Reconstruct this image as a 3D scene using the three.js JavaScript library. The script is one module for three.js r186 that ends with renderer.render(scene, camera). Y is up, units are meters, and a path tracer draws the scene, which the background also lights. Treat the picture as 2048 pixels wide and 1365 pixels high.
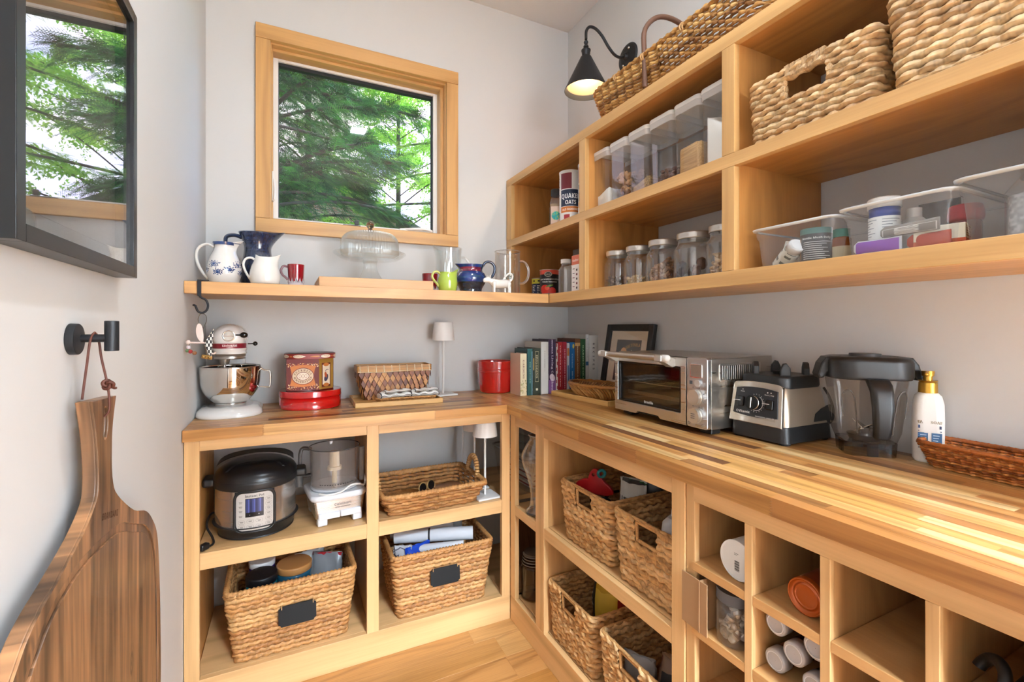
import * as THREE from 'three';
import { RoundedBoxGeometry } from 'three/addons/geometries/RoundedBoxGeometry.js';
import { mergeGeometries } from 'three/addons/utils/BufferGeometryUtils.js';
import { RectAreaLightUniformsLib } from 'three/addons/lights/RectAreaLightUniformsLib.js';
import { Sky } from 'three/addons/objects/Sky.js';

// ---------- camera, sky, sun, exposure ----------
const scene = new THREE.Scene();
const camera = new THREE.PerspectiveCamera(72.77, 2048 / 1365, 0.02, 400);
camera.position.set(0.2967, 1.238, 2.2353);
camera.rotation.set(0, -0.4523, 0);
camera.setViewOffset(2048, 1365, 0, 26.6, 2048, 1365);
camera.updateProjectionMatrix();

const renderer = new THREE.WebGLRenderer({ antialias: true });
renderer.toneMapping = THREE.LinearToneMapping;
renderer.toneMappingExposure = 1.22;
renderer.shadowMap.enabled = true;
RectAreaLightUniformsLib.init();

const SUN = new THREE.Vector3(0.72, 0.78, 0.14).normalize();
const sky = new Sky();
sky.scale.setScalar(300);
sky.material.uniforms.turbidity.value = 9;
sky.material.uniforms.rayleigh.value = 0.8;
sky.material.uniforms.mieCoefficient.value = 0.004;
sky.material.uniforms.mieDirectionalG.value = 0.8;
sky.material.uniforms.sunPosition.value.copy(SUN);
sky.material.uniforms.cloudCoverage.value = 0.6;
sky.material.uniforms.cloudDensity.value = 0.5;
sky.name = 'sky';
scene.add(sky);
scene.backgroundIntensity = 1.15;
const sun = new THREE.DirectionalLight(0xfff0d8, 6);
sun.position.copy(SUN).multiplyScalar(25);
sun.castShadow = true;
Object.assign(sun.shadow.camera, { left: -12, right: 12, top: 12, bottom: -12, near: 1, far: 60 });
sun.shadow.mapSize.set(2048, 2048);
sun.name = 'sun';
scene.add(sun, sun.target);
const CEILING_LIGHT = 380, UNSEEN_HALL_LIGHT = 400, SCONCE_LIGHT = 0.55;

// ---------- helpers ----------
const V3 = (x, y, z) => new THREE.Vector3(x, y, z), V2 = (x, y) => new THREE.Vector2(x, y);
const PI = Math.PI;
function rng(seed) { let a = seed >>> 0; return () => { a = (a + 0x6d2b79f5) | 0; let t = Math.imul(a ^ (a >>> 15), 1 | a); t = (t + Math.imul(t ^ (t >>> 7), 61 | t)) ^ t; return ((t ^ (t >>> 14)) >>> 0) / 4294967296; }; }
const R = rng(7);
const rr = (a, b, r = R) => a + (b - a) * r();
const pick = (a, r = R) => a[Math.floor(r() * a.length)];
const used = {};
function numbered(name) { const n = used[name] = (used[name] ?? -1) + 1; return n ? `${name}_${String(n).padStart(3, '0')}` : name; }
function tag(o, label, category, group) { o.userData.label = label; o.userData.category = category; if (group) o.userData.group = group; return o; }
function thing(name, label, category, [x, y, z] = [0, 0, 0], turn = 0, group) {
  const o = new THREE.Group(); o.name = numbered(name); scene.add(o);
  o.position.set(x, y, z); o.rotation.y = turn;
  return tag(o, label, category, group);
}
function part(name, geo, mat, parent, label) {
  const m = new THREE.Mesh(Array.isArray(geo) ? join(geo) : geo, mat); m.name = name; m.castShadow = m.receiveShadow = true;
  if (label) m.userData.label = label;
  parent.add(m); return m;
}
function struct(name, geo, mat) { const m = part(numbered(name), geo, mat, scene); m.userData.kind = 'structure'; return m; }
function copyOf(src, name, label, pos, turn, group) { const c = src.clone(); c.name = numbered(name); scene.add(c); c.position.set(...pos); if (turn !== undefined) c.rotation.y = turn; c.userData = { label, category: src.userData.category }; if (group ?? src.userData.group) c.userData.group = group ?? src.userData.group; return c; }
function join(list) {
  const l = list.map((g) => { const n = g.index ? g.toNonIndexed() : g.clone(); for (const k of Object.keys(n.attributes)) if (!['position', 'normal', 'uv'].includes(k)) n.deleteAttribute(k); if (!n.attributes.uv) n.setAttribute('uv', new THREE.BufferAttribute(new Float32Array(n.attributes.position.count * 2), 2)); if (!n.attributes.normal) n.computeVertexNormals(); n.morphAttributes = {}; n.clearGroups(); return n; });
  return l.length === 1 ? l[0] : mergeGeometries(l);
}
// uv in metres; grain says which axis the wood grain runs along
let ofs = 0;
function uvm(g, grain = 'x', random = true) {
  const p = g.attributes.position, n = g.attributes.normal, uv = new Float32Array(p.count * 2), gi = 'xyz'.indexOf(grain);
  ofs += 1; const ou = random ? (ofs * 0.618034) % 1 * 3 : 0, ov = random ? (ofs * 0.41421) % 1 * 3 : 0;
  for (let i = 0; i < p.count; i++) {
    const c = [p.getX(i), p.getY(i), p.getZ(i)], a = [Math.abs(n.getX(i)), Math.abs(n.getY(i)), Math.abs(n.getZ(i))];
    const d = a[0] >= a[1] && a[0] >= a[2] ? 0 : a[1] >= a[2] ? 1 : 2;
    const rest = [0, 1, 2].filter((k) => k !== d);
    const ua = d === gi ? rest[0] : gi, va = rest.find((k) => k !== ua);
    uv[2 * i] = c[ua] * (d === gi ? 0.3 : 1) + ou; uv[2 * i + 1] = c[va] + ov + d * 0.37;
  }
  g.setAttribute('uv', new THREE.BufferAttribute(uv, 2)); return g;
}
function T(g, x = 0, y = 0, z = 0, rx = 0, ry = 0, rz = 0) { if (rx) g.rotateX(rx); if (ry) g.rotateY(ry); if (rz) g.rotateZ(rz); return g.translate(x, y, z); }
// box given by its middle
function bx(w, h, d, x = 0, y = 0, z = 0, r = 0.0015) { r = Math.min(r, w / 2.01, h / 2.01, d / 2.01); return new RoundedBoxGeometry(w, h, d, r > 0.004 ? 3 : 1, r).translate(x, y, z); }
// box given by its corners, wood grain along an axis
function bc(x0, x1, y0, y1, z0, z1, grain, r = 0.0015) { return uvm(bx(x1 - x0, y1 - y0, z1 - z0, (x0 + x1) / 2, (y0 + y1) / 2, (z0 + z1) / 2, r), grain ?? 'x'); }
function cyl(r0, r1, h, x = 0, y = 0, z = 0, seg = 32, open = false) { return new THREE.CylinderGeometry(r1, r0, h, seg, 1, open).translate(x, y + h / 2, z); }
function lathe(pts, seg = 40) { return new THREE.LatheGeometry(pts.map(([r, y]) => V2(Math.max(r, 0.00001), y)), seg); }
// smooth a profile with Catmull-Rom
function smooth(pts, n = 24) { return new THREE.SplineCurve(pts.map(([a, b]) => V2(a, b))).getPoints(n).map((p) => [p.x, p.y]); }
// closed vessel: outer profile going up, then inner going down by wall thickness
function vessel(pts, t, seg = 40, floor = t) { const inner = pts.filter(([, y]) => y > pts[0][1] + floor * 0.5).map(([r, y]) => [Math.max(r - t, 0.0005), y]).reverse(); return lathe([[0, pts[0][1]], ...pts, ...inner, [inner.at(-1)[0] * 0.9, pts[0][1] + floor], [0, pts[0][1] + floor]], seg); }
function tube(pts, r, seg = 24, rad = 8, closed = false) { return new THREE.TubeGeometry(new THREE.CatmullRomCurve3(pts.map((p) => p.isVector3 ? p : V3(...p)), closed), seg, r, rad, closed); }
// tube with a round ball at each end
function rod(pts, r, seg = 24, rad = 8) { return [tube(pts, r, seg, rad), ...[pts[0], pts.at(-1)].map((p) => new THREE.SphereGeometry(r, rad, 6).translate(...(p.isVector3 ? p.toArray() : p)))]; }
function ext(shape, depth, bevel = 0, curve = 12) { return new THREE.ExtrudeGeometry(shape, { depth: depth - 2 * bevel, bevelEnabled: bevel > 0, bevelThickness: bevel, bevelSize: bevel, bevelOffset: -bevel, bevelSegments: 2, curveSegments: curve }).translate(0, 0, bevel); }
function poly(pts) { const s = new THREE.Shape(); pts.forEach(([x, y], i) => i ? s.lineTo(x, y) : s.moveTo(x, y)); s.closePath(); return s; }
function rrect(w, h, r, x = 0, y = 0) { const s = new THREE.Shape(), a = x - w / 2, b = y - h / 2, c = x + w / 2, d = y + h / 2; s.moveTo(a + r, b); s.lineTo(c - r, b); s.quadraticCurveTo(c, b, c, b + r); s.lineTo(c, d - r); s.quadraticCurveTo(c, d, c - r, d); s.lineTo(a + r, d); s.quadraticCurveTo(a, d, a, d - r); s.lineTo(a, b + r); s.quadraticCurveTo(a, b, a + r, b); return s; }
// loft: rings of equal point counts, joined; caps at both ends if asked
function loft(rings, capA = true, capB = true) {
  const n = rings[0].length, pos = [], idx = [], uv = [];
  rings.forEach((r, j) => { for (let i = 0; i <= n; i++) { const p = r[i % n]; pos.push(p[0], p[1], p[2]); uv.push(i / n, j / (rings.length - 1)); } });
  for (let j = 0; j < rings.length - 1; j++) for (let i = 0; i < n; i++) { const a = j * (n + 1) + i, b = a + n + 1; idx.push(a, b, a + 1, b, b + 1, a + 1); }
  let g = new THREE.BufferGeometry(); g.setAttribute('position', new THREE.Float32BufferAttribute(pos, 3)); g.setAttribute('uv', new THREE.Float32BufferAttribute(uv, 2)); g.setIndex(idx); g.computeVertexNormals();
  const out = [g];
  for (const [ok, r, flip] of [[capA, rings[0], false], [capB, rings.at(-1), true]]) if (ok) {
    const c = r.reduce((s, p) => [s[0] + p[0] / n, s[1] + p[1] / n, s[2] + p[2] / n], [0, 0, 0]), q = [];
    for (let i = 0; i < n; i++) { const a = r[i], b = r[(i + 1) % n]; q.push(...c, ...(flip ? b : a), ...(flip ? a : b)); }
    const k = new THREE.BufferGeometry(); k.setAttribute('position', new THREE.Float32BufferAttribute(q, 3)); k.computeVertexNormals(); out.push(k);
  }
  return join(out);
}
// ring of a rounded rectangle in the xz plane
function ring(w, d, r, y, n = 8, cx = 0, cz = 0) { const o = []; r = Math.min(r, w / 2, d / 2); for (let q = 0; q < 4; q++) for (let i = 0; i <= n; i++) { const a = q * PI / 2 + i / n * PI / 2, sx = [1, -1, -1, 1][q], sz = [1, 1, -1, -1][q]; o.push([cx + sx * (w / 2 - r) + Math.cos(a) * r, y, cz + sz * (d / 2 - r) + Math.sin(a) * r]); } return o.reverse(); }

// ---------- procedural textures ----------
function pnoise(seed, px, py) { const r = rng(seed), t = new Float32Array(px * py).map(() => r()); return (x, y) => { const xi = Math.floor(x), yi = Math.floor(y), fx = x - xi, fy = y - yi, sx = fx * fx * (3 - 2 * fx), sy = fy * fy * (3 - 2 * fy), g = (a, b) => t[((b % py) + py) % py * px + ((a % px) + px) % px]; return (g(xi, yi) * (1 - sx) + g(xi + 1, yi) * sx) * (1 - sy) + (g(xi, yi + 1) * (1 - sx) + g(xi + 1, yi + 1) * sx) * sy; }; }
function dataTex(w, h, f, srgb = true) {
  const d = new Uint8Array(w * h * 4);
  for (let y = 0; y < h; y++) for (let x = 0; x < w; x++) { const c = f(x / w, y / h); for (let k = 0; k < 3; k++) d[(y * w + x) * 4 + k] = Math.max(0, Math.min(255, (Array.isArray(c) ? c[k] : c) * 255)); d[(y * w + x) * 4 + 3] = 255; }
  const t = new THREE.DataTexture(d, w, h); t.wrapS = t.wrapT = THREE.RepeatWrapping; t.magFilter = THREE.LinearFilter; t.minFilter = THREE.LinearMipmapLinearFilter; t.generateMipmaps = true; if (srgb) t.colorSpace = THREE.SRGBColorSpace; t.needsUpdate = true; return t;
}
function grainTex(seed, { wave = 0.05, rings = 14, contrast = 0.16, fibre = 0.06, streak = 0.1, warm = 0.5 }) {
  const a = pnoise(seed, 3, 5), b = pnoise(seed + 1, 6, 96), c = pnoise(seed + 2, 24, 256), d = pnoise(seed + 3, 2, 14), e = pnoise(seed + 4, 5, 9);
  return dataTex(1024, 512, (u, v) => {
    const w = v + wave * (a(u * 3, v * 5) - 0.5) + wave * 0.4 * (e(u * 5, v * 9) - 0.5);
    const k = Math.sin(2 * PI * rings * w) * 0.5 + 0.5, t = Math.pow(k, 3);
    const m = 1 - contrast * t - fibre * (c(u * 24, v * 256) - 0.3) - streak * (d(u * 2, w * 14) - 0.5) - 0.5 * streak * (b(u * 6, v * 96) - 0.5) - 0.02;
    const s = 1 - m; return [1 - s * (1 - 0.25 * warm), 1 - s * (1 + 0.1 * warm), 1 - s * (1 + 0.6 * warm)];
  });
}
const texPoplar = grainTex(11, { wave: 0.16, rings: 4, contrast: 0.07, fibre: 0.03, streak: 0.07 });
const texMaple = grainTex(23, { wave: 0.5, rings: 4, contrast: 0.07, fibre: 0.035, streak: 0.06 });
const texStave = grainTex(37, { wave: 0.1, rings: 9, contrast: 0.13, fibre: 0.07, streak: 0.2 });
const texOak = grainTex(53, { wave: 0.3, rings: 5, contrast: 0.12, fibre: 0.1, streak: 0.14 });
function wood(color, tex, su, sv, rough = 0.42, extra = {}) { const t = tex.clone(); t.repeat.set(1 / su, 1 / sv); t.needsUpdate = true; return new THREE.MeshPhysicalMaterial({ color, map: t, roughness: rough, bumpMap: t, bumpScale: 0.00025, ...extra }); }
function std(color, roughness = 0.5, metalness = 0, extra = {}) { return new THREE.MeshPhysicalMaterial({ color, roughness, metalness, ...extra }); }
function canvasTex(w, h, draw) { const c = document.createElement('canvas'); c.width = w; c.height = h; const x = c.getContext('2d'); draw(x, w, h); const t = new THREE.CanvasTexture(c); t.colorSpace = THREE.SRGBColorSpace; t.anisotropy = 4; return t; }
function printed(w, h, draw, rough = 0.5, extra = {}) { return new THREE.MeshPhysicalMaterial({ map: canvasTex(w, h, draw), roughness: rough, ...extra }); }
function text(x, s, px, py, size, color, font = 'sans-serif', weight = 'bold', align = 'center') { x.fillStyle = color; x.font = `${weight} ${size}px ${font}`; x.textAlign = align; x.textBaseline = 'middle'; x.fillText(s, px, py); }
const brushTex = (() => { const n = pnoise(5, 4, 256), m = pnoise(6, 16, 128); return dataTex(256, 256, (u, v) => 0.3 + 0.25 * n(u * 4, v * 256) + 0.12 * m(u * 16, v * 128), false); })();
const strawTex = (() => { const a = pnoise(91, 40, 12), b = pnoise(92, 9, 5), c = pnoise(93, 160, 6); return dataTex(512, 64, (u, v) => { const s = 0.78 + 0.2 * a(u * 40, v * 12) + 0.3 * (b(u * 9, v * 5) - 0.5) + 0.14 * (c(u * 160, v * 6) - 0.5), r = 0.06 * (b(u * 9 + 3, v * 5) - 0.5); return [s * (1.02 + r), s, s * (0.93 - r)]; }); })();

// ---------- shared materials ----------
const M = {
  wall: std(0xd6d5d3, 0.85),
  ceiling: std(0xdcdcda, 0.9),
  white: std(0xf0efec, 0.35), whiteGloss: std(0xf2f1ee, 0.12, 0, { clearcoat: 1, clearcoatRoughness: 0.05 }), whitePlastic: std(0xe9e9e7, 0.4),
  black: std(0x1a1a1b, 0.42), blackGloss: std(0x141415, 0.14), blackIron: std(0x26262a, 0.5, 0.4), blackMatte: std(0x161616, 0.8),
  steel: std(0xc9c5bf, 0.69, 1, { roughnessMap: brushTex }), chrome: std(0xd8d6d2, 0.1, 1), darkSteel: std(0x6d6964, 0.35, 1),
  glass: new THREE.MeshPhysicalMaterial({ color: 0xffffff, transmission: 1, roughness: 0.02, ior: 1.5, thickness: 0 }),
  jarGlass: new THREE.MeshPhysicalMaterial({ color: 0xf8f9f9, transmission: 0.985, roughness: 0.02, ior: 1.7, thickness: 0 }),
  solidGlass: new THREE.MeshPhysicalMaterial({ color: 0xffffff, transmission: 1, roughness: 0.02, ior: 1.48, thickness: 0.01, attenuationColor: new THREE.Color(0xdfeae8), attenuationDistance: 0.25 }),
  clearPlastic: new THREE.MeshPhysicalMaterial({ color: 0xf9f9f9, transmission: 0.975, roughness: 0.03, ior: 1.55, thickness: 0 }),
  frosted: new THREE.MeshPhysicalMaterial({ color: 0xf6f8f9, transmission: 0.85, roughness: 0.3, ior: 1.4, thickness: 0 }),
};
const poplar = wood(0xe2b57d, texPoplar, 1.3, 0.42, 0.4), poplarV = poplar;
const maple = wood(0xd5a268, texMaple, 1.1, 0.6, 0.42), mapleDeep = wood(0xd2934f, texMaple, 1.1, 0.6, 0.42);
// ================= THE SETTING =================
const W = 1.737, HC = 2.92, ZF = 3.45;
// floor: oak planks over a slab
{
  const f = new THREE.Group(); f.name = 'floor'; f.userData.kind = 'structure'; scene.add(f);
  part('subfloor', bx(W + 0.3, 0.1, ZF + 0.3, W / 2, -0.072, ZF / 2, 0), std(0x7c5a36, 0.8), f);
  const mats = [0xc08a4e, 0xb0783c, 0xcb9a5f, 0x9e6832, 0xb9824a, 0x8a582b].map((c) => wood(c, texOak, 1.0, 0.32, 0.36));
  const r = rng(3), pw = 0.1185; let z = 0.421, row = 0;
  while (z < ZF) {
    let x = -0.3 - [0.12, 0.28, 0.02, 0.45][row % 4];
    while (x < W) {
      const l = rr(0.46, 0.85, r), a = Math.max(x, 0.001), b = Math.min(x + l, W - 0.001);
      if (b - a > 0.05 && !(a > 1.25 && z > 0.6) && !(z < 0.4)) part('plank', bc(a, Math.min(b, 1.3), -0.022, 0, z, z + pw, 'x', 0.001), mats[Math.floor(r() * 6)], f);
      x += l;
    }
    z += pw; row++;
  }
}
struct('wall_left', bc(-0.12, 0, -0.02, HC, -0.15, ZF), M.wall);
struct('wall_right', bc(W, W + 0.12, -0.02, HC, -0.15, ZF), M.wall);
{
  const s = poly([[-0.12, -0.02], [W + 0.12, -0.02], [W + 0.12, HC], [-0.12, HC]]);
  s.holes.push(poly([[0.222, 1.69], [1.022, 1.69], [1.022, 2.47], [0.222, 2.47]]));
  struct('wall_back', ext(s, 0.15).translate(0, 0, -0.15), M.wall);
  // out of view behind the viewer: doorway and hall placed to light the pantry
  const front = poly([[-0.12, -0.02], [W + 0.12, -0.02], [W + 0.12, HC], [-0.12, HC]]);
  front.holes.push(poly([[0.74, 0], [1.68, 0], [1.68, 2.2], [0.74, 2.2]]));
  struct('wall_front_unseen', ext(front, 0.12).translate(0, 0, ZF), M.wall);
  struct('ceiling', bc(-0.12, W + 0.12, HC, HC + 0.15, -0.15, ZF + 0.12), M.ceiling);
  const z0 = ZF + 0.121, z1 = ZF + 2.4;
  struct('wall_unseen_hall_left', bc(-0.72, -0.6, -0.02, HC, z0, z1), M.wall); struct('wall_unseen_hall_right', bc(1.9, 2.02, -0.02, HC, z0, z1), M.wall);
  struct('wall_unseen_hall_end', bc(-0.72, 2.02, -0.02, HC, z1, z1 + 0.12), M.wall); struct('wall_unseen_hall_side', [bc(-0.72, -0.121, -0.02, HC, ZF + 0.02, ZF + 0.12), bc(W + 0.121, 2.02, -0.02, HC, ZF + 0.02, ZF + 0.12)], M.wall);
  struct('ceiling_unseen_hall', bc(-0.72, 2.02, HC, HC + 0.15, z0, z1 + 0.12), M.ceiling);
  struct('floor_unseen_hall', bc(-0.72, 2.02, -0.12, 0, z0 + 0.03, z1 + 0.12, 'x'), wood(0xc8935a, texOak, 1, 0.32, 0.4));
}
// window
{
  const w = new THREE.Group(); w.name = 'window_1'; w.userData.kind = 'structure'; scene.add(w);
  const pine = wood(0xd3a163, texPoplar, 1.2, 0.3, 0.38);
  const X0 = 0.178, X1 = 1.072, Y0 = 1.644, Y1 = 2.522, a = 0.234, b = 1.012, c = 1.704, d = 2.458;
  part('side_casing', bc(X0, a, c - 0.002, d + 0.002, 0, 0.022, 'y', 0.002), pine, w);
  part('side_casing', bc(b, X1, c - 0.002, d + 0.002, 0, 0.022, 'y', 0.002), pine, w);
  part('head_casing', bc(X0, X1, d + 0.003, Y1, 0, 0.024, 'x', 0.002), pine, w);
  part('sill_casing', bc(X0, X1, Y0, c - 0.003, 0, 0.024, 'x', 0.002), pine, w);
  // jamb boards
  part('jamb', bc(a - 0.02, a + 0.004, c, d, -0.148, 0.0, 'y'), pine, w); part('jamb', bc(b - 0.004, b + 0.02, c, d, -0.148, 0.0, 'y'), pine, w);
  part('jamb', bc(a, b, d - 0.004, d + 0.02, -0.148, 0.0, 'x'), pine, w); part('jamb', bc(a, b, c - 0.02, c + 0.004, -0.148, 0.0, 'x'), pine, w);
  // inner stop, one step behind the casing
  part('window_stop', [bc(b - 0.018, b - 0.003, c + 0.003, d - 0.003, -0.085, -0.03, 'y'), bc(a + 0.003, a + 0.008, c + 0.003, d - 0.003, -0.085, -0.03, 'y'), bc(a, b - 0.018, d - 0.016, d - 0.003, -0.085, -0.03, 'x')], pine, w);
  // white sash
  const sx0 = a + 0.006, sx1 = b - 0.004, sy0 = c + 0.005, sy1 = d - 0.004, t = 0.022, z0 = -0.13, z1 = -0.085;
  for (const [x0, x1, y0, y1] of [[sx0, sx0 + t, sy0, sy1], [sx1 - t - 0.012, sx1, sy0, sy1], [sx0 + t, sx1 - t - 0.012, sy1 - t, sy1], [sx0 + t, sx1 - t - 0.012, sy0, sy0 + t]]) part('sash_rail', bc(x0, x1, y0, y1, z0, z1), M.white, w);
  const gx0 = sx0 + t, gx1 = sx1 - t - 0.012, gy0 = sy0 + t, gy1 = sy1 - t;
  part('gasket', [bc(gx0, gx1, gy1 - 0.016, gy1, -0.122, -0.096), bc(gx1 - 0.006, gx1, gy0, gy1, -0.122, -0.096), bc(gx0, gx0 + 0.003, gy0, gy1, -0.122, -0.096), bc(gx0, gx1, gy0, gy0 + 0.002, -0.122, -0.096)], std(0x15171a, 0.6), w);
  part('glass_pane', bx(gx1 - gx0, gy1 - gy0, 0.004, (gx0 + gx1) / 2, (gy0 + gy1) / 2, -0.108, 0), M.glass, w);
  // crank handle on the sill and latch on the left jamb
  part('crank_handle', [...rod([[0.8, c + 0.016, -0.055], [0.86, c + 0.02, -0.03], [0.925, c + 0.022, -0.022], [0.945, c + 0.014, -0.02]], 0.0075, 16), bx(0.12, 0.016, 0.036, 0.85, c + 0.011, -0.055, 0.006)], M.white, w);
  part('latch', [bx(0.008, 0.13, 0.016, a + 0.008, 1.85, -0.02, 0.003), ...rod([[a + 0.012, 1.88, -0.014], [a + 0.016, 1.83, -0.004], [a + 0.014, 1.79, -0.002]], 0.0045, 10)], M.white, w);
  part('sash_lock', [bx(0.02, 0.022, 0.012, 0.597, gy0 + 0.01, -0.084, 0.003), bx(0.08, 0.006, 0.008, 0.575, gy0 - 0.006, -0.083, 0.002)], std(0x33312f, 0.5), w);
}
// recessed ceiling lights (the window mirrors the first; the hall one is unseen)
function ceilingLight(x, z, label, power, k = 1, tint = 0xe5f2ff) {
  const t = thing('ceiling_light', label, 'light', [x, HC, z]);
  part('trim_ring', lathe([[0.062 * k, -0.001], [0.062 * k, -0.008], [0.085 * k, -0.006], [0.09 * k, -0.001], [0.062 * k, -0.001]], 40), M.white, t);
  part('lamp_lens', cyl(0.06 * k, 0.06 * k, 0.004, 0, -0.005, 0), std(0xffffff, 0.5, 0, { emissive: 0xfff8f0, emissiveIntensity: 6 }), t);
  const l = new THREE.RectAreaLight(tint, power, 0.11 * k, 0.11 * k); l.position.set(x, HC - 0.012, z); l.lookAt(x, 0, z); l.name = 'ceiling_lamp_glow'; scene.add(l);
}
ceilingLight(0.84, 1.65, 'round recessed ceiling light with white trim above the middle of the pantry', CEILING_LIGHT);
ceilingLight(1.0, ZF + 1.2, 'large round ceiling light in an unseen hall behind the viewer, placed to light the pantry', UNSEEN_HALL_LIGHT, 9, 0xd8ecff);  // out of view, brightens the walls and cabinet fronts through the doorway

// ================= CABINETRY =================
const H = 0.915, TC = 0.0365, CB = H - TC;       // counter top and underside
const FL = 0.4583, FR = 1.1517;                  // cabinet face planes: left run z, right run x
const END = 2.62;                                // the right run goes on past the frame
{
  const c = thing('base_cabinet', 'open poplar base cabinet under the window counter with four cubbies', 'cabinet');
  for (const [a, b] of [[0.002, 0.044], [0.563, 0.606], [1.113, FR - 0.001]]) part('stile', bc(a, b, 0.1, CB - 0.001, FL - 0.02, FL, 'y'), poplar, c);
  for (const [a, b] of [[0.044, 0.563], [0.606, 1.113]]) {
    part('top_rail', bc(a, b, 0.84, CB - 0.001, FL - 0.0205, FL - 0.0005, 'x'), poplar, c);
    part('shelf_nosing', bc(a, b, 0.456, 0.51, FL - 0.0205, FL - 0.0005, 'x'), poplar, c);
    part('shelf', bc(a - 0.012, b + 0.012, 0.488, 0.5095, 0.012, FL - 0.021, 'x'), poplar, c);
    part('bottom_panel', bc(a - 0.012, b + 0.012, 0.083, 0.1035, 0.012, FL - 0.021, 'x'), poplar, c);
  }
  part('toe_rail', bc(0.002, FR - 0.001, 0.0, 0.104, FL - 0.0206, FL + 0.0003, 'x'), poplar, c);
  part('side_panel', bc(0.012, 0.03, 0.083, CB - 0.001, 0.012, FL - 0.021, 'y'), mapleDeep, c);
  part('divider', bc(0.576, 0.594, 0.083, CB - 0.001, 0.012, FL - 0.021, 'y'), mapleDeep, c);
}
{
  const c = thing('base_cabinet', 'open poplar base cabinet along the right wall holding braided storage bins', 'cabinet');
  const d = 0.02;
  for (const [a, b] of [[0.4595, 0.503], [0.681, 0.745], [1.378, 1.4195]]) part('stile', bc(FR, FR + d, 0.1, CB - 0.001, a, b, 'y'), poplar, c);
  part('top_rail', bc(FR + 0.0005, FR + d, 0.829, CB - 0.001, 0.503, 1.378, 'z'), poplar, c);
  for (const [a, b] of [[0.503, 0.681], [0.745, 1.378]]) part('shelf_nosing', bc(FR + 0.0005, FR + d, 0.455, 0.495, a, b, 'z'), poplar, c);
  part('toe_rail', bc(FR - 0.0004, FR + d, 0.0, 0.104, FL + 0.001, 1.4195, 'z'), poplar, c);
  part('shelf', bc(1.175, W - 0.012, 0.474, 0.4945, 0.48, 1.4, 'z'), poplar, c);
  part('bottom_panel', bc(1.175, W - 0.012, 0.083, 0.1035, 0.48, 1.4, 'z'), poplar, c);
  part('shelf', bc(1.126, W - 0.012, 0.488, 0.5095, 0.012, 0.437, 'x'), poplar, c);
  part('bottom_panel', bc(1.126, W - 0.012, 0.083, 0.1035, 0.012, 0.437, 'x'), poplar, c);
  part('divider', bc(FR + d, W - 0.012, 0.104, CB - 0.001, 0.722, 0.74, 'y'), maple, c);
  part('side_panel', bc(FR + d, W - 0.012, 0.104, CB - 0.001, 1.3825, 1.4, 'y'), maple, c);
}
{
  const c = thing('cubby_cabinet', 'poplar base cabinet divided into small square cubbies on the right', 'cabinet');
  const d = 0.02, z0 = 1.4215, pitch = 0.1515, ys = [0.669, 0.519, 0.369, 0.219];
  part('stile', bc(FR + 0.004, FR + d, 0.1, CB - 0.001, z0, 1.447, 'y'), poplar, c);
  part('top_rail', bc(FR, FR + d, 0.832, CB - 0.001, 1.447, END, 'z'), poplar, c);
  part('toe_rail', bc(FR, FR + d, 0, 0.1, z0, END, 'z'), poplar, c);
  part('side_panel', bc(FR + d, W - 0.01, 0.1, CB - 0.001, z0, 1.44, 'y'), maple, c);
  for (let k = 0; k < 7; k++) {
    const z = 1.58 + k * pitch;
    part('divider_strip', bc(FR + 0.0005, FR + 0.012, 0.1, 0.832, z, z + 0.018, 'y'), poplar, c);
    part('divider', bc(FR + 0.012, W - 0.01, 0.1, CB - 0.002, z + 0.001, z + 0.017, 'y'), maple, c);
  }
  for (const y of ys) for (let k = 0; k < 7; k++) {
    const a = k ? 1.598 + (k - 1) * pitch : 1.44, b = k ? a + pitch - 0.018 : 1.58;
    part('cubby_shelf', bc(FR + 0.001, W - 0.01, y, y + 0.02, a, b, 'z'), maple, c);
  }
  part('back_panel', bc(W - 0.01, W - 0.002, 0.1, CB - 0.002, z0, END, 'y'), maple, c);
}
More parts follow.
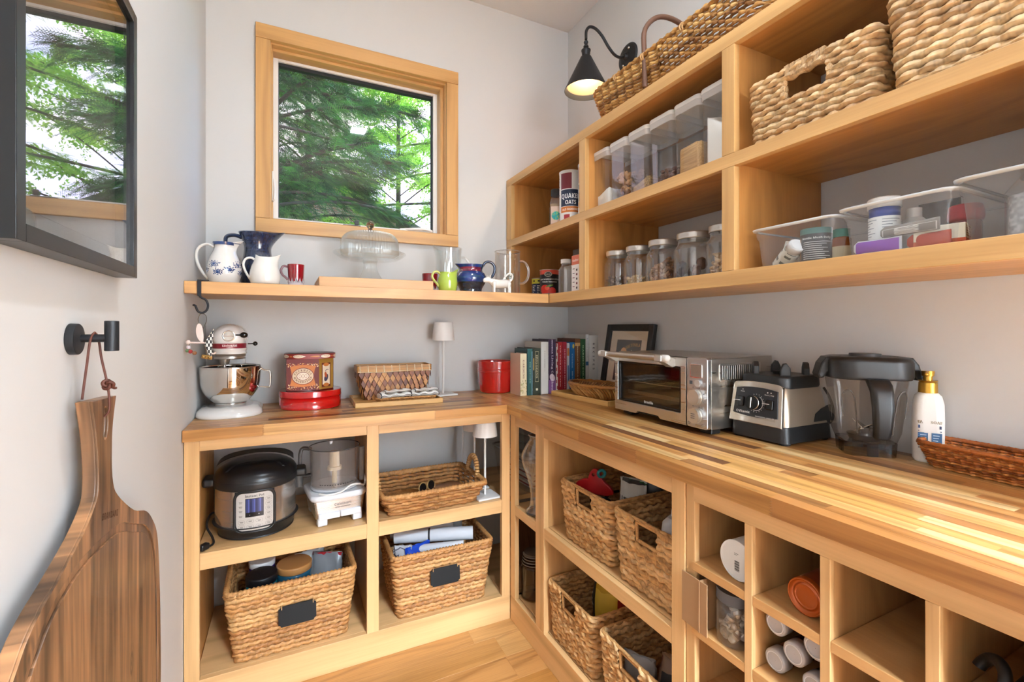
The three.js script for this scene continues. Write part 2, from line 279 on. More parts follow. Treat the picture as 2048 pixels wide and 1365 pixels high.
// butcher block counter: every stave is a part with finger-jointed ends
{
  const t = thing('countertop', 'butcher block counter of glued light and dark wood staves round the corner', 'countertop');
  const tints = [0xcf9d60, 0xbf874a, 0xd4ac74, 0xa9713c, 0xc79452, 0x906032, 0xd9b680, 0xb78044, 0x754a2b, 0xd2a76c], weight = [0, 0, 0, 1, 1, 1, 1, 2, 2, 3, 3, 3, 4, 4, 4, 5, 5, 6, 7, 7, 8, 9, 9];
  const mats = tints.map((c) => wood(c, texStave, 1.1, 0.3, 0.34, { clearcoat: 0.08, clearcoatRoughness: 0.15 }));
  const r = rng(1234);
  function stave(l, w, joined0, joined1) {     // along x, from 0 to l; across z, from 0 to w
    const s = new THREE.Shape(), n = 7, am = 0.0055, h = TC, gap = 0.00012;
    s.moveTo(gap, 0); s.lineTo(l - gap, 0);
    if (joined1) for (let i = 0; i < n; i++) { s.lineTo(l - gap + am, (i + 0.5) * h / n); s.lineTo(l - gap, (i + 1) * h / n); } else s.lineTo(l - gap, h);
    s.lineTo(gap, h);
    if (joined0) for (let i = n - 1; i >= 0; i--) { s.lineTo(gap + am, (i + 0.5) * h / n); s.lineTo(gap, i * h / n); } else s.lineTo(gap, 0);
    return ext(s, w - 0.0002, 0.0006);
  }
  function lay(along, across, w, from, to, place) {
    for (let k = 0; k < across; k++) {
      let a = from - rr(0, 0.3, r), last = -1; const list = [];
      while (a < to) { const l = rr(0.24, 0.62, r), p = Math.max(a, from), q = Math.min(a + l, to); a += l; if (q - p < 0.06) { if (list.length) list.at(-1)[1] = q; continue; } list.push([p, q]); }
      list.forEach(([p, q], i) => { let m; do m = k === (along ? 0 : across - 1) ? pick([0, 1, 3, 3, 4, 7], r) : weight[Math.floor(r() * weight.length)]; while (m === last); last = m; place(stave(q - p, w, i > 0, i < list.length - 1), p, k, mats[m]); });
    }
  }
  const DL = 0.485, DRX = 1.125, n1 = 14, w1 = (DL - 0.002) / n1;
  lay(0, n1, w1, 0.002, DRX - 0.0005, (g, p, k, m) => part('stave', uvm(g.translate(p, CB, 0.002 + k * w1), 'x'), m, t));
  const n2 = 19, w2 = (W - 0.002 - DRX) / n2;
  lay(1, n2, w2, 0.002, END, (g, p, k, m) => part('stave', uvm(g.rotateY(-PI / 2).translate(DRX + (k + 1) * w2, CB, p), 'z'), m, t));
}
// wall shelf under the window
const YS = 1.3885, TS = 0.04;
{
  const s = thing('wall_shelf', 'thick maple wall shelf running under the window', 'shelf');
  part('shelf_board', bc(0.001, 1.345, YS - 0.034, YS - 0.001, 0.001, 0.43, 'x'), maple, s);
  part('nosing', bc(0.001, 1.3455, YS - TS, YS, 0.43, 0.45, 'x'), maple, s);
}
// the shelving on the right wall
const FX = 1.3474, YM = 1.697, YT = 2.02;
{
  const s = thing('wall_shelving', 'open maple wall shelving with two rows of compartments on the right wall', 'shelving');
  const f = FX + 0.02, b = W - 0.002, light = wood(0xdaac70, texPoplar, 1.3, 0.42, 0.4);
  part('bottom_nosing', bc(FX, f, YS - TS, YS, 0.4515, END, 'z'), light, s); part('bottom_board', bc(f, b, YS - 0.034, YS - 0.001, 0.002, END, 'z'), maple, s);
  part('top_nosing', bc(FX, f, YT - 0.0375, YT, 0.003, END, 'z'), light, s); part('top_board', bc(f, b, YT - 0.028, YT - 0.001, 0.003, END, 'z'), mapleDeep, s);
  const uprights = [[0.004, 0.064], [0.686, 0.727], [1.362, 1.401], [2.05, 2.09]];
  uprights.forEach(([p, q], i) => {
    for (const [y0, y1] of [[YS, YM - 0.0345], [YM, YT - 0.0375]]) part('stile', bc(FX, f, y0 + 0.0002, y1 - 0.0002, p, q, 'y'), light, s);
    part('divider', bc(f, b, YS, YT - 0.028, i ? p + 0.012 : p + 0.02, q - 0.008, 'y'), mapleDeep, s);
  });
  part('middle_nosing', bc(FX + 0.0002, f, YM - 0.0345, YM, 0.004, END, 'z'), light, s);
  const edges = [0.056, 0.698, 0.719, 1.374, 1.393, 2.062, 2.082, END];
  for (let k = 0; k < 8; k += 2) part('middle_board', bc(f, b, YM - 0.026, YM - 0.001, edges[k], edges[k + 1], 'z'), mapleDeep, s);
}
// ================= BASKETS =================
function perimeter(w, d, r) {
  r = Math.min(r, w / 2 - 0.001, d / 2 - 0.001); const a = w / 2 - r, b = d / 2 - r, q = PI * r / 2;
  const segs = [[a, 0], [q, 1], [2 * b, 0], [q, 1], [2 * a, 0], [q, 1], [2 * b, 0], [q, 1], [a, 0]], P = 4 * a + 4 * b + 4 * q;
  const at = (s) => {
    s = ((s % P) + P) % P; let k = 0; while (k < 8 && s > segs[k][0]) { s -= segs[k][0]; k++; }
    const line = (x, z, tx, tz) => [x + tx * s, z + tz * s, -tz * -1 * 0 + tz * -1, tx];
    if (k === 0) return [s, d / 2, 0, 1]; if (k === 2) return [w / 2, b - s, 1, 0]; if (k === 4) return [a - s, -d / 2, 0, -1]; if (k === 6) return [-w / 2, -b + s, -1, 0]; if (k === 8) return [-a + s, d / 2, 0, 1];
    const c = [, [a, b, PI / 2], , [a, -b, 0], , [-a, -b, -PI / 2], , [-a, b, -PI]][k], t = c[2] - s / r; return [c[0] + r * Math.cos(t), c[1] + r * Math.sin(t), Math.cos(t), Math.sin(t)];
  };
  return { P, at };
}
// one woven strand round a basket. kind: 'rope' two-ply twist, 'leaf' slanting lumps, 'weave' in and out over the stakes
function strand(w, d, r, y, o) {
  const { P, at } = perimeter(w, d, r), kind = o.kind ?? 'rope', n = o.n ?? 7, rad = o.rad, ry = o.ry ?? rad, pitch = o.pitch ?? rad * 3.2;
  const N = Math.max(4, Math.round(P / pitch)), s0 = o.gap ? o.gap / 2 : 0, s1 = o.gap ? P - o.gap / 2 : P, len = s1 - s0, steps = Math.max(20, Math.round(len / P * N * (o.per ?? 5)));
  const pos = [], uv = [], idx = [], ph = o.phase ?? 0, dir = o.dir ?? 1, jr = rng((o.seed ?? 1) * 77 + 5), jit = Array.from({ length: N + 2 }, () => jr() - 0.5);
  for (let i = 0; i <= steps; i++) {
    const s = s0 + len * i / steps, [x, z, nx, nz] = at(s), k = 2 * PI * N * s / P, q = Math.floor(s / P * N), f = s / P * N - q, jj = jit[q % N] * (1 - f) + jit[(q + 1) % N] * f;
    let off = 0, sw = 1, dy = jj * rad * (o.wild ?? 0.25);
    if (kind === 'weave') { const c = Math.cos(k / 2 * 1 + ph); off = (o.amp ?? rad * 0.7) * c; sw = 0.82 + 0.3 * c * c; }
    for (let j = 0; j <= n; j++) {
      const th = 2 * PI * j / n; let m = 1;
      if (kind === 'rope') m = 1 + (o.depth ?? 0.26) * Math.cos(2 * th - dir * k + ph); else if (kind === 'leaf') m = 1 + (o.depth ?? 0.34) * Math.sin(k + dir * th * 1 + ph) + 0.1 * jj; else m = sw * (1 + 0.1 * Math.cos(2 * th - 3 * k));
      const oo = off + rad * m * Math.cos(th);
      pos.push(x + nx * oo, y + dy + ry * m * Math.sin(th), z + nz * oo); uv.push(s * 2.2 + (o.seed ?? 0) * 0.37, j / n);
    }
  }
  for (let i = 0; i < steps; i++) for (let j = 0; j < n; j++) { const a = i * (n + 1) + j, b = a + n + 1; idx.push(a, a + 1, b, b, a + 1, b + 1); }
  const g = new THREE.BufferGeometry(); g.setAttribute('position', new THREE.Float32BufferAttribute(pos, 3)); g.setAttribute('uv', new THREE.Float32BufferAttribute(uv, 2)); g.setIndex(idx); g.computeVertexNormals();
  return g;
}
function straw(color, rough = 0.6, extra = {}) { return new THREE.MeshPhysicalMaterial({ color, map: strawTex, roughness: rough, bumpMap: strawTex, bumpScale: 0.0006, side: THREE.DoubleSide, ...extra }); }
function basket(name, label, pos, turn, o, group) {
  const t = thing(name, label, 'basket', pos, turn, group), r = rng(o.seed ?? 9), { w0, d0, w1, d1, h, rows, mats, rad } = o, cr = o.corner ?? 0.03;
  part('base', bx(w0 - 0.02, 0.012, d0 - 0.02, 0, 0.008, 0, 0.005), mats[0], t);
  for (let i = 0; i < rows; i++) {
    const f = rows > 1 ? i / (rows - 1) : 0, y = rad * 0.9 + f * (h - 2 * rad), w = w0 + (w1 - w0) * f, d = d0 + (d1 - d0) * f, inHole = o.hole && y > o.hole[1] && y < o.hole[2];
    part('woven_strand', strand(w - 2 * rad, d - 2 * rad, cr, y, { kind: o.kind, rad, ry: (h / rows) * 0.56, pitch: o.pitch, dir: o.chevron && i % 2 ? -1 : 1, phase: o.kind === 'weave' ? (i % 2) * PI : r() * 6, amp: o.amp, depth: o.depth, seed: i + (o.seed ?? 0) * 3 + 1, gap: inHole ? o.hole[0] : 0, wild: o.wild, per: o.per, n: o.n }), mats[Math.floor(r() * mats.length)], t);
  }
  if (o.rim) part('rim', strand(w1 - 2 * rad, d1 - 2 * rad, cr, h - o.rim * 0.3, { kind: 'rope', rad: o.rim, pitch: o.rimPitch ?? 0.02, depth: o.rimDepth ?? 0.16, seed: 5, per: 6, wild: 0.1 }), mats[o.rimMat ?? 0], t);
  if (o.hole && o.thinGrip) { const [gw, a, b] = o.hole, z = d1 / 2 - rad - (d1 - d0) / 4, c = [[-gw / 2, a], [gw / 2, a], [gw / 2, b], [-gw / 2, b]].map(([x, y]) => V3(x, y, z + (y / h - 0.6) * 0.012)), p = new THREE.CurvePath(); c.forEach((q, i) => p.add(new THREE.LineCurve3(q, c[(i + 1) % 4]))); part('hole_binding', new THREE.TubeGeometry(p, 60, rad * 0.62, 7, true), mats[1], t); }
  if (o.hole && !o.thinGrip) {   // wrapped grip over the hand hole and wrapped sides
    const [gw, a, b] = o.hole, z = d1 / 2 - rad, list = [], k = Math.round(gw / 0.014);
    for (let i = 0; i < k; i++) list.push(T(new RoundedBoxGeometry(0.0137, h - b + 0.004, rad * 1.7, 1, 0.0025), -gw / 2 + (i + 0.5) * gw / k, (h + b) / 2, z, 0, 0, 0.1));
    part('grip', list, mats[1 % mats.length], t);
    part('hole_binding', [-1, 1].flatMap((s) => [0, 1, 2].map((i) => T(new RoundedBoxGeometry(0.014, (b - a) / 3 + 0.002, rad * 1.9, 1, 0.005), s * (gw / 2 + 0.006), a + (i + 0.5) * (b - a) / 3, z - 0.002, 0, 0, s * 0.2))), mats[0], t);
  }
  return t;
}
const strawBrown = [straw(0xc48f5a), straw(0xb47d4b), straw(0xd09f6a)];
const strawTan = [straw(0xd8aa78), straw(0xcb9c69), straw(0xdeb485)];
const strawPale = [straw(0xd9b58c), straw(0xcaa37a), straw(0xe0c098)];
const strawHoney = [straw(0xc39256, 0.36), straw(0xac7b44, 0.36), straw(0xd6ab70, 0.36), straw(0x8e6034, 0.36)];
// the two label-plate baskets and the shallow one in the left cabinet
function plate(t, x, y, z, tilt) {
  const s = new THREE.Shape(), w = 0.06, h = 0.034, c = 0.008; s.moveTo(-w + c, -h); s.lineTo(w - c, -h); s.absarc(w, -h, c, PI, PI / 2, true); s.lineTo(w, h - c); s.absarc(w, h, c, -PI / 2, PI, true); s.lineTo(-w + c, h); s.absarc(-w, h, c, 0, -PI / 2, true); s.lineTo(-w, -h + c); s.absarc(-w, -h, c, PI / 2, 0, true);
  const p = part('label_plate', T(ext(s, 0.004, 0.0006), x, y, z + 0.012, tilt), M.blackMatte, t);
  part('tie', [-1, 1].flatMap((a) => [-1, 1].map((b) => T(bx(0.003, 0.012, 0.006, 0, 0, 0, 0.001), x + a * 0.05, y + b * 0.031, z + 0.0145, tilt))), strawTan[2], p);
}
{
  const o = { w0: 0.372, d0: 0.27, w1: 0.425, d1: 0.32, h: 0.247, rows: 15, kind: 'rope', n: 9, per: 7, rad: 0.0085, pitch: 0.032, depth: 0.34, wild: 0.1, mats: strawBrown, rim: 0.0095, rimPitch: 0.013, rimDepth: 0.2, seed: 3, corner: 0.02 };
  const b1 = basket('wicker_basket', 'brown wicker basket with black label plate in the lower left cubby, holding jars', [0.315, 0.1045, 0.293], 0.02, o, 'label plate baskets'); plate(b1, 0.012, 0.136, 0.147, -0.1);
  const b2 = basket('wicker_basket', 'brown wicker basket with black label plate holding rolls of white paper', [0.868, 0.1045, 0.297], -0.02, { ...o, seed: 4 }, 'label plate baskets'); plate(b2, 0.0, 0.146, 0.148, -0.1);
  const b3 = basket('wicker_tray', 'shallow brown wicker tray with rope handles on the middle shelf', [0.83, 0.5105, 0.305], 0.03, { w0: 0.37, d0: 0.26, w1: 0.44, d1: 0.32, h: 0.085, rows: 6, kind: 'weave', rad: 0.0078, pitch: 0.03, amp: 0.0042, wild: 0.2, mats: strawBrown, rim: 0.0105, rimPitch: 0.014, rimDepth: 0.2, seed: 6, corner: 0.03 });
  for (const s of [-1, 1]) { const p = []; for (let i = 0; i <= 12; i++) { const a = PI * i / 12; p.push(V3(s * (0.21 + 0.006 * Math.sin(a)), 0.07 + 0.085 * Math.sin(a), Math.cos(a) * 0.055)); } const c = new THREE.CatmullRomCurve3(p), list = []; for (let i = 0; i < 18; i++) { const q = c.getPointAt((i + 0.5) / 18), d = c.getTangentAt((i + 0.5) / 18), g = new THREE.TorusGeometry(0.006, 0.0065, 6, 10); g.lookAt(d); list.push(g.translate(q.x, q.y, q.z)); } part('handle', list, strawBrown[2], b3); }
}
// braided bins with hand holes in the right cabinet
{
  const o = { w0: 0.262, d0: 0.33, w1: 0.285, d1: 0.355, h: 0.205, rows: 12, kind: 'rope', thinGrip: true, n: 10, per: 7, rad: 0.0088, pitch: 0.036, depth: 0.36, chevron: true, mats: strawTan, rim: 0.005, rimPitch: 0.018, rimDepth: 0.12, rimMat: 1, hole: [0.086, 0.142, 0.196], seed: 11, corner: 0.018, wild: 0.2 };
  const put = (label, y, z, x, turn, seed) => basket('storage_bin', label, [x, y, z], -PI / 2 + turn, { ...o, seed }, 'braided bins with hand holes');
  put('braided straw bin with a red clip in it, on the middle shelf', 0.4955, 0.955, 1.352, 0.02, 11);
  put('braided straw bin holding a white bottle, nearest the cubbies on the middle shelf', 0.4955, 1.253, 1.352, 0.015, 12);
  put('braided straw bin with yellow snack bags on the bottom shelf', 0.1045, 0.886, 1.34, 0, 13);
  put('braided straw bin at the bottom of the frame with a crumpled bag in it', 0.1045, 1.205, 1.335, 0, 14);
}
// big rope baskets on the upper right shelf
{
  const o = { w0: 0.29, d0: 0.3, w1: 0.305, d1: 0.315, h: 0.165, rows: 11, kind: 'rope', rad: 0.0095, pitch: 0.036, depth: 0.3, mats: strawPale, hole: [0.095, 0.092, 0.138], seed: 21, corner: 0.02, wild: 0.16, n: 9, per: 8 };
  basket('rope_basket', 'pale twisted rope basket with a cut-out handle, left of the two on the high shelf', [1.522, YM + 0.0005, 1.57], -PI / 2, o, 'rope baskets on the high shelf');
  basket('rope_basket', 'pale twisted rope basket cut by the top right corner of the photo', [1.512, YM + 0.0005, 1.898], -PI / 2, { ...o, h: 0.19, rows: 12, w0: 0.315, w1: 0.335, hole: [0.1, 0.115, 0.165], seed: 22 }, 'rope baskets on the high shelf');
}
// the long basket with a hoop on top of the shelving
{
  const t = basket('long_basket', 'long glossy wicker basket with a bent twig hoop on top of the shelving', [1.535, YT + 0.0005, 1.085], -PI / 2, { w0: 0.72, d0: 0.25, w1: 0.8, d1: 0.3, h: 0.15, rows: 14, kind: 'weave', rad: 0.0055, pitch: 0.021, amp: 0.0045, mats: strawHoney, rim: 0.008, rimPitch: 0.03, rimDepth: 0.3, seed: 31, corner: 0.07, wild: 0.5 });
  part('hoop', tube([[-0.075, 0.04, 0.137], [-0.075, 0.16, 0.141], [-0.078, 0.24, 0.135], [-0.072, 0.29, 0.09], [-0.07, 0.305, 0.02], [-0.07, 0.28, -0.07], [-0.07, 0.2, -0.13], [-0.07, 0.06, -0.135]], 0.0085, 40, 8), std(0x6d4a37, 0.6), t);
  part('lashing', [-0.075, 0.1, -0.22].flatMap((x) => [0.4, -0.4].map((a) => T(new THREE.TorusGeometry(0.013, 0.003, 6, 14), x, 0.142, 0.141, 0, PI / 2 + a, 0))), strawTan[0], t);
}
// ================= WALL LAMP =================
{
  const t = thing('wall_sconce', 'black gooseneck wall sconce with a lit cone shade in the corner', 'lamp', [W, 2.505, 0.521]);
  const metal = std(0x2b2b2d, 0.42, 0.5);
  part('backplate', T(lathe(smooth([[0.0005, 0.03], [0.012, 0.03], [0.018, 0.018], [0.04, 0.014], [0.058, 0.01], [0.064, 0.004], [0.064, 0.0005]], 30), 40), 0, 0, 0, 0, 0, PI / 2), metal, t);
  part('screw', [-1, 1].map((s) => T(new THREE.SphereGeometry(0.006, 10, 8), -0.014, s * 0.032, s * 0.02)), M.chrome, t);
  part('arm', tube([[-0.02, 0, 0], [-0.05, -0.012, 0], [-0.08, -0.008, 0], [-0.115, 0.018, 0], [-0.155, 0.062, 0], [-0.19, 0.083, 0], [-0.22, 0.082, 0], [-0.238, 0.06, 0], [-0.2405, 0.02, 0]], 0.0065, 48, 10), metal, t);
  part('knuckle', [lathe(smooth([[0.004, -0.004], [0.012, 0.002], [0.007, 0.012], [0.01, 0.022], [0.006, 0.03]], 20), 20).translate(-0.2405, -0.015, 0), cyl(0.017, 0.02, 0.03, -0.2405, -0.058, 0), cyl(0.021, 0.021, 0.004, -0.2405, -0.032, 0)], metal, t);
  const shade = part('shade', lathe([[0.018, 0], [0.024, -0.004], [0.0945, -0.148], [0.0955, -0.152], [0.0938, -0.152], [0.022, -0.005], [0.016, -0.003]], 56).translate(-0.2405, -0.056, 0), std(0x2b2b2d, 0.42, 0.5), t);
  part('shade_lining', lathe([[0.0925, -0.149], [0.0215, -0.0065], [0.001, -0.0062]], 56).translate(-0.2405, -0.056, 0), std(0x7a6650, 0.4, 0.5, { side: THREE.DoubleSide }), t);
  part('bulb', lathe(smooth([[0.001, -0.115], [0.02, -0.108], [0.027, -0.088], [0.02, -0.06], [0.013, -0.045], [0.0125, -0.02]], 20), 24).translate(-0.2405, -0.056, 0), std(0xfff4dd, 0.4, 0, { emissive: 0xffe2b8, emissiveIntensity: 4 }), t);
  const l = new THREE.PointLight(0xffe3bd, SCONCE_LIGHT, 0, 2); l.position.set(W - 0.2405, 2.505 - 0.056 - 0.085, 0.521); l.castShadow = true; l.name = 'sconce_bulb_glow'; l.shadow.radius = 1.2; scene.add(l);
}
// ================= THINGS ON THE WALL SHELF =================
// a pitcher: lathe profile, rim pulled into a spout towards local +x, strap handle on -x
function spouted(profile, t, { spout = 0.02, rise = 0.01, from = 0.6, sharp = 5, back = 0.3 } = {}, seg = 48) {
  const g = vessel(profile, t, seg), p = g.attributes.position, y0 = profile[0][1], y1 = profile.at(-1)[1], a = y0 + (y1 - y0) * from;
  for (let i = 0; i < p.count; i++) {
    const x = p.getX(i), y = p.getY(i), z = p.getZ(i), f = Math.max(0, (y - a) / (y1 - a)), th = Math.atan2(z, x), k = Math.pow(Math.max(0, Math.cos(th)), sharp), q = Math.hypot(x, z);
    if (f <= 0 || q < 1e-4) continue;
    const nr = q + spout * f * f * k, kb = Math.pow(Math.max(0, -Math.cos(th)), 3);
    p.setXYZ(i, nr * Math.cos(th), y + f * f * f * rise * (k + back * kb), z * (1 - 0.25 * f * k) * (nr / q) * (q / nr));
  }
  g.computeVertexNormals(); return g;
}
function handleOn(pts, r, flat = 1.5, seg = 36) { const g = tube(pts, r, seg, 10); const p = g.attributes.position; for (let i = 0; i < p.count; i++) p.setZ(i, p.getZ(i) * flat); g.computeVertexNormals(); return g; }
const china = std(0xf1efe9, 0.16, 0, { clearcoat: 1, clearcoatRoughness: 0.06 });
{
  const t = thing('pitcher', 'white china pitcher with blue flower decoration, leftmost on the wall shelf', 'pitcher', [0.092, YS + 0.0005, 0.262], 0);
  const prof = smooth([[0.03, 0], [0.043, 0.006], [0.054, 0.04], [0.055, 0.065], [0.047, 0.1], [0.034, 0.13], [0.031, 0.145], [0.036, 0.157]], 40);
  const deco = canvasTex(1024, 512, (x, w, h) => {
    x.fillStyle = '#f3f1ec'; x.fillRect(0, 0, w, h); const r = rng(5), blue = ['#27406f', '#3a588f', '#1d3260'];
    const spray = (cx, cy, s) => { for (let i = 0; i < 46; i++) { const a = i * 0.62, d = s * (0.25 + 0.75 * r()); const px = cx + Math.cos(a) * d * 1.5, py = cy + Math.sin(a) * d; x.fillStyle = pick(blue, r); x.beginPath(); x.ellipse(px, py, 4 + 5 * r(), 2.5 + 3 * r(), r() * 3, 0, 7); x.fill(); if (i % 3 === 0) { x.strokeStyle = '#2b4677'; x.lineWidth = 1.6; x.beginPath(); x.moveTo(cx, cy); x.quadraticCurveTo(cx + (px - cx) * 0.6, cy - 12, px, py); x.stroke(); } } for (let k = 0; k < 5; k++) { x.fillStyle = '#2c4a86'; x.beginPath(); x.ellipse(cx + Math.cos(k * 1.26) * 11, cy + Math.sin(k * 1.26) * 11, 10, 5, k * 1.26, 0, 7); x.fill(); } };
    for (let k = 0; k < 4; k++) { const o = k * w / 4; spray(o + 60, 330, 40); spray(o + 165, 270, 48); spray(o + 210, 360, 38); }
    x.fillStyle = '#2b4473'; for (let k = 0; k < 64; k++) { x.fillRect(k * 16, 492 - 489 + 4, 10, 12); x.fillRect(k * 16, h - 500, 6, 9); }
  });
  deco.wrapS = THREE.RepeatWrapping;
  const g = spouted(prof, 0.003, { spout: 0.026, rise: 0.012, from: 0.7 }), p = g.attributes.position, uv = g.attributes.uv;
  for (let i = 0; i < p.count; i++) uv.setY(i, Math.min(1, Math.max(0, p.getY(i) / 0.16)));
  part('body', g, new THREE.MeshPhysicalMaterial({ map: deco, roughness: 0.14, clearcoat: 1, clearcoatRoughness: 0.05 }), t);
  const band = std(0x2a4273, 0.2, 0, { clearcoat: 1 });
  part('rim_band', lathe([[0.0335, 0.1475], [0.0368, 0.157], [0.0372, 0.1575], [0.0345, 0.147], [0.0335, 0.1475]], 48), band, t);
  part('handle', handleOn([[-0.032, 0.14, 0], [-0.052, 0.15, 0], [-0.078, 0.135, 0], [-0.086, 0.105, 0], [-0.078, 0.07, 0], [-0.062, 0.04, 0], [-0.05, 0.026, 0]], 0.0052, 1.4), china, t);
}
{
  const t = thing('pitcher', 'tall dark blue glazed stoneware pitcher standing behind the white ones', 'pitcher', [0.193, YS + 0.0005, 0.15], 0.1);
  const blueMap = (() => { const n = pnoise(71, 90, 60), m = pnoise(72, 6, 5), q = pnoise(73, 5, 70); return dataTex(512, 256, (u, v) => { const k = Math.max(0, Math.min(1, (n(u * 90, v * 60) - 0.5) * 0.5 + (m(u * 6, v * 5) - 0.3) * 0.9 + (q(u * 5, v * 70) - 0.5) * 0.5)); const e = v > 0.6 && v < 0.95 ? 0.35 * k : k * 0.9; return [0.1 + 0.26 * e, 0.14 + 0.27 * e, 0.26 + 0.2 * e]; }); })();
  part('body', spouted(smooth([[0.05, 0], [0.057, 0.01], [0.062, 0.05], [0.058, 0.1], [0.05, 0.135], [0.048, 0.165], [0.056, 0.195], [0.068, 0.218]], 40), 0.005, { spout: 0.03, rise: 0.016, from: 0.72, back: 0.2 }), new THREE.MeshPhysicalMaterial({ map: blueMap, roughness: 0.2, clearcoat: 1, clearcoatRoughness: 0.08 }), t);
  part('handle', handleOn([[-0.055, 0.2, 0], [-0.08, 0.207, 0], [-0.105, 0.198, 0], [-0.108, 0.17, 0], [-0.1, 0.13, 0], [-0.082, 0.1, 0], [-0.057, 0.088, 0]], 0.0075, 1.4), std(0x25344f, 0.25, 0, { clearcoat: 1 }), t);
}
{
  const t = thing('creamer', 'plain white china creamer in front of the dark blue pitcher', 'pitcher', [0.226, YS + 0.0005, 0.345], 0);
  part('body', spouted(smooth([[0.034, 0], [0.046, 0.008], [0.05, 0.035], [0.045, 0.065], [0.034, 0.09], [0.031, 0.101]], 30), 0.0025, { spout: 0.02, rise: 0.014, from: 0.62, sharp: 4, back: 0.7 }), china, t);
  part('handle', handleOn([[-0.03, 0.09, 0], [-0.042, 0.098, 0], [-0.06, 0.094, 0], [-0.068, 0.075, 0], [-0.062, 0.05, 0], [-0.046, 0.02, 0]], 0.0042, 1.4), china, t);
}
const ruby = std(0xa3051a, 0.08, 0, { transmission: 0.35, thickness: 0, ior: 1.5, clearcoat: 1 });
function flashCup(t, r, h) {
  part('ruby_body', vessel(smooth([[r * 0.9, h * 0.24], [r * 0.93, h * 0.5], [r, h]], 16), 0.002, 40), ruby, t);
  const list = [lathe([[0, 0], [r * 0.94, 0], [r * 0.96, h * 0.05], [r * 0.92, h * 0.236], [0, h * 0.236]], 40)];
  for (let i = 0; i < 12; i++) { const a = i / 12 * 2 * PI; list.push(T(new THREE.ConeGeometry(r * 0.24, h * 0.22, 3), 0, 0, 0, 0, 0, 0).scale(1, 1, 0.35).rotateY(-a + PI / 2).translate(Math.cos(a) * r * 0.93, h * 0.3, Math.sin(a) * r * 0.93)); }
  part('cut_glass_foot', list, std(0xe3d6d8, 0.06, 0, { transmission: 0.25, thickness: 0, ior: 1.5 }), t);
}
{
  const t = thing('glass_mug', 'small ruby red glass mug with clear pressed glass foot and handle', 'mug', [0.327, YS + 0.0005, 0.335], 0); flashCup(t, 0.029, 0.083);
  part('handle', tube([[-0.027, 0.074, 0], [-0.042, 0.076, 0], [-0.05, 0.06, 0], [-0.045, 0.044, 0], [-0.034, 0.034, 0], [-0.027, 0.026, 0]], 0.0042, 28, 8), std(0xa87f86, 0.1, 0, { transmission: 0.5, thickness: 0 }), t);
  const u = thing('glass_cup', 'small ruby red glass cup half hidden behind the green creamer', 'cup', [0.868, YS + 0.0005, 0.225], 0.3); flashCup(u, 0.035, 0.088);
}
{
  const t = thing('wood_riser', 'low pale wooden riser box under the glass cake stand', 'riser', [0, 0, 0]); t.position.set(0.617, YS + 0.0005, 0.245);
  const g = []; part('front_board', bc(-0.215, 0.215, 0, 0.038, 0.142, 0.157, 'x'), maple, t); part('top_board', bc(-0.215, 0.215, 0.026, 0.0375, -0.15, 0.1415, 'x'), maple, t);
  for (const s of [-1, 1]) part('side_board', bc(s > 0 ? 0.203 : -0.215, s > 0 ? 0.215 : -0.203, 0, 0.0255, -0.15, 0.1415, 'z'), maple, t);
}
const RT = YS + 0.0385;
function ribbed(g, n, depth, y0 = -1, y1 = 9) { const p = g.attributes.position; for (let i = 0; i < p.count; i++) { const x = p.getX(i), z = p.getZ(i), y = p.getY(i), q = Math.hypot(x, z); if (q < 0.012 || y < y0 || y > y1) continue; const k = 1 + depth * Math.cos(n * Math.atan2(z, x)); p.setX(i, x * k); p.setZ(i, z * k); } g.computeVertexNormals(); return g; }
{
  const g = std(0xf8fafa, 0.02, 0, { transmission: 0.97, ior: 1.85, thickness: 0 });
  const t = thing('cake_stand', 'clear pressed glass cake stand on a fluted foot under the window', 'cake stand', [0.612, RT + 0.0005, 0.22]);
  part('foot', ribbed(lathe(smooth([[0.0005, 0.004], [0.062, 0], [0.064, 0.006], [0.045, 0.02], [0.03, 0.05], [0.025, 0.075], [0.03, 0.09], [0.0005, 0.0905]], 40), 120), 24, 0.035, 0.008, 0.08), g, t);
  part('plate', ribbed(lathe(smooth([[0.0005, 0.091], [0.06, 0.092], [0.11, 0.098], [0.143, 0.118], [0.147, 0.121], [0.143, 0.123], [0.11, 0.108], [0.0005, 0.101]], 40), 140), 35, 0.012, 0.094, 0.12), g, t);
  const d = thing('cake_dome', 'ribbed clear glass dome with a round knob covering the cake stand', 'cake dome', [0.612, RT + 0.1095, 0.22]);
  const prof = smooth([[0.113, 0], [0.1165, 0.004], [0.1155, 0.05], [0.11, 0.075], [0.09, 0.094], [0.05, 0.102], [0.0005, 0.104]], 40), inner = prof.map(([r, y]) => [Math.max(0.0004, r - 0.0035), y - 0.003]).reverse();
  part('dome', ribbed(lathe([...prof, ...inner.map(([r, y]) => [r, Math.max(y, 0.0002)])], 288), 60, 0.02, 0.006, 0.098), g, d);
  part('knob', [new THREE.SphereGeometry(0.0165, 28, 20).translate(0, 0.133, 0), lathe(smooth([[0.012, 0.102], [0.008, 0.11], [0.009, 0.118], [0.0005, 0.12]], 12), 24)], std(0xcdbfae, 0.03, 0, { transmission: 1, ior: 1.5, thickness: 0.02, attenuationColor: new THREE.Color(0xb39c86), attenuationDistance: 0.03 }), d);
}
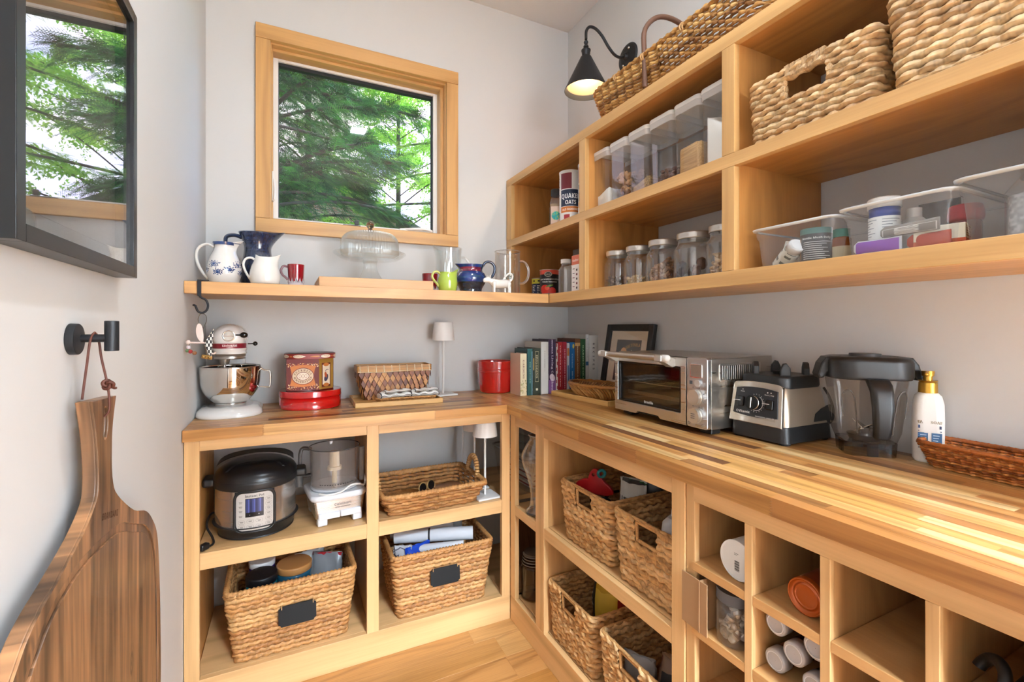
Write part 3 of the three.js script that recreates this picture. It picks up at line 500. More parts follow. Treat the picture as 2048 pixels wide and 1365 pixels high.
{
  const g = std(0xf8fafa, 0.02, 0, { transmission: 0.97, ior: 1.85, thickness: 0 });
  const t = thing('glass_pitcher', 'tall clear cut-glass pitcher behind the green creamer', 'pitcher', [0.97, YS + 0.0005, 0.175], PI);
  const body = spouted(smooth([[0.05, 0], [0.056, 0.006], [0.058, 0.08], [0.06, 0.17], [0.064, 0.215]], 24), 0.005, { spout: 0.012, rise: 0.012, from: 0.75, sharp: 3 }, 96);
  part('body', ribbed(body, 16, 0.012, 0.01, 0.15), g, t);
  part('handle', tube([[-0.06, 0.18, 0], [-0.085, 0.175, 0], [-0.103, 0.15, 0], [-0.1, 0.11, 0], [-0.082, 0.075, 0], [-0.058, 0.055, 0]], 0.007, 30, 10), g, t);
}
{
  const t = thing('creamer', 'lime green glazed creamer beside the dark blue pitcher', 'pitcher', [0.901, YS + 0.0005, 0.375], 0);
  const green = std(0xa9c04a, 0.22, 0, { clearcoat: 1, clearcoatRoughness: 0.1 }), pale = std(0xc9cd74, 0.22, 0, { clearcoat: 1 });
  part('body', spouted(smooth([[0.028, 0], [0.036, 0.004], [0.041, 0.03], [0.04, 0.052], [0.033, 0.072], [0.034, 0.079]], 30), 0.0028, { spout: 0.016, rise: 0.02, from: 0.55, sharp: 3.2, back: 0.1 }), green, t);
  part('handle', handleOn([[-0.033, 0.073, 0], [-0.045, 0.082, 0], [-0.06, 0.077, 0], [-0.066, 0.06, 0], [-0.058, 0.044, 0], [-0.046, 0.032, 0], [-0.038, 0.02, 0]], 0.0048, 1.3), pale, t);
}
{
  const t = thing('pitcher', 'round bellied pitcher glazed deep blue with a red streak', 'pitcher', [1.025, YS + 0.0005, 0.32], PI - 0.12);
  const map = (() => { const n = pnoise(81, 24, 18), m = pnoise(82, 9, 6), s = pnoise(83, 60, 60); return dataTex(512, 256, (u, v) => { const k = n(u * 24, v * 18), b = m(u * 9, v * 6), f = s(u * 60, v * 60) - 0.5; if (v > 0.72 && v < 0.86 && b > 0.42) return [0.34 + 0.2 * k, 0.08 + 0.06 * k, 0.16 + 0.1 * k]; if (v < 0.36) return [0.09 + 0.09 * k + 0.05 * f, 0.14 + 0.07 * k, 0.2 + 0.07 * k]; return [0.05 + 0.12 * k * k + 0.05 * f, 0.13 + 0.16 * k, 0.32 + 0.22 * b]; }); })();
  const g = spouted(smooth([[0.046, 0], [0.049, 0.006], [0.05, 0.02], [0.064, 0.045], [0.0695, 0.065], [0.063, 0.085], [0.053, 0.098], [0.052, 0.108], [0.06, 0.124]], 40), 0.0045, { spout: 0.012, rise: 0.004, from: 0.82, sharp: 6 }), p = g.attributes.position, uv = g.attributes.uv;
  for (let i = 0; i < p.count; i++) uv.setY(i, p.getY(i) / 0.13);
  part('body', g, new THREE.MeshPhysicalMaterial({ map, roughness: 0.14, clearcoat: 1, clearcoatRoughness: 0.05 }), t);
  part('handle', handleOn([[-0.054, 0.122, 0], [-0.068, 0.14, 0], [-0.09, 0.142, 0], [-0.108, 0.125, 0], [-0.108, 0.098, 0], [-0.095, 0.075, 0], [-0.068, 0.062, 0]], 0.0062, 1.3), std(0x1b2c4a, 0.18, 0, { clearcoat: 1 }), t);
}
{
  const g = std(0xf6f4f2, 0.02, 0, { transmission: 1, ior: 1.75, thickness: 0 });
  const t = thing('glass_jug', 'clear straight-sided glass jug with a curved handle near the shelving', 'jug', [1.238, YS + 0.0005, 0.25], 0);
  part('body', vessel([[0.056, 0], [0.06, 0.004], [0.06, 0.2], [0.061, 0.207]], 0.0025, 48, 0.006), g, t);
  part('rim', T(new THREE.TorusGeometry(0.0605, 0.0016, 8, 48), 0, 0.2085, 0, PI / 2), std(0xd8cfc6, 0.05, 0, { transmission: 0.7, thickness: 0 }), t);
  part('handle', tube([[0.059, 0.168, 0], [0.085, 0.167, 0], [0.107, 0.147, 0], [0.113, 0.115, 0], [0.103, 0.08, 0], [0.083, 0.064, 0], [0.059, 0.062, 0]], 0.0058, 30, 10), std(0xffffff, 0.03, 0, { transmission: 0.9, ior: 1.5, thickness: 0.006 }), t);
  part('herb_print', T(new THREE.CylinderGeometry(0.0605, 0.0605, 0.05, 24, 1, true, -1.0, 1.5), 0, 0.09, 0, 0, 0), new THREE.MeshPhysicalMaterial({ map: canvasTex(256, 128, (x, w, h) => { x.clearRect(0, 0, w, h); const r = rng(8); for (let i = 0; i < 120; i++) { x.fillStyle = pick(['rgba(70,90,70,0.8)', 'rgba(110,125,105,0.7)', 'rgba(60,70,66,0.8)'], r); x.beginPath(); x.ellipse(w / 2 + (r() - 0.5) * 110, h / 2 + (r() - 0.4) * 70, 3 + 7 * r(), 2 + 3 * r(), r() * 3, 0, 7); x.fill(); } }), transparent: true, side: THREE.DoubleSide, roughness: 0.5 }), t);
}
{   // cow shaped creamer: one loft for the trunk and head, legs and tail joined on
  const t = thing('cow_creamer', 'white porcelain creamer shaped like a cow with a looped tail', 'creamer', [1.125, YS + 0.0005, 0.402], 0.0);
  const c = [], sec = [[-0.074, 0.052, 0.003, 0.003], [-0.072, 0.052, 0.008, 0.007], [-0.062, 0.054, 0.011, 0.01], [-0.05, 0.056, 0.014, 0.012], [-0.043, 0.051, 0.013, 0.012], [-0.034, 0.045, 0.016, 0.014], [-0.02, 0.04, 0.019, 0.018], [0.005, 0.039, 0.019, 0.019], [0.028, 0.041, 0.019, 0.018], [0.044, 0.042, 0.016, 0.015], [0.054, 0.04, 0.008, 0.008], [0.056, 0.04, 0.003, 0.003]];
  for (const [x, y, a, b] of sec) { const ring_ = []; for (let i = 0; i < 18; i++) { const th = i / 18 * 2 * PI; ring_.push([x, y + a * Math.cos(th), b * Math.sin(th)]); } c.push(ring_); }
  const legs = [[-0.028, 0.012], [-0.024, -0.012], [0.042, 0.011], [0.046, -0.011]].map(([x, z]) => lathe(smooth([[0.0005, 0], [0.0062, 0], [0.0048, 0.012], [0.006, 0.026], [0.01, 0.045], [0.0005, 0.05]], 14), 12).translate(x, 0, z));
  part('body', [loft(c), ...legs], china, t);
  part('tail', tube([[0.05, 0.05, 0], [0.062, 0.062, 0], [0.064, 0.08, 0], [0.052, 0.088, 0], [0.038, 0.08, 0], [0.026, 0.066, 0], [0.02, 0.055, 0]], 0.0042, 30, 8), china, t);
  part('ear', [-1, 1].map((s) => T(new THREE.SphereGeometry(0.006, 10, 8).scale(0.6, 1.4, 0.5), -0.047, 0.069, s * 0.011, s * 0.6)), china, t);
  part('horn', [-1, 1].map((s) => T(new THREE.ConeGeometry(0.003, 0.012, 8), -0.042, 0.071, s * 0.006, s * 0.4)), china, t);
}
{   // iron hook over the shelf edge
  const t = thing('shelf_hook', 'black iron S hook hung over the front edge of the wall shelf', 'hook', [0.052, YS, 0.4525]);
  part('strap', [bx(0.011, 0.0035, 0.03, -0.009, 0.0025, -0.011, 0.001), bx(0.011, 0.052, 0.0035, -0.009, -0.0215, 0.0035, 0.001), bx(0.026, 0.0035, 0.006, 0.004, 0.0025, -0.002, 0.001)], M.blackIron, t);
  part('curl', rod([[-0.009, -0.046, 0.004], [-0.004, -0.053, 0.004], [0.008, -0.06, 0.004], [0.0145, -0.076, 0.004], [0.011, -0.094, 0.004], [-0.001, -0.103, 0.004], [-0.012, -0.098, 0.004], [-0.018, -0.084, 0.004], [-0.02, -0.079, 0.004], [-0.024, -0.078, 0.004]], 0.0034, 44, 8), M.blackIron, t);
}
{   // ornament hanging from the hook
  const t = thing('hanging_ornament', 'small painted ornament with checked skirt and bead fruits hanging from the iron hook', 'ornament', [0.052, 1.187, 0.4565]);
  const wire = std(0x6f6350, 0.5, 0.6);
  part('wire_loop', [tube([[0, 0.045, 0], [-0.008, 0.06, 0], [-0.012, 0.08, 0], [-0.004, 0.0965, 0], [0.008, 0.092, 0], [0.011, 0.075, 0], [0.004, 0.055, 0], [0, 0.042, 0], [0.002, 0.0, 0]], 0.0009, 50, 5)], wire, t);
  const pinkish = std(0xe6d3ca, 0.55), s = new THREE.Shape(); s.moveTo(0, 0); s.bezierCurveTo(-0.02, 0.01, -0.022, 0.05, -0.012, 0.062); s.bezierCurveTo(-0.003, 0.066, 0.001, 0.05, 0.002, 0.03); s.bezierCurveTo(0.004, 0.018, 0.003, 0.006, 0, 0);
  part('wing', T(ext(s, 0.004, 0.0008), 0.0, 0.002, -0.002), pinkish, t);
  const check = canvasTex(64, 64, (x) => { for (let i = 0; i < 8; i++) for (let j = 0; j < 8; j++) { x.fillStyle = (i + j) % 2 ? '#15151a' : '#f2eee6'; x.fillRect(i * 8, j * 8, 8, 8); } });
  const k = poly([[0.006, 0.0], [0.02, 0.03], [0.032, 0.05], [0.028, 0.005], [0.024, -0.045], [0.014, -0.03]]), kg = ext(k, 0.005, 0.0008); { const uv = kg.attributes.uv; for (let i = 0; i < uv.count; i++) uv.setXY(i, uv.getX(i) * 24 + 0.5, uv.getY(i) * 12); } check.wrapS = check.wrapT = THREE.RepeatWrapping;
  part('checked_skirt', kg.translate(0, 0, 0.002), new THREE.MeshPhysicalMaterial({ map: check, roughness: 0.6 }), t);
  part('body', [...rod([[-0.04, 0.004, 0.001], [-0.02, 0.003, 0.001], [0.004, 0.002, 0.001]], 0.003, 8), new THREE.SphereGeometry(0.0068, 14, 10).translate(-0.0385, 0.005, 0.001), ...rod([[0.02, -0.03, 0.004], [0.03, -0.034, 0.004], [0.036, -0.03, 0.004]], 0.0026, 8)], pinkish, t);
  for (const [x, y, r, c] of [[-0.0375, -0.012, 0.0065, 0xc9c0c8], [-0.0395, -0.022, 0.006, 0x59704a], [-0.032, -0.025, 0.0065, 0x9c2a2f], [-0.021, -0.03, 0.0065, 0x8a5a35]]) part('bead', new THREE.SphereGeometry(r, 14, 10).translate(x, y, 0.004), std(c, 0.3), t);
  part('bead_wire', tube([[-0.034, -0.001, 0.004], [-0.036, -0.01, 0.006], [-0.032, -0.02, 0.006], [-0.022, -0.026, 0.006]], 0.0009, 14, 5), wire, t);
  part('gold_charm', [T(new RoundedBoxGeometry(0.03, 0.013, 0.008, 2, 0.003), 0.012, -0.044, 0.003, 0, 0, -0.2), ...[-0.008, 0, 0.008].map((x) => new THREE.SphereGeometry(0.0042, 8, 6).translate(0.012 + x, -0.044 - x * 0.2, 0.008))], std(0xb08a4e, 0.35, 0.8), t);
  part('charm_wire', tube([[0.006, 0, 0.004], [0.009, -0.02, 0.004], [0.011, -0.038, 0.003]], 0.0009, 10, 5), wire, t);
}
// ================= ON THE COUNTER, LEFT RUN =================
{   // stand mixer, head towards the room
  const t = thing('stand_mixer', 'white stand mixer with a polished steel bowl in the left corner of the counter', 'mixer', [0.1065, H + 0.0005, 0.205], 0.03);
  const w = M.whiteGloss;
  const rings = [[0, 0.002, 1], [0.006, 0, 1.02], [0.02, 0, 0.99], [0.03, 0, 0.86], [0.033, 0, 0.7]].map(([y, , k]) => ring(0.21 * k, 0.29 * k, 0.09, y, 10, 0, -0.022));
  part('base', loft(rings), w, t);
  part('column', loft([[0.028, 0.12, 0.075, -0.128], [0.08, 0.095, 0.062, -0.135], [0.16, 0.085, 0.062, -0.137], [0.235, 0.09, 0.07, -0.133]].map(([y, a, b, z]) => ring(a, b, 0.03, y, 8, 0, z))), w, t);
  const head = [[-0.168, 0.284, 0.012, 0.012], [-0.165, 0.284, 0.03, 0.03], [-0.145, 0.284, 0.046, 0.046], [-0.1, 0.284, 0.055, 0.053], [-0.03, 0.284, 0.058, 0.055], [0.04, 0.284, 0.057, 0.054], [0.075, 0.284, 0.052, 0.049], [0.092, 0.284, 0.042, 0.04], [0.1, 0.285, 0.028, 0.027], [0.1015, 0.285, 0.01, 0.01]].map(([z, y, a, b]) => { const o = []; for (let i = 0; i < 28; i++) { const th = -i / 28 * 2 * PI, cy = Math.sin(th); o.push([a * Math.cos(th), y + b * cy * (cy < 0 ? 0.86 : 1), z]); } return o; });
  part('head', loft(head), w, t);
  part('head_skirt', [lathe(smooth([[0.0005, 0.226], [0.051, 0.226], [0.052, 0.235], [0.052, 0.25], [0.0005, 0.256]], 18), 40).translate(0, 0, 0.035)], w, t);
  part('steel_ring', lathe([[0.0005, 0.208], [0.049, 0.208], [0.05, 0.211], [0.0505, 0.226], [0.0005, 0.226]], 40).translate(0, 0, 0.035), M.steel, t);
  const band = printed(512, 64, (x, W_, H_) => { x.fillStyle = '#7c1726'; x.fillRect(0, 0, W_, H_); x.fillStyle = '#c9c4bf'; x.fillRect(0, 0, W_, 5); x.fillRect(0, H_ - 5, W_, 5); text(x, 'KitchenAid', 268, 28, 32, '#f4f1ec', 'serif'); text(x, 'CLASSIC', 256, 52, 12, '#f4f1ec'); }, 0.3);
  const bg = new THREE.CylinderGeometry(0.0592, 0.058, 0.02, 40, 1, true, -1.15, 2.3).scale(1, 1, 1.14).translate(0, 0.257, 0.039);
  part('trim_band', bg, band, t);
  part('hub', [T(cyl(0.0185, 0.021, 0.006, 0, 0, 0), 0, 0.293, 0.0965, PI / 2), T(new THREE.TorusGeometry(0.018, 0.002, 8, 30), 0, 0.293, 0.1035), bx(0.034, 0.005, 0.004, 0, 0.293, 0.1035, 0.001)], M.chrome, t);
  part('hub_knob', [T(cyl(0.003, 0.003, 0.026, 0, 0, 0, 10), 0.018, 0.296, 0.099, 0, 0, -PI / 2), new THREE.SphereGeometry(0.0105, 16, 12).scale(1.25, 1, 1).translate(0.047, 0.296, 0.099)], M.blackGloss, t);
  part('speed_lever', [T(cyl(0.002, 0.002, 0.02, 0, 0, 0, 8), 0.056, 0.262, 0.02, 0, 0, -PI / 2), new THREE.SphereGeometry(0.0085, 14, 10).translate(0.081, 0.262, 0.02)], M.blackGloss, t);
  part('beater_shaft', [cyl(0.014, 0.019, 0.022, -0.018, 0.186, 0.03, 20), cyl(0.006, 0.006, 0.06, -0.018, 0.13, 0.03, 12)], M.steel, t);
  const bowl = part('bowl', vessel(smooth([[0.054, 0.046], [0.062, 0.052], [0.088, 0.085], [0.098, 0.13], [0.1, 0.178]], 30), 0.0014, 64), std(0xe3e0db, 0.035, 1), t);
  part('bowl_rim', T(new THREE.TorusGeometry(0.1, 0.0017, 8, 64), 0, 0.178, 0, PI / 2), M.chrome, bowl);
  part('bowl_foot', lathe([[0.047, 0.0335], [0.051, 0.034], [0.05, 0.04], [0.053, 0.047], [0.0005, 0.05]], 48), M.chrome, t);
  part('bowl_handle', tube([[0.0985, 0.166, 0.0], [0.115, 0.158, 0.002], [0.1285, 0.156, 0.003], [0.131, 0.15, 0.003], [0.131, 0.1, 0.003], [0.128, 0.094, 0.003], [0.095, 0.095, 0]], 0.0032, 50, 8), M.chrome, t);
}
{
  const red = std(0xc2100f, 0.16, 0, { clearcoat: 1, clearcoatRoughness: 0.06 });
  const t = thing('round_tin', 'low round bright red cookie tin with a lid under a patterned tin', 'tin', [0.385, H + 0.0005, 0.155]);
  part('body', lathe([[0.0005, 0], [0.114, 0], [0.1165, 0.002], [0.1165, 0.056], [0.0005, 0.056]], 72), red, t);
  part('lid', lathe([[0.1165, 0.0475], [0.1185, 0.0475], [0.1195, 0.049], [0.1185, 0.0505], [0.1183, 0.069], [0.1165, 0.071], [0.112, 0.0695], [0.0005, 0.0695]], 72), red, t);
  const u = thing('patterned_tin', 'red and gold decorated biscuit tin standing on the red cookie tin', 'tin', [0.383, H + 0.0715, 0.15], 0.0);
  const side = (w, h, f) => printed(w, h, f, 0.4);
  const front = side(512, 512, (x, w, h) => {
    x.fillStyle = '#641410'; x.fillRect(0, 0, w, h); x.strokeStyle = '#caa15a'; const r = rng(3);
    for (let i = 0; i < 260; i++) { x.fillStyle = pick(['#e7c9a0', '#c9803c', '#8e241c', '#d9a25c'], r); x.beginPath(); x.arc(r() * w, r() < 0.5 ? 75 + r() * 60 : 410 + r() * 90, 3 + 7 * r(), 0, 7); x.fill(); }
    x.fillStyle = '#c87434'; x.beginPath(); x.moveTo(50, 130); x.bezierCurveTo(200, 90, 310, 90, 462, 130); x.bezierCurveTo(420, 220, 420, 340, 462, 430); x.bezierCurveTo(310, 470, 200, 470, 50, 430); x.bezierCurveTo(90, 340, 90, 220, 50, 130); x.fill();
    for (const [a, b, c] of [[176, 138, '#6d1612'], [166, 128, '#dcc4a2'], [100, 68, '#6d1612'], [92, 60, '#f0e2cf']]) { x.fillStyle = c; x.beginPath(); x.ellipse(256, 285, a, b, 0, 0, 7); x.fill(); }
    x.save(); x.translate(256, 285); x.fillStyle = '#5d1a16'; x.font = 'bold 40px serif'; x.textAlign = 'center'; x.textBaseline = 'middle';
    [...'PECKHEUS'].forEach((c, i) => { x.save(); const a = -1.2 + i * 0.343; x.translate(Math.sin(a) * 134, -Math.cos(a) * 96); x.rotate(a * 0.8); x.fillText(c, 0, 0); x.restore(); }); [...'PEPPARKAKOR'].forEach((c, i) => { x.save(); const a = 1.32 - i * 0.264; x.translate(Math.sin(a) * 134, Math.cos(a) * 96); x.rotate(-a * 0.8); x.fillText(c, 0, 0); x.restore(); });
    x.strokeStyle = '#9a4a3a'; x.lineWidth = 4; for (const d of [-46, 0, 46]) { x.beginPath(); x.ellipse(d, 0, 18, 30, 0, 0, 7); x.stroke(); } x.restore();
    x.fillStyle = '#6b1210'; x.fillRect(0, 0, w, 62);
  });
  const gold = side(256, 512, (x, w, h) => { x.fillStyle = '#96702c'; x.fillRect(0, 0, w, h); x.fillStyle = '#5d1a16'; x.fillRect(48, 80, 160, 400); x.fillStyle = '#efe2cb'; x.fillRect(62, 110, 132, 330); x.fillStyle = '#c0763a'; x.beginPath(); x.ellipse(128, 110, 50, 30, 0, 0, 7); x.ellipse(128, 445, 50, 30, 0, 0, 7); x.fill(); x.fillStyle = '#3b3550'; x.beginPath(); x.ellipse(128, 330, 34, 62, 0.3, 0, 7); x.fill(); x.fillStyle = '#b2532b'; x.beginPath(); x.ellipse(120, 280, 22, 50, -0.2, 0, 7); x.fill(); x.strokeStyle = '#3b3550'; x.lineWidth = 9; x.beginPath(); x.arc(150, 225, 34, PI, 5.3); x.stroke(); const r = rng(9); for (let i = 0; i < 70; i++) { x.fillStyle = '#b59a86'; x.fillRect(66 + r() * 120, 140 + r() * 290, 4, 4); } });
  const dark = side(256, 256, (x, w, h) => { x.fillStyle = '#5b1812'; x.fillRect(0, 0, w, h); const r = rng(6); for (let i = 0; i < 160; i++) { x.fillStyle = pick(['#8a4a22', '#7a1d15', '#a86a34'], r); x.beginPath(); x.arc(r() * w, r() * h, 3 + 8 * r(), 0, 7); x.fill(); } });
  const lidm = side(1024, 96, (x, w, h) => { x.fillStyle = '#8a231b'; x.fillRect(0, 0, w, h); for (let k = 0; k < 8; k++) { x.fillStyle = '#ead9c2'; x.beginPath(); x.ellipse(k * 128 + 64, 48, 44, 32, 0, 0, 7); x.fill(); x.fillStyle = '#c9803c'; x.beginPath(); x.arc(k * 128, 48, 13, 0, 7); x.fill(); x.fillStyle = '#8a5a48'; for (let j = -2; j < 3; j++) x.fillRect(k * 128 + 58 + j * 14, 40 + (j % 2) * 8, 9, 5); } });
  const hh = 0.125, quad = (x0, z0, x1, z1, m, name) => { const l = Math.hypot(x1 - x0, z1 - z0), g = new THREE.PlaneGeometry(l, hh), a = Math.atan2(-(z1 - z0), x1 - x0); part(name, [g.rotateY(a).translate((x0 + x1) / 2, hh / 2 + 0.003, (z0 + z1) / 2)], m, u); };
  const P = [[-0.088, 0.062], [0.03, 0.07], [0.086, 0.03], [0.092, -0.02], [0.088, -0.062], [-0.03, -0.07], [-0.086, -0.03], [-0.092, 0.02]];
  part('body', loft([P.map(([x, z]) => [x * 0.985, 0, z * 0.985]).reverse(), P.map(([x, z]) => [x * 0.985, 0.131, z * 0.985]).reverse()]), std(0x6d1a14, 0.3), u);
  P.forEach(([x, z], i) => { const [a, b] = P[(i + 1) % 8]; quad(x, z, a, b, i % 4 === 0 ? front : i % 4 === 1 ? gold : dark, i % 4 === 0 ? 'front_panel' : 'side_panel'); });
  part('lid', [loft([0.127, 0.147].map((y) => ring(0.194, 0.15, 0.07, y, 10)))], lidm, u);
  part('lid_seam', loft([0.147, 0.15].map((y, i) => ring(0.192 - 0.008 * i, 0.148 - 0.008 * i, 0.07, y, 10))), std(0x40120f, 0.3), u);
}
function tray(t, w, d, h, mat) { part('tray_floor', bc(-w / 2 + 0.008, w / 2 - 0.008, 0, 0.008, -d / 2 + 0.008, d / 2 - 0.008, 'x'), mat, t); for (const s of [-1, 1]) { part('tray_side', bc(-w / 2, w / 2, 0, h, s > 0 ? d / 2 - 0.008 : -d / 2, s > 0 ? d / 2 : -d / 2 + 0.008, 'x'), mat, t); part('tray_side', bc(s > 0 ? w / 2 - 0.008 : -w / 2, s > 0 ? w / 2 : -w / 2 + 0.008, 0, h, -d / 2 + 0.008, d / 2 - 0.008, 'z'), mat, t); } }
const bamboo = wood(0xd9a864, texPoplar, 1.2, 0.2, 0.4);
{
  const t = thing('wooden_tray', 'shallow square bamboo tray under the splint basket and napkins', 'tray', [0.725, H + 0.0005, 0.18], -0.03); tray(t, 0.36, 0.255, 0.02, bamboo);
  const u = thing('wooden_tray', 'shallow bamboo tray under the wicker bowl beside the oven', 'tray', [1.555, H + 0.0005, 0.51], PI / 2 + 0.1); tray(u, 0.385, 0.21, 0.022, bamboo);
}
{   // plaited splint basket: each diamond of the front, and of the ends, is a piece of its own
  const t = thing('splint_basket', 'brown plaited splint basket with a laced pale rim', 'basket', [0.728, H + 0.0095, 0.118], -0.02);
  const tones = [0x8a4c22, 0xd69a5a, 0x743c1a, 0xbd7a40, 0xe0ae74].map((c) => straw(c, 0.5)), r = rng(44);
  const w0 = 0.255, w1 = 0.318, d0 = 0.085, d1 = 0.12, h = 0.122;
  part('lining', loft([[0.0, w0 - 0.006, d0 - 0.006], [h, w1 - 0.006, d1 - 0.006]].map(([y, w, d]) => ring(w, d, 0.012, y, 4)), true, false), straw(0x70452a, 0.6), t);
  const face = (cols, rows, half0, half1, z0, z1, turn) => { const dx = 1 / cols, geo = (a, b) => { const s = poly([[0, -b], [a, 0], [0, b], [-a, 0]]); return ext(s, 0.0022, 0.0006); };
    for (let j = 0; j < rows; j++) for (let i = 0; i < cols + (j % 2 ? 0 : 1); i++) {
      const f = (j + 0.5) / rows, half = half0 + (half1 - half0) * f, u = ((i + (j % 2 ? 0.5 : 0)) * dx - 0.5) * 2; if (Math.abs(u) > 0.99) continue;
      const a = half * dx * 0.97, b = h / rows * 0.98, g = geo(a, Math.min(b, h / rows)); g.rotateZ(0).translate(0, 0, (i + j) % 2 ? 0.001 : 0); g.rotateX(-0.12); g.translate(u * half, h * f, z0 + (z1 - z0) * f); if (turn) g.rotateY(turn);
      part('splint', g, tones[(j % 2 ? (r() < 0.7 ? 0 : 2) : (r() < 0.6 ? 1 : 3)) + (r() < 0.1 ? 1 : 0)], t);
    } };
  face(13, 6, w0 / 2, w1 / 2, d0 / 2, d1 / 2, 0); face(5, 6, d0 / 2, d1 / 2, w0 / 2, w1 / 2, -PI / 2); face(5, 6, d0 / 2, d1 / 2, w0 / 2, w1 / 2, PI / 2);
  part('rim_band', [loft([h - 0.002, h + 0.026].map((y) => ring(w1 + 0.008, d1 + 0.008, 0.014, y, 5)), false, false), loft([h + 0.026, h - 0.002].map((y) => ring(w1 - 0.002, d1 - 0.002, 0.012, y, 5)), false, false), loft([h + 0.026, h + 0.0262].map((y, i) => ring(w1 + 0.008 - i * 0.01, d1 + 0.008 - i * 0.01, 0.013, y, 5)), false, false)], straw(0xc08c52, 0.5), t);
  const lace = std(0xe8d6b5, 0.7); for (let i = 0; i < 10; i++) part('lacing', T(bx(0.0035, 0.032, 0.002, 0, 0, 0, 0.0006), -0.15 + i * 0.0333, h + 0.013, d1 / 2 + 0.0048, 0, 0, 0.08), lace, t);
  part('lacing_cord', tube([[-0.158, h + 0.002, d1 / 2 + 0.006], [-0.05, h - 0.002, d1 / 2 + 0.007], [0.05, h + 0.003, d1 / 2 + 0.007], [0.158, h + 0.001, d1 / 2 + 0.006]], 0.0014, 30, 5), lace, t);
}
{   // small wicker tray with folded napkins
  const t = basket('wicker_tray', 'small flat dark wicker tray holding printed napkins on the bamboo tray', [0.757, H + 0.0095, 0.24], -0.05, { w0: 0.235, d0: 0.06, w1: 0.255, d1: 0.075, h: 0.018, rows: 3, kind: 'weave', rad: 0.0035, pitch: 0.012, amp: 0.002, mats: strawBrown, rim: 0.004, rimPitch: 0.01, seed: 51, corner: 0.015 });
  const cloth = printed(256, 128, (x, w, h) => { x.fillStyle = '#f1efea'; x.fillRect(0, 0, w, h); const r = rng(17); x.fillStyle = '#2a2a2c'; for (let i = 0; i < 7; i++) { const px = 20 + r() * 210, py = 15 + r() * 90; for (let k = 0; k < 6; k++) x.fillRect(px + k * 6, py + (k % 3) * 2, 4, 5 + r() * 8); } x.strokeStyle = '#2a2a2c'; x.lineWidth = 4; x.strokeRect(3, 3, w - 6, h - 6); }, 0.85);
  const fold = (label, x, z, w, turn, y) => { const n = thing('napkin', label, 'napkin', [x, H + y, z], turn); const rings = []; for (let i = 0; i <= 10; i++) { const u = i / 10 - 0.5, o = [], hh = 0.011 + 0.003 * Math.sin(i * 1.7); for (let k = 0; k < 14; k++) { const a = -k / 14 * 2 * PI; o.push([u * w, hh + Math.sin(a) * hh * (0.9 + 0.1 * Math.cos(i)), Math.cos(a) * 0.028 + 0.004 * Math.sin(i * 0.9)]); } rings.push(o); } part('folded_cloth', loft(rings), cloth, n); part('top_fold', T(loft(rings.map((q) => q.map(([a, b, c]) => [a * 0.86, b * 0.5, c * 0.8]))), 0.006, 0.0225, 0.003, 0, 0.08, 0.03), cloth, n); };
  fold('rolled white napkin with black print, left of the pair in the wicker tray', 0.71, 0.246, 0.14, 0.14, 0.0265); fold('rolled white napkin with black print, right of the pair in the wicker tray', 0.835, 0.248, 0.125, -0.02, 0.0265);
}
function tableLamp(pos, label, turn, group) {
  const t = thing('table_lamp', label, 'lamp', pos, turn, group);
  part('base_plate', bx(0.105, 0.008, 0.105, 0, 0.004, 0, 0.0025), M.white, t); part('pole', cyl(0.0048, 0.0048, 0.265, 0, 0.008, 0, 16), M.white, t);
  part('lamp_shade', lathe([[0.0535, 0.262], [0.044, 0.347], [0.042, 0.349], [0.0005, 0.349], [0.0005, 0.346], [0.0425, 0.3455], [0.0525, 0.262], [0.0535, 0.262]], 48), M.white, t);
}
tableLamp([0.972, H + 0.0005, 0.09], 'slim white table lamp standing on the counter below the wall shelf', 0.15, 'slim white table lamps');
{
  const red = std(0xb1120d, 0.14, 0, { clearcoat: 1, clearcoatRoughness: 0.05 });
  const t = thing('utensil_crock', 'glossy red stoneware crock in the back corner of the counter', 'crock', [1.243, H + 0.0005, 0.098]); t.scale.set(1.13, 0.98, 1.13);
  const prof = [[0.064, 0], [0.07, 0.003], [0.074, 0.012], [0.0805, 0.1]]; for (const y of [0.106, 0.114, 0.122]) prof.push([0.081, y], [0.0822, y + 0.002], [0.0822, y + 0.004], [0.081, y + 0.006]); prof.push([0.0825, 0.15], [0.0832, 0.158], [0.0825, 0.16]);
  part('body', vessel(prof, 0.004, 64), red, t); part('inner_rim', lathe([[0.0775, 0.157], [0.0785, 0.1602], [0.082, 0.1606], [0.0828, 0.1585]], 64), std(0xd9695c, 0.2, 0, { clearcoat: 1 }), t);
}
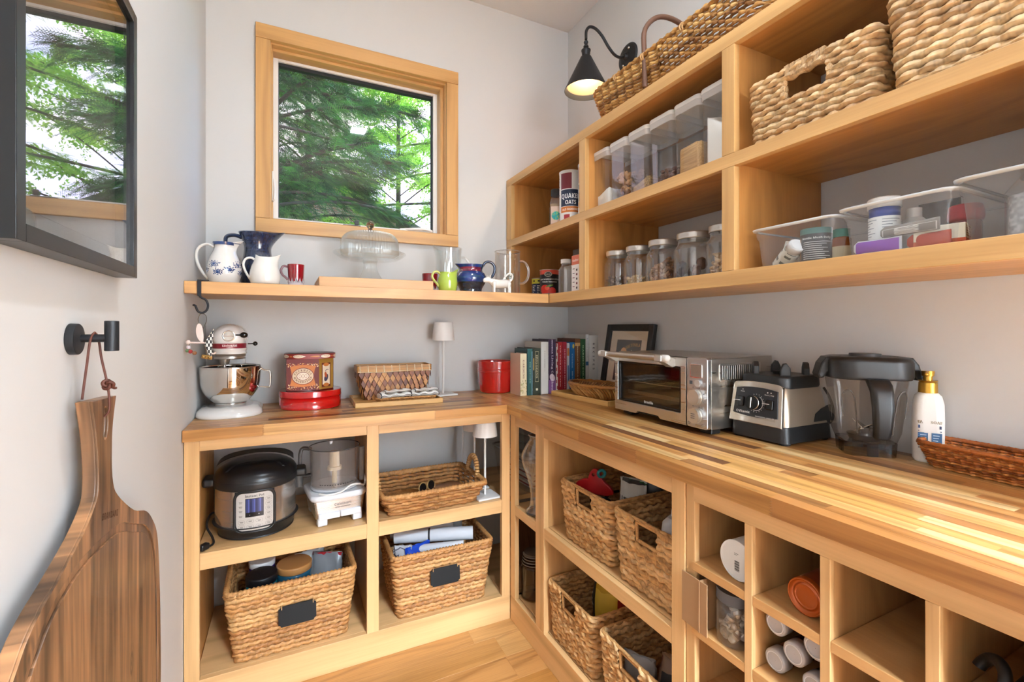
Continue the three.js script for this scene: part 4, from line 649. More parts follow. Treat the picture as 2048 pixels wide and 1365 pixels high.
{   // books, left to right
  const r = rng(12);
  const spine = (w, h, f) => printed(w, h, f, 0.45);
  const title = (x, w, h, s, size, color, font, y) => { x.save(); x.translate(w / 2, y ?? h / 2); x.rotate(PI / 2); text(x, s, 0, 0, size, color, font); x.restore(); };
  const list = [
    [1.298, 0.034, 0.2, 0.11, 0xd9b59b, 'cream garden book with worn edges, leftmost of the row beside the red crock', (x, w, h) => { x.fillStyle = '#e3d3ae'; x.fillRect(0, 0, w, h); title(x, w, h, 'GARDENS', 46, '#7b4a3c', 'serif', 190); const q = rng(2); for (let i = 0; i < 40; i++) { x.fillStyle = pick(['#b7a268', '#c7b78c', '#8d8a58'], q); x.beginPath(); x.arc(q() * w, 330 + q() * 160, 3 + q() * 9, 0, 7); x.fill(); } }],
    [1.335, 0.027, 0.222, 0.14, 0x1c3d39, 'dark teal hardback book, second in the row', (x, w, h) => { x.fillStyle = '#24514c'; x.fillRect(0, 0, w, h); title(x, w, h, 'THE KITCHEN', 34, '#9cc1b6', 'serif', 260); x.fillStyle = '#8fb4c9'; x.fillRect(w - 20, 30, 20, h); }],
    [1.363, 0.042, 0.224, 0.17, 0x22261f, 'thick dark olive book with framed gold title on its spine', (x, w, h) => { x.fillStyle = '#2f3629'; x.fillRect(0, 0, w, h); x.fillStyle = '#a98f55'; x.fillRect(0, 110, 20, 130); x.strokeStyle = '#c9bd98'; x.lineWidth = 4; x.strokeRect(38, 36, 56, 330); title(x, w, h, 'HUGGGINS', 46, '#c9bd98', 'serif', 200); x.fillStyle = '#d9d2b8'; x.fillRect(48, 440, 36, 24); }],
    [1.406, 0.041, 0.254, 0.17, 0xbfb8ae, 'thick plain white book between the olive and the purple ones', (x, w, h) => { x.fillStyle = '#d9d8d2'; x.fillRect(0, 0, w, h); title(x, w, h, 'COOKING', 34, '#b9b6ae', 'serif', 170); x.fillStyle = '#9a978f'; x.fillRect(w / 2 - 2, 180, 4, 110); }],
    [1.448, 0.04, 0.266, 0.17, 0x2a1f30, 'purple cookbook with white script title on its spine', (x, w, h) => { x.fillStyle = '#35213f'; x.fillRect(0, 0, w, h); x.fillStyle = '#7d4f86'; x.fillRect(0, 380, w, 132); x.fillStyle = '#d9cbd6'; x.beginPath(); x.ellipse(w / 2, 360, 50, 34, 0.3, 0, 7); x.fill(); title(x, w, h, 'Sonoma Living Cookbook', 42, '#efe6ef', 'serif', 235); }],
    [1.489, 0.009, 0.245, 0.165, 0xe6dfd3, 'thin white and red booklet right of the purple cookbook', (x, w, h) => { x.fillStyle = '#ded6cc'; x.fillRect(0, 0, w, h); x.fillStyle = '#a32227'; for (let k = 0; k < 8; k++) x.fillRect((k % 2) * 60, k * 62, 70, 34); }],
    [1.499, 0.025, 0.252, 0.168, 0x8d1a1f, 'bright red cookbook with white lettering, left of two red ones', (x, w, h) => { x.fillStyle = '#a81e28'; x.fillRect(0, 0, w, h); title(x, w, h, 'THE YEAR IN A FARM', 38, '#f0dcd6', 'serif', 240); }],
    [1.525, 0.022, 0.252, 0.168, 0x8a1525, 'crimson slow cooker book, right of two red ones', (x, w, h) => { x.fillStyle = '#98142c'; x.fillRect(0, 0, w, h); title(x, w, h, 'SLOW COOKER RECIPES', 36, '#f0d9dc', 'sans-serif', 270); }],
    [1.548, 0.014, 0.246, 0.166, 0xd6d4cf, 'thin white book with a small food photo on its spine', (x, w, h) => { x.fillStyle = '#cfd6da'; x.fillRect(0, 0, w, h); x.fillStyle = '#c77a3f'; x.fillRect(10, 50, w - 20, 80); x.fillStyle = '#40699a'; x.fillRect(30, 230, w - 60, 180); }],
    [1.563, 0.029, 0.25, 0.168, 0x12609c, 'bright blue cookbook with white lettering', (x, w, h) => { x.fillStyle = '#1765a4'; x.fillRect(0, 0, w, h); x.fillStyle = '#d4b84f'; x.beginPath(); x.arc(w - 36, 40, 24, 0, 7); x.fill(); title(x, w, h, 'Cuisine', 40, '#bcd6ea', 'serif', 190); title(x, w, h, 'SEB FURANDO', 28, '#dfeaf2', 'sans-serif', 390); }],
    [1.593, 0.031, 0.268, 0.17, 0x5b2f1c, 'brown cookbook with cream lettering', (x, w, h) => { x.fillStyle = '#71441f'; x.fillRect(0, 0, w, h); x.fillStyle = '#c79a58'; x.fillRect(0, 40, w, 30); title(x, w, h, 'Immortal ANGELA RECIPES', 32, '#ecdcb8', 'serif', 290); }],
    [1.625, 0.03, 0.266, 0.17, 0x1d3f27, 'green garden colour book', (x, w, h) => { x.fillStyle = '#1d4a2b'; x.fillRect(0, 0, w, h); title(x, w, h, 'GARDEN COLOR', 46, '#c8e0ae', 'serif', 250); const q = rng(4); for (let i = 0; i < 50; i++) { x.fillStyle = pick(['#8b2f4a', '#cfae6a', '#274f33', '#5c2a4a'], q); x.beginPath(); x.arc(q() * w, 430 + q() * 80, 4 + q() * 8, 0, 7); x.fill(); } }],
    [1.656, 0.02, 0.288, 0.2, 0xd7d5d0, 'tall white ring binder with a small blue sticker', (x, w, h) => { x.fillStyle = '#d2d3d2'; x.fillRect(0, 0, w, h); x.fillStyle = '#2d5e8e'; x.fillRect(10, 245, w - 20, 34); title(x, w, h, 'home cook', 34, '#8d8f90', 'sans-serif', 120); }],
    [1.677, 0.055, 0.284, 0.2, 0xd9d7d2, 'thick white recipe binder with its title down the spine, rightmost of the row', (x, w, h) => { x.fillStyle = '#dcdbd7'; x.fillRect(0, 0, w, h); x.save(); x.translate(w * 0.5, 190); x.rotate(PI / 2); [...'RECIPES'].forEach((c, i) => text(x, c, -110 + i * 38, 0, 36, '#55565a', 'sans-serif', 'bold')); x.restore(); }],
  ];
  list.forEach(([x, w, h, d, cover, label, f], i) => {
    const z = 0.29 - (i > 11 ? 0.004 : 0), t = thing('book', label, 'book', [x - 0.012 + 0.0155 * i / 13 + w / 2, H + 0.0005, z - d / 2], 0), c = std(cover, 0.5), th = w > 0.015 ? 0.0025 : 0.0012;
    const lean = 0; part('cover', [bx(th, h, d - 0.003, -w / 2 + th / 2, h / 2, -0.0015, 0.0006), bx(th, h, d - 0.003, w / 2 - th / 2, h / 2, -0.0015, 0.0006)], c, t);
    part('page_block', bx(w - 2 * th, h - 0.006, d - 0.008, 0, h / 2, -0.003, 0.0004), std(0xd9cfba, 0.9), t);
    const g = new RoundedBoxGeometry(w, h, 0.004, 2, 0.0015); part('spine', g.translate(0, h / 2, d / 2 - 0.002), spine(128, 512, f), t);
  });
}
// ================= ON THE COUNTER, RIGHT RUN =================
{   // oval wicker bowl in the right bamboo tray: slanting strands of willow
  const t = thing('wicker_bowl', 'oval honey brown wicker bowl in the bamboo tray beside the oven', 'bowl', [1.553, H + 0.0095, 0.525], PI / 2 + 0.1), mats = [straw(0xc98f4e, 0.4), straw(0xb47a3c, 0.4), straw(0xd8a566, 0.4)], r = rng(61);
  const at = (a, f) => { const k = 0.66 + 0.34 * Math.pow(f, 0.6); return [0.165 * k * Math.cos(a), 0.006 + f * 0.05, 0.09 * k * Math.sin(a)]; };
  part('lining', loft([0, 0.3, 0.6, 1].map((f) => { const o = []; for (let i = 0; i < 40; i++) { const [x, y, z] = at(-i / 40 * 2 * PI, f); o.push([x * 0.965, y, z * 0.965]); } return o; }), true, false), straw(0x8a5628, 0.6), t);
  for (let i = 0; i < 56; i++) { const a = i / 56 * 2 * PI, p = []; for (let k = 0; k <= 5; k++) p.push(V3(...at(a + k * 0.075, k / 5))); part('willow_strand', tube(p, 0.0048 + 0.001 * r(), 8, 6), mats[Math.floor(r() * 3)], t); }
  for (const [f, s, ra] of [[1.04, 1, 0.0055], [1.1, 0.985, 0.005], [0.02, 1.02, 0.005]]) { const p = []; for (let i = 0; i < 48; i++) { const [x, y, z] = at(i / 48 * 2 * PI, Math.min(f, 1)); p.push(V3(x * s, y + (f > 1 ? (f - 1) * 0.06 : 0) + 0.0015 * Math.sin(i * 2.4), z * s)); } part('rim', tube(p, ra, 120, 7, true), mats[1], t); }
}
{   // framed print leaning on the wall
  const t = thing('framed_print', 'black framed small print with cream mat leaning on the wall behind the oven', 'picture', [1.664, H + 0.0005, 0.571], 0); t.rotation.set(0, -PI / 2, 0);
  const w = 0.318, h = 0.34, b = 0.03, k = new THREE.Group(), lean = -0.165;
  const art = printed(256, 256, (x, W_, H_) => { x.fillStyle = '#211d1c'; x.fillRect(0, 0, W_, H_); x.fillStyle = '#d0a253'; x.font = 'bold 26px serif'; x.textAlign = 'center'; [...'GALTINALA'].forEach((c, i) => { x.save(); x.translate(110 + i * 16, 56 - Math.sin(i / 8 * PI) * 8 - i * 2); x.rotate(-0.1); x.fillText(c, 0, 0); x.restore(); }); x.fillStyle = '#d59a5c'; x.beginPath(); x.arc(82, 82, 34, 0, 7); x.fill(); x.fillStyle = '#e8e1d3'; x.fillRect(72, 116, 26, 60); x.beginPath(); x.moveTo(160, 60); x.lineTo(196, 76); x.lineTo(176, 150); x.lineTo(140, 140); x.fill(); x.fillRect(40, 170, 70, 60); x.fillStyle = '#b86f38'; x.fillRect(130, 160, 60, 70); }, 0.4);
  const add = (n, g, m) => part(n, g.rotateX(lean), m, t), fr = M.black;
  for (const s of [-1, 1]) { add('frame_side', bx(b, h, 0.02, s * (w / 2 - b / 2), h / 2, 0.01), fr); add('frame_rail', bx(w - 2 * b, b, 0.02, 0, s > 0 ? h - b / 2 : b / 2, 0.01), fr); }
  add('mat_board', bx(w - 2 * b, h - 2 * b, 0.004, 0, h / 2, 0.006, 0), std(0xe3d3bb, 0.8)); add('print', new THREE.PlaneGeometry(0.166, 0.19).translate(0, h / 2 + 0.004, 0.0086), art); add('glazing', bx(w - 2 * b, h - 2 * b, 0.002, 0, h / 2, 0.0135, 0), M.glass);
}
{   // toaster oven: local +z faces the room, local +x is its right side
  const t = thing('toaster_oven', 'brushed steel toaster oven with glass door and two dials', 'oven', [1.568, H + 0.0005, 1.043], -PI / 2), st = M.steel, s2 = std(0xb9b4ac, 0.74, 1, { roughnessMap: brushTex });
  const w = 0.428, d = 0.275, y0 = 0.018, y1 = 0.233, fz = d / 2;
  for (const x of [-0.18, 0.18]) for (const z of [-0.1, 0.105]) part('foot', bx(0.046, 0.0195, 0.04, x, 0.00975, z, 0.004), M.black, t);
  part('shell_top', bx(w, 0.004, d, 0, y1 - 0.002, 0, 0.0015), s2, t); part('shell_side', [bx(0.004, y1 - y0 - 0.004, d, -w / 2 + 0.002, (y0 + y1) / 2 - 0.002, 0)], s2, t); part('shell_back', bx(w - 0.008, y1 - y0 - 0.004, 0.004, 0, (y0 + y1) / 2 - 0.002, -fz + 0.002), s2, t); part('shell_floor', bx(w - 0.008, 0.004, d - 0.004, 0, y0 + 0.002, 0.001), M.black, t);
  // right side panel with a slotted grille
  const side = rrect(d, y1 - y0 - 0.004, 0.004, 0, (y0 + y1) / 2 - 0.002), gx0 = -0.1, gx1 = 0.075, gy0 = 0.165, gy1 = 0.208; side.holes.push(rrect(gx1 - gx0, gy1 - gy0, 0.006, (gx0 + gx1) / 2, (gy0 + gy1) / 2));
  part('side_panel', ext(side, 0.004, 0.0005).rotateY(PI / 2).translate(w / 2 - 0.004, 0, 0), s2, t);
  part('grille_backing', bx(0.002, gy1 - gy0, gx1 - gx0, w / 2 - 0.012, (gy0 + gy1) / 2, -(gx0 + gx1) / 2), M.blackMatte, t);
  for (let i = 0; i < 19; i++) part('grille_bar', bx(0.006, gy1 - gy0, 0.0042, w / 2 - 0.004, (gy0 + gy1) / 2, -(gx0 + (i + 0.5) / 19 * (gx1 - gx0)), 0.001), st, t);
  const gf = rrect(gx1 - gx0 + 0.012, gy1 - gy0 + 0.012, 0.008, (gx0 + gx1) / 2, (gy0 + gy1) / 2); gf.holes.push(rrect(gx1 - gx0, gy1 - gy0, 0.005, (gx0 + gx1) / 2, (gy0 + gy1) / 2)); part('grille_frame', ext(gf, 0.003, 0.0008).rotateY(PI / 2).translate(w / 2 - 0.001, 0, 0), st, t);
  part('vent_slot', Array.from({ length: 12 }, (_, i) => bx(0.001, 0.008, 0.004, w / 2, y0 + 0.016, -0.09 + i * 0.009, 0)), M.blackMatte, t);
  // cavity
  part('cavity', [bx(0.33, 0.004, d - 0.02, -0.046, 0.05, 0), bx(0.33, 0.004, d - 0.02, -0.046, y1 - 0.02, 0), bx(0.004, 0.16, d - 0.02, -0.21, 0.13, 0), bx(0.004, 0.16, d - 0.02, 0.118, 0.13, 0), bx(0.33, 0.17, 0.004, -0.046, 0.13, -fz + 0.012)], std(0x6d6760, 0.4, 0.9), t);
  const rack = []; for (let i = 0; i < 14; i++) rack.push(T(cyl(0.0016, 0.0016, 0.22, 0, -0.11, 0, 6), -0.2 + i * 0.0235, 0.125, 0.005, PI / 2)); rack.push(T(cyl(0.0024, 0.0024, 0.31, 0, -0.155, 0, 8), -0.046, 0.125, 0.115, 0, 0, PI / 2), T(cyl(0.0024, 0.0024, 0.31, 0, -0.155, 0, 8), -0.046, 0.125, -0.1, 0, 0, PI / 2));
  part('oven_rack', rack, M.chrome, t); part('baking_pan', [bx(0.29, 0.003, 0.2, -0.046, 0.078, 0.01), bx(0.29, 0.014, 0.003, -0.046, 0.084, 0.11)], std(0x8a857c, 0.35, 0.8), t);
  part('heating_rod', [-0.06, 0.02].map((z) => T(cyl(0.0035, 0.0035, 0.3, 0, -0.15, 0, 8), -0.046, 0.062, z, 0, 0, PI / 2)), std(0xcfc8c0, 0.5), t);
  // door
  const door = part('door', (() => { const s = rrect(0.346, 0.2, 0.006, -0.041, 0.128); s.holes.push(rrect(0.308, 0.147, 0.004, -0.043, 0.126)); return ext(s, 0.016, 0.001).translate(0, 0, fz + 0.001); })(), st, t);
  part('door_gasket', (() => { const s = rrect(0.31, 0.149, 0.004, -0.043, 0.126); s.holes.push(rrect(0.289, 0.134, 0.004, -0.043, 0.126)); return ext(s, 0.008, 0.0005).translate(0, 0, fz + 0.004); })(), M.blackGloss, door);
  part('door_glass', bx(0.306, 0.145, 0.004, -0.043, 0.126, fz + 0.0035, 0), new THREE.MeshPhysicalMaterial({ color: 0xe6e3df, transmission: 1, roughness: 0.03, ior: 1.5, thickness: 0 }), door);
  part('door_print', new THREE.PlaneGeometry(0.06, 0.015).translate(-0.045, 0.063, fz + 0.0068), new THREE.MeshPhysicalMaterial({ map: canvasTex(256, 64, (x) => { x.clearRect(0, 0, 256, 64); text(x, 'Breville', 128, 32, 52, '#e6e2db'); }), transparent: true, roughness: 0.5 }), door);
  part('bottom_lip', [ext(poly([[-0.214, 0.018], [-0.1, 0.018], [-0.09, 0.027], [0.01, 0.027], [0.02, 0.018], [0.132, 0.018], [0.132, 0.034], [-0.214, 0.034]]), 0.012, 0.001).translate(0, 0, fz + 0.004)], st, t);
  part('handle_bar', [T(cyl(0.0105, 0.0105, 0.32, 0, -0.16, 0, 24), -0.06, 0.226, fz + 0.066, 0, 0, PI / 2)], std(0xc9c6c0, 0.33, 1), door); part('handle_cap', [-0.228, 0.094].map((x) => T(new THREE.CapsuleGeometry(0.0118, 0.016, 6, 16), x, 0.226, fz + 0.066, 0, 0, PI / 2)), std(0xdcd9d2, 0.3), door);
  for (const x of [-0.205, 0.075]) part('handle_bracket', ext(poly([[0, 0.2], [0, 0.222], [0.05, 0.236], [0.066, 0.236], [0.066, 0.217], [0.045, 0.211], [0.016, 0.196]]), 0.03, 0.0015).rotateY(-PI / 2).translate(x + 0.015, 0, fz + 0.014), std(0xc6c1b8, 0.35, 0.7), door);
  // control panel
  const cp = part('control_panel', ext(rrect(0.078, 0.213, 0.008, 0.175, 0.1245), 0.016, 0.0018).translate(0, 0, fz + 0.001), std(0xc4c4c6, 0.76, 1, { roughnessMap: brushTex }), t), pz = fz + 0.0172;
  part('display', [ext(rrect(0.046, 0.042, 0.004, 0.173, 0.191), 0.002, 0.0005).translate(0, 0, pz)], M.chrome, cp); part('display_screen', bx(0.039, 0.036, 0.001, 0.173, 0.191, pz + 0.0022, 0), std(0x7d6a5c, 0.2), cp);
  part('button', T(cyl(0.0095, 0.0105, 0.006, 0, 0, 0, 24), 0.181, 0.155, pz, PI / 2), std(0xd8d8d8, 0.3, 0.6), cp);
  for (const [y, n] of [[0.112, 'dial'], [0.056, 'dial']]) { const k = part(n, [T(cyl(0.0195, 0.0225, 0.015, 0, 0, 0, 40), 0.173, y, pz, PI / 2), T(cyl(0.0245, 0.0245, 0.003, 0, 0, 0, 40), 0.173, y, pz, PI / 2)], std(0xd6d3cc, 0.28, 0.85), cp); if (y < 0.1) k.userData.label = 'dial with engraved lines'; }
  part('dial_mark', [...[-8, 0, 8].map((o) => bx(0.014, 0.0018, 0.001, 0.173, 0.056 + o * 0.0008, pz + 0.0155, 0)), ...Array.from({ length: 8 }, (_, i) => { const a = 0.4 + i * 0.78; return bx(0.004, 0.002, 0.0006, 0.173 + Math.cos(a) * 0.031, 0.112 + Math.sin(a) * 0.031, pz + 0.0003, 0); }), bx(0.011, 0.01, 0.0006, 0.153, 0.155, pz + 0.0003, 0)], std(0x4c5258, 0.5), cp);
  part('panel_button', [[0.196, 0.082], [0.198, 0.03], [0.145, 0.03]].map(([x, y]) => T(new THREE.TorusGeometry(0.0042, 0.0007, 6, 16), x, y, pz + 0.0004)), std(0x8a8d90, 0.3, 0.8), cp);
}
{   // blender base
  const t = thing('blender', 'black and champagne blender motor base without its jar, right of the oven', 'blender', [1.612, H + 0.0005, 1.348], -PI / 2), b = M.black;
  const hull = (y, w, d, r, z = 0) => ring(w, d, r, y, 6, 0, z);
  const skirt = loft([hull(0.006, 0.178, 0.216, 0.02), hull(0.045, 0.174, 0.212, 0.02), hull(0.05, 0.17, 0.206, 0.02)]);
  part('lower_body', skirt, b, t); part('foot', [-1, 1].flatMap((x) => [-1, 1].map((z) => cyl(0.014, 0.017, 0.012, x * 0.07, 0, z * 0.085, 16))), std(0x111111, 0.7), t);
  part('side_recess', [-1, 1].map((k) => ext(poly([[0.106, 0.046], [0.03, 0.046], [0.018, 0.052], [0.03, 0.078], [0.06, 0.092], [0.102, 0.1]]), 0.006, 0.001).rotateY(PI / 2).translate(k * 0.0815 - 0.003, 0, 0)), b, t);
  const champagne = std(0xb9a893, 0.34, 0.75);
  part('upper_body', loft([hull(0.05, 0.17, 0.206, 0.022), hull(0.1, 0.162, 0.2, 0.026), hull(0.15, 0.146, 0.186, 0.03), hull(0.164, 0.128, 0.17, 0.034)]), champagne, t);
  // sloping front fascia
  const tilt = -0.135, fas = (n, g, m) => part(n, T(g, 0, 0.046, 0.112, tilt), m, t), sh = new THREE.Shape(); sh.moveTo(-0.082, 0.002); sh.lineTo(0.082, 0.002); sh.lineTo(0.076, 0.108); sh.quadraticCurveTo(0.074, 0.118, 0.062, 0.119); sh.quadraticCurveTo(0, 0.126, -0.062, 0.119); sh.quadraticCurveTo(-0.074, 0.118, -0.076, 0.108); sh.closePath();
  fas('fascia_frame', ext(sh, 0.012, 0.002).translate(0, 0, -0.006), std(0xcfc8bc, 0.2, 0.9));
  const pan = new THREE.Shape(); pan.moveTo(-0.068, 0.026); pan.quadraticCurveTo(0, 0.015, 0.07, 0.026); pan.lineTo(0.065, 0.1); pan.quadraticCurveTo(0, 0.112, -0.063, 0.1); pan.closePath();
  fas('control_panel', ext(pan, 0.003, 0.0006).translate(0, 0, 0.0055), std(0x23252a, 0.4));
  fas('panel_print', new THREE.PlaneGeometry(0.13, 0.09).translate(0, 0.061, 0.0088), new THREE.MeshPhysicalMaterial({ map: canvasTex(512, 354, (x, w, h) => { x.clearRect(0, 0, w, h); text(x, 'Vitamix', 132, 292, 38, '#e8e6e2', 'sans-serif'); x.strokeStyle = '#e8e6e2'; x.lineWidth = 4; x.beginPath(); x.arc(42, 292, 12, 0, 7); x.stroke(); text(x, 'PROFESSIONAL SERIES 750', 385, 322, 18, '#d6d3cd', 'sans-serif'); x.lineWidth = 6; x.beginPath(); x.arc(268, 178, 84, -1.1, 1.9); x.stroke(); for (let i = 0; i < 13; i++) { const a = -1.9 + i * 0.33; x.fillStyle = '#d6d3cd'; x.fillRect(268 + Math.cos(a) * 100 - 4, 178 + Math.sin(a) * 100 - 4, 8, 8); } text(x, 'Pulse', 92, 62, 20, '#d6d3cd'); text(x, 'Start | Stop', 420, 72, 20, '#d6d3cd'); x.fillRect(392, 40, 14, 14); x.fillRect(432, 40, 14, 14); x.fillRect(86, 34, 12, 12); }), transparent: true, roughness: 0.5 }), t);
  part('dial', [T(cyl(0.0165, 0.02, 0.017, 0, 0, 0, 36), 0.001, 0.061, 0.009, PI / 2)].map((g) => T(g, 0, 0.046, 0.112, tilt)), M.blackGloss, t); part('dial_ring', [T(new THREE.TorusGeometry(0.0185, 0.0014, 8, 40), 0.001, 0.061, 0.02), bx(0.003, 0.03, 0.005, 0.001, 0.061, 0.027, 0.001)].map((g) => T(g, 0, 0.046, 0.112, tilt)), M.chrome, t);
  for (const x of [-0.043, 0.047]) { part('switch', [bx(0.021, 0.028, 0.009, x, 0.061, 0.011, 0.003)].map((g) => T(g, 0, 0.046, 0.112, tilt)), M.blackGloss, t); part('switch_mark', [bx(0.021, 0.0016, 0.001, x - 0.009, 0.063, 0.0165, 0)].map((g) => T(g, 0, 0.046, 0.112, tilt)), std(0xe6e4e0, 0.4), t); }
  part('jar_seat', loft([ring(0.146, 0.17, 0.03, 0.152, 6), ring(0.15, 0.174, 0.03, 0.158, 6), ring(0.148, 0.172, 0.03, 0.18, 6), ring(0.14, 0.164, 0.03, 0.186, 6)]), b, t);
  part('drive_socket', cyl(0.018, 0.022, 0.009, 0, 0.186, 0, 20), M.blackMatte, t);
  for (const [x, z] of [[-0.046, -0.046], [0.046, -0.046], [-0.046, 0.046], [0.046, 0.046]]) part('jar_post', T(ext(poly([[-0.014, 0], [0.014, 0], [0.012, 0.024], [0.002, 0.038], [-0.006, 0.036], [-0.013, 0.02]]), 0.016, 0.003), 0, 0.184, -0.008).rotateY(Math.atan2(-z, x) + PI / 2).translate(x, 0, z), b, t);
  part('power_cord', tube([[0.05, 0.03, -0.098], [0.085, 0.05, -0.1], [0.1, 0.09, -0.085], [0.096, 0.13, -0.07], [0.08, 0.15, -0.075]], 0.0035, 24, 6), b, t);
}
{   // blender jar with its lid
  const t = thing('blender_jar', 'empty smoky clear blender jar with black lid and handle', 'blender jar', [1.6485, H + 0.0005, 1.553], -0.8);
  const tint = new THREE.MeshPhysicalMaterial({ color: 0xe8e5e3, transmission: 1, roughness: 0.04, ior: 1.45, thickness: 0 }), tint2 = new THREE.MeshPhysicalMaterial({ color: 0xc4c0be, transmission: 1, roughness: 0.05, ior: 1.45, thickness: 0 });
  const flute = (w, y, dep) => { const r = ring(w, w * 0.93, w * 0.28, y, 8); return r.map(([x, yy, z]) => { const a = Math.atan2(z, x), k = 1 - dep * (Math.pow(Math.max(0, Math.cos(4 * a - PI)), 4)); return [x * k, yy, z * k]; }); };
  part('jar_body', loft([flute(0.118, 0.032, 0.03), flute(0.136, 0.06, 0.05), flute(0.146, 0.11, 0.05), flute(0.154, 0.165, 0.04), flute(0.16, 0.185, 0), flute(0.163, 0.2, 0)], true, false), tint, t);
  part('jar_skirt', [loft([ring(0.108, 0.108, 0.02, 0, 5), ring(0.112, 0.112, 0.02, 0.034, 5)], false, false), ...[0, 1, 2, 3].map((i) => bx(0.024, 0.032, 0.006, 0.0, 0.016, 0.052, 0.002).rotateY(i * PI / 2))], tint2, t);
  part('blade', [0, 1, 2, 3].map((i) => T(ext(poly([[0, -0.007], [0.03, -0.004], [0.038, 0.004], [0.03, 0.006], [0, 0.007]]), 0.0018), 0, 0, 0, -PI / 2, 0, i % 2 ? 0.5 : -0.15).rotateY(i * PI / 2 + 0.5).translate(0, 0.062, 0)).concat([cyl(0.008, 0.012, 0.02, 0, 0.045, 0, 16)]), M.chrome, t);
  part('blade_seat', cyl(0.034, 0.04, 0.014, 0, 0.034, 0, 28), std(0x55504d, 0.3, 0.6), t);
  part('flute_line', [-1, 1].flatMap((s) => [tube([[s * 0.036, 0.06, 0.0655], [s * 0.041, 0.12, 0.0695], [s * 0.046, 0.155, 0.072], [s * 0.056, 0.168, 0.072], [s * 0.066, 0.155, 0.062], [s * 0.064, 0.1, 0.057]], 0.0017, 24, 6)]), std(0x76716e, 0.1, 0, { transmission: 0.4, thickness: 0 }), t);
  const lid = part('lid', loft([ring(0.17, 0.158, 0.046, 0.193, 8), ring(0.178, 0.166, 0.05, 0.2, 8), ring(0.178, 0.166, 0.05, 0.236, 8), ring(0.17, 0.158, 0.048, 0.246, 8), ring(0.15, 0.138, 0.045, 0.249, 8)]), M.black, t);
  part('lid_plug', [cyl(0.036, 0.034, 0.01, 0, 0.246, 0, 32)], std(0x3d3b3a, 0.4), lid);
  part('lid_lug', [-1, 1].map((s) => ext(poly([[0.06, 0.25], [0.092, 0.247], [0.104, 0.23], [0.112, 0.2], [0.108, 0.19], [0.098, 0.192], [0.09, 0.205], [0.06, 0.225]].map(([x, y]) => [s * x, y]).slice()[s > 0 ? 'slice' : 'reverse']()), 0.06, 0.004).translate(0, 0, -0.03)), M.black, lid);
  part('handle', (() => { const o = []; for (const [y, z, w, d] of [[0.196, 0.078, 0.046, 0.03], [0.185, 0.094, 0.046, 0.036], [0.168, 0.108, 0.044, 0.03], [0.13, 0.116, 0.042, 0.026], [0.09, 0.114, 0.038, 0.024], [0.06, 0.107, 0.034, 0.022], [0.055, 0.105, 0.026, 0.014]]) o.push(ring(w, d, 0.01, y, 5, 0, z)); return loft(o.reverse()); })(), M.black, t);
}
{
  const t = thing('pump_bottle', 'white lotion bottle with a gold pump beside the blender jar', 'bottle', [1.69, H + 0.0005, 1.668], -1.05);
  part('body', loft([[0, 0.05, 0.04], [0.006, 0.058, 0.046], [0.1, 0.06, 0.048], [0.14, 0.058, 0.047], [0.158, 0.05, 0.042], [0.166, 0.036, 0.034], [0.168, 0.026, 0.026]].map(([y, w, d]) => ring(w, d, Math.min(w, d) * 0.42, y, 8))), std(0xf3f1ed, 0.35), t);
  const lab = (f, a, b) => printed(128, 256, f, 0.5);
  part('label', bx(0.044, 0.1, 0.001, 0.0, 0.07, 0.0242, 0), printed(192, 400, (x, w, h) => { x.clearRect(0, 0, w, h); x.save(); x.translate(150, 90); text(x, 'SOAP', 0, 0, 34, '#8a7a55', 'serif'); x.restore(); x.fillStyle = '#3c6187'; x.fillRect(110, 190, 80, 120); x.fillStyle = '#dfe8ee'; for (let k = 0; k < 4; k++) x.fillRect(122, 210 + k * 24, 50 - k * 6, 6); x.fillStyle = '#2d3f66'; x.fillRect(4, 120, 16, 30); for (let k = 0; k < 9; k++) x.fillRect(4, 170 + k * 20, 10, 8); }, 0.5, { transparent: true }), t);
  const gold = std(0xc79a3f, 0.3, 0.85); part('pump_collar', [cyl(0.0185, 0.0178, 0.024, 0, 0.166, 0, 32), cyl(0.016, 0.0185, 0.005, 0, 0.19, 0, 32)], gold, t);
  part('pump_head', [cyl(0.009, 0.009, 0.014, 0, 0.194, 0, 20), cyl(0.0115, 0.0125, 0.012, 0, 0.206, 0, 24), ...rod([[0, 0.212, 0], [-0.004, 0.213, 0.014], [-0.006, 0.211, 0.024]], 0.005, 8)], gold, t);
}
{   // long rattan tray at the frame's right edge
  const t = basket('rattan_tray', 'long reddish brown rattan tray at the right end of the counter', [1.662, H + 0.0005, 1.857], -PI / 2 - 0.07, { w0: 0.35, d0: 0.072, w1: 0.38, d1: 0.11, h: 0.058, rows: 10, kind: 'weave', rad: 0.0034, pitch: 0.011, amp: 0.0022, mats: [straw(0xb0642f, 0.35), straw(0x944e22, 0.35), straw(0xc98244, 0.35)], rim: 0.0055, rimPitch: 0.011, rimDepth: 0.12, seed: 71, corner: 0.03, wild: 0.1 });
  const u = thing('pen', 'black and white pen lying in the rattan tray', 'pen', [1.662, H + 0.0285, 1.93], -1.2); part('barrel', [T(cyl(0.0055, 0.0055, 0.08, 0, 0, 0, 14), 0, 0, 0, 0, 0, PI / 2)], std(0xe2e2e2, 0.3), u); part('cap', T(cyl(0.0065, 0.0065, 0.035, 0, 0, 0, 14), 0.03, 0, 0, 0, 0, PI / 2), M.blackGloss, u);
}
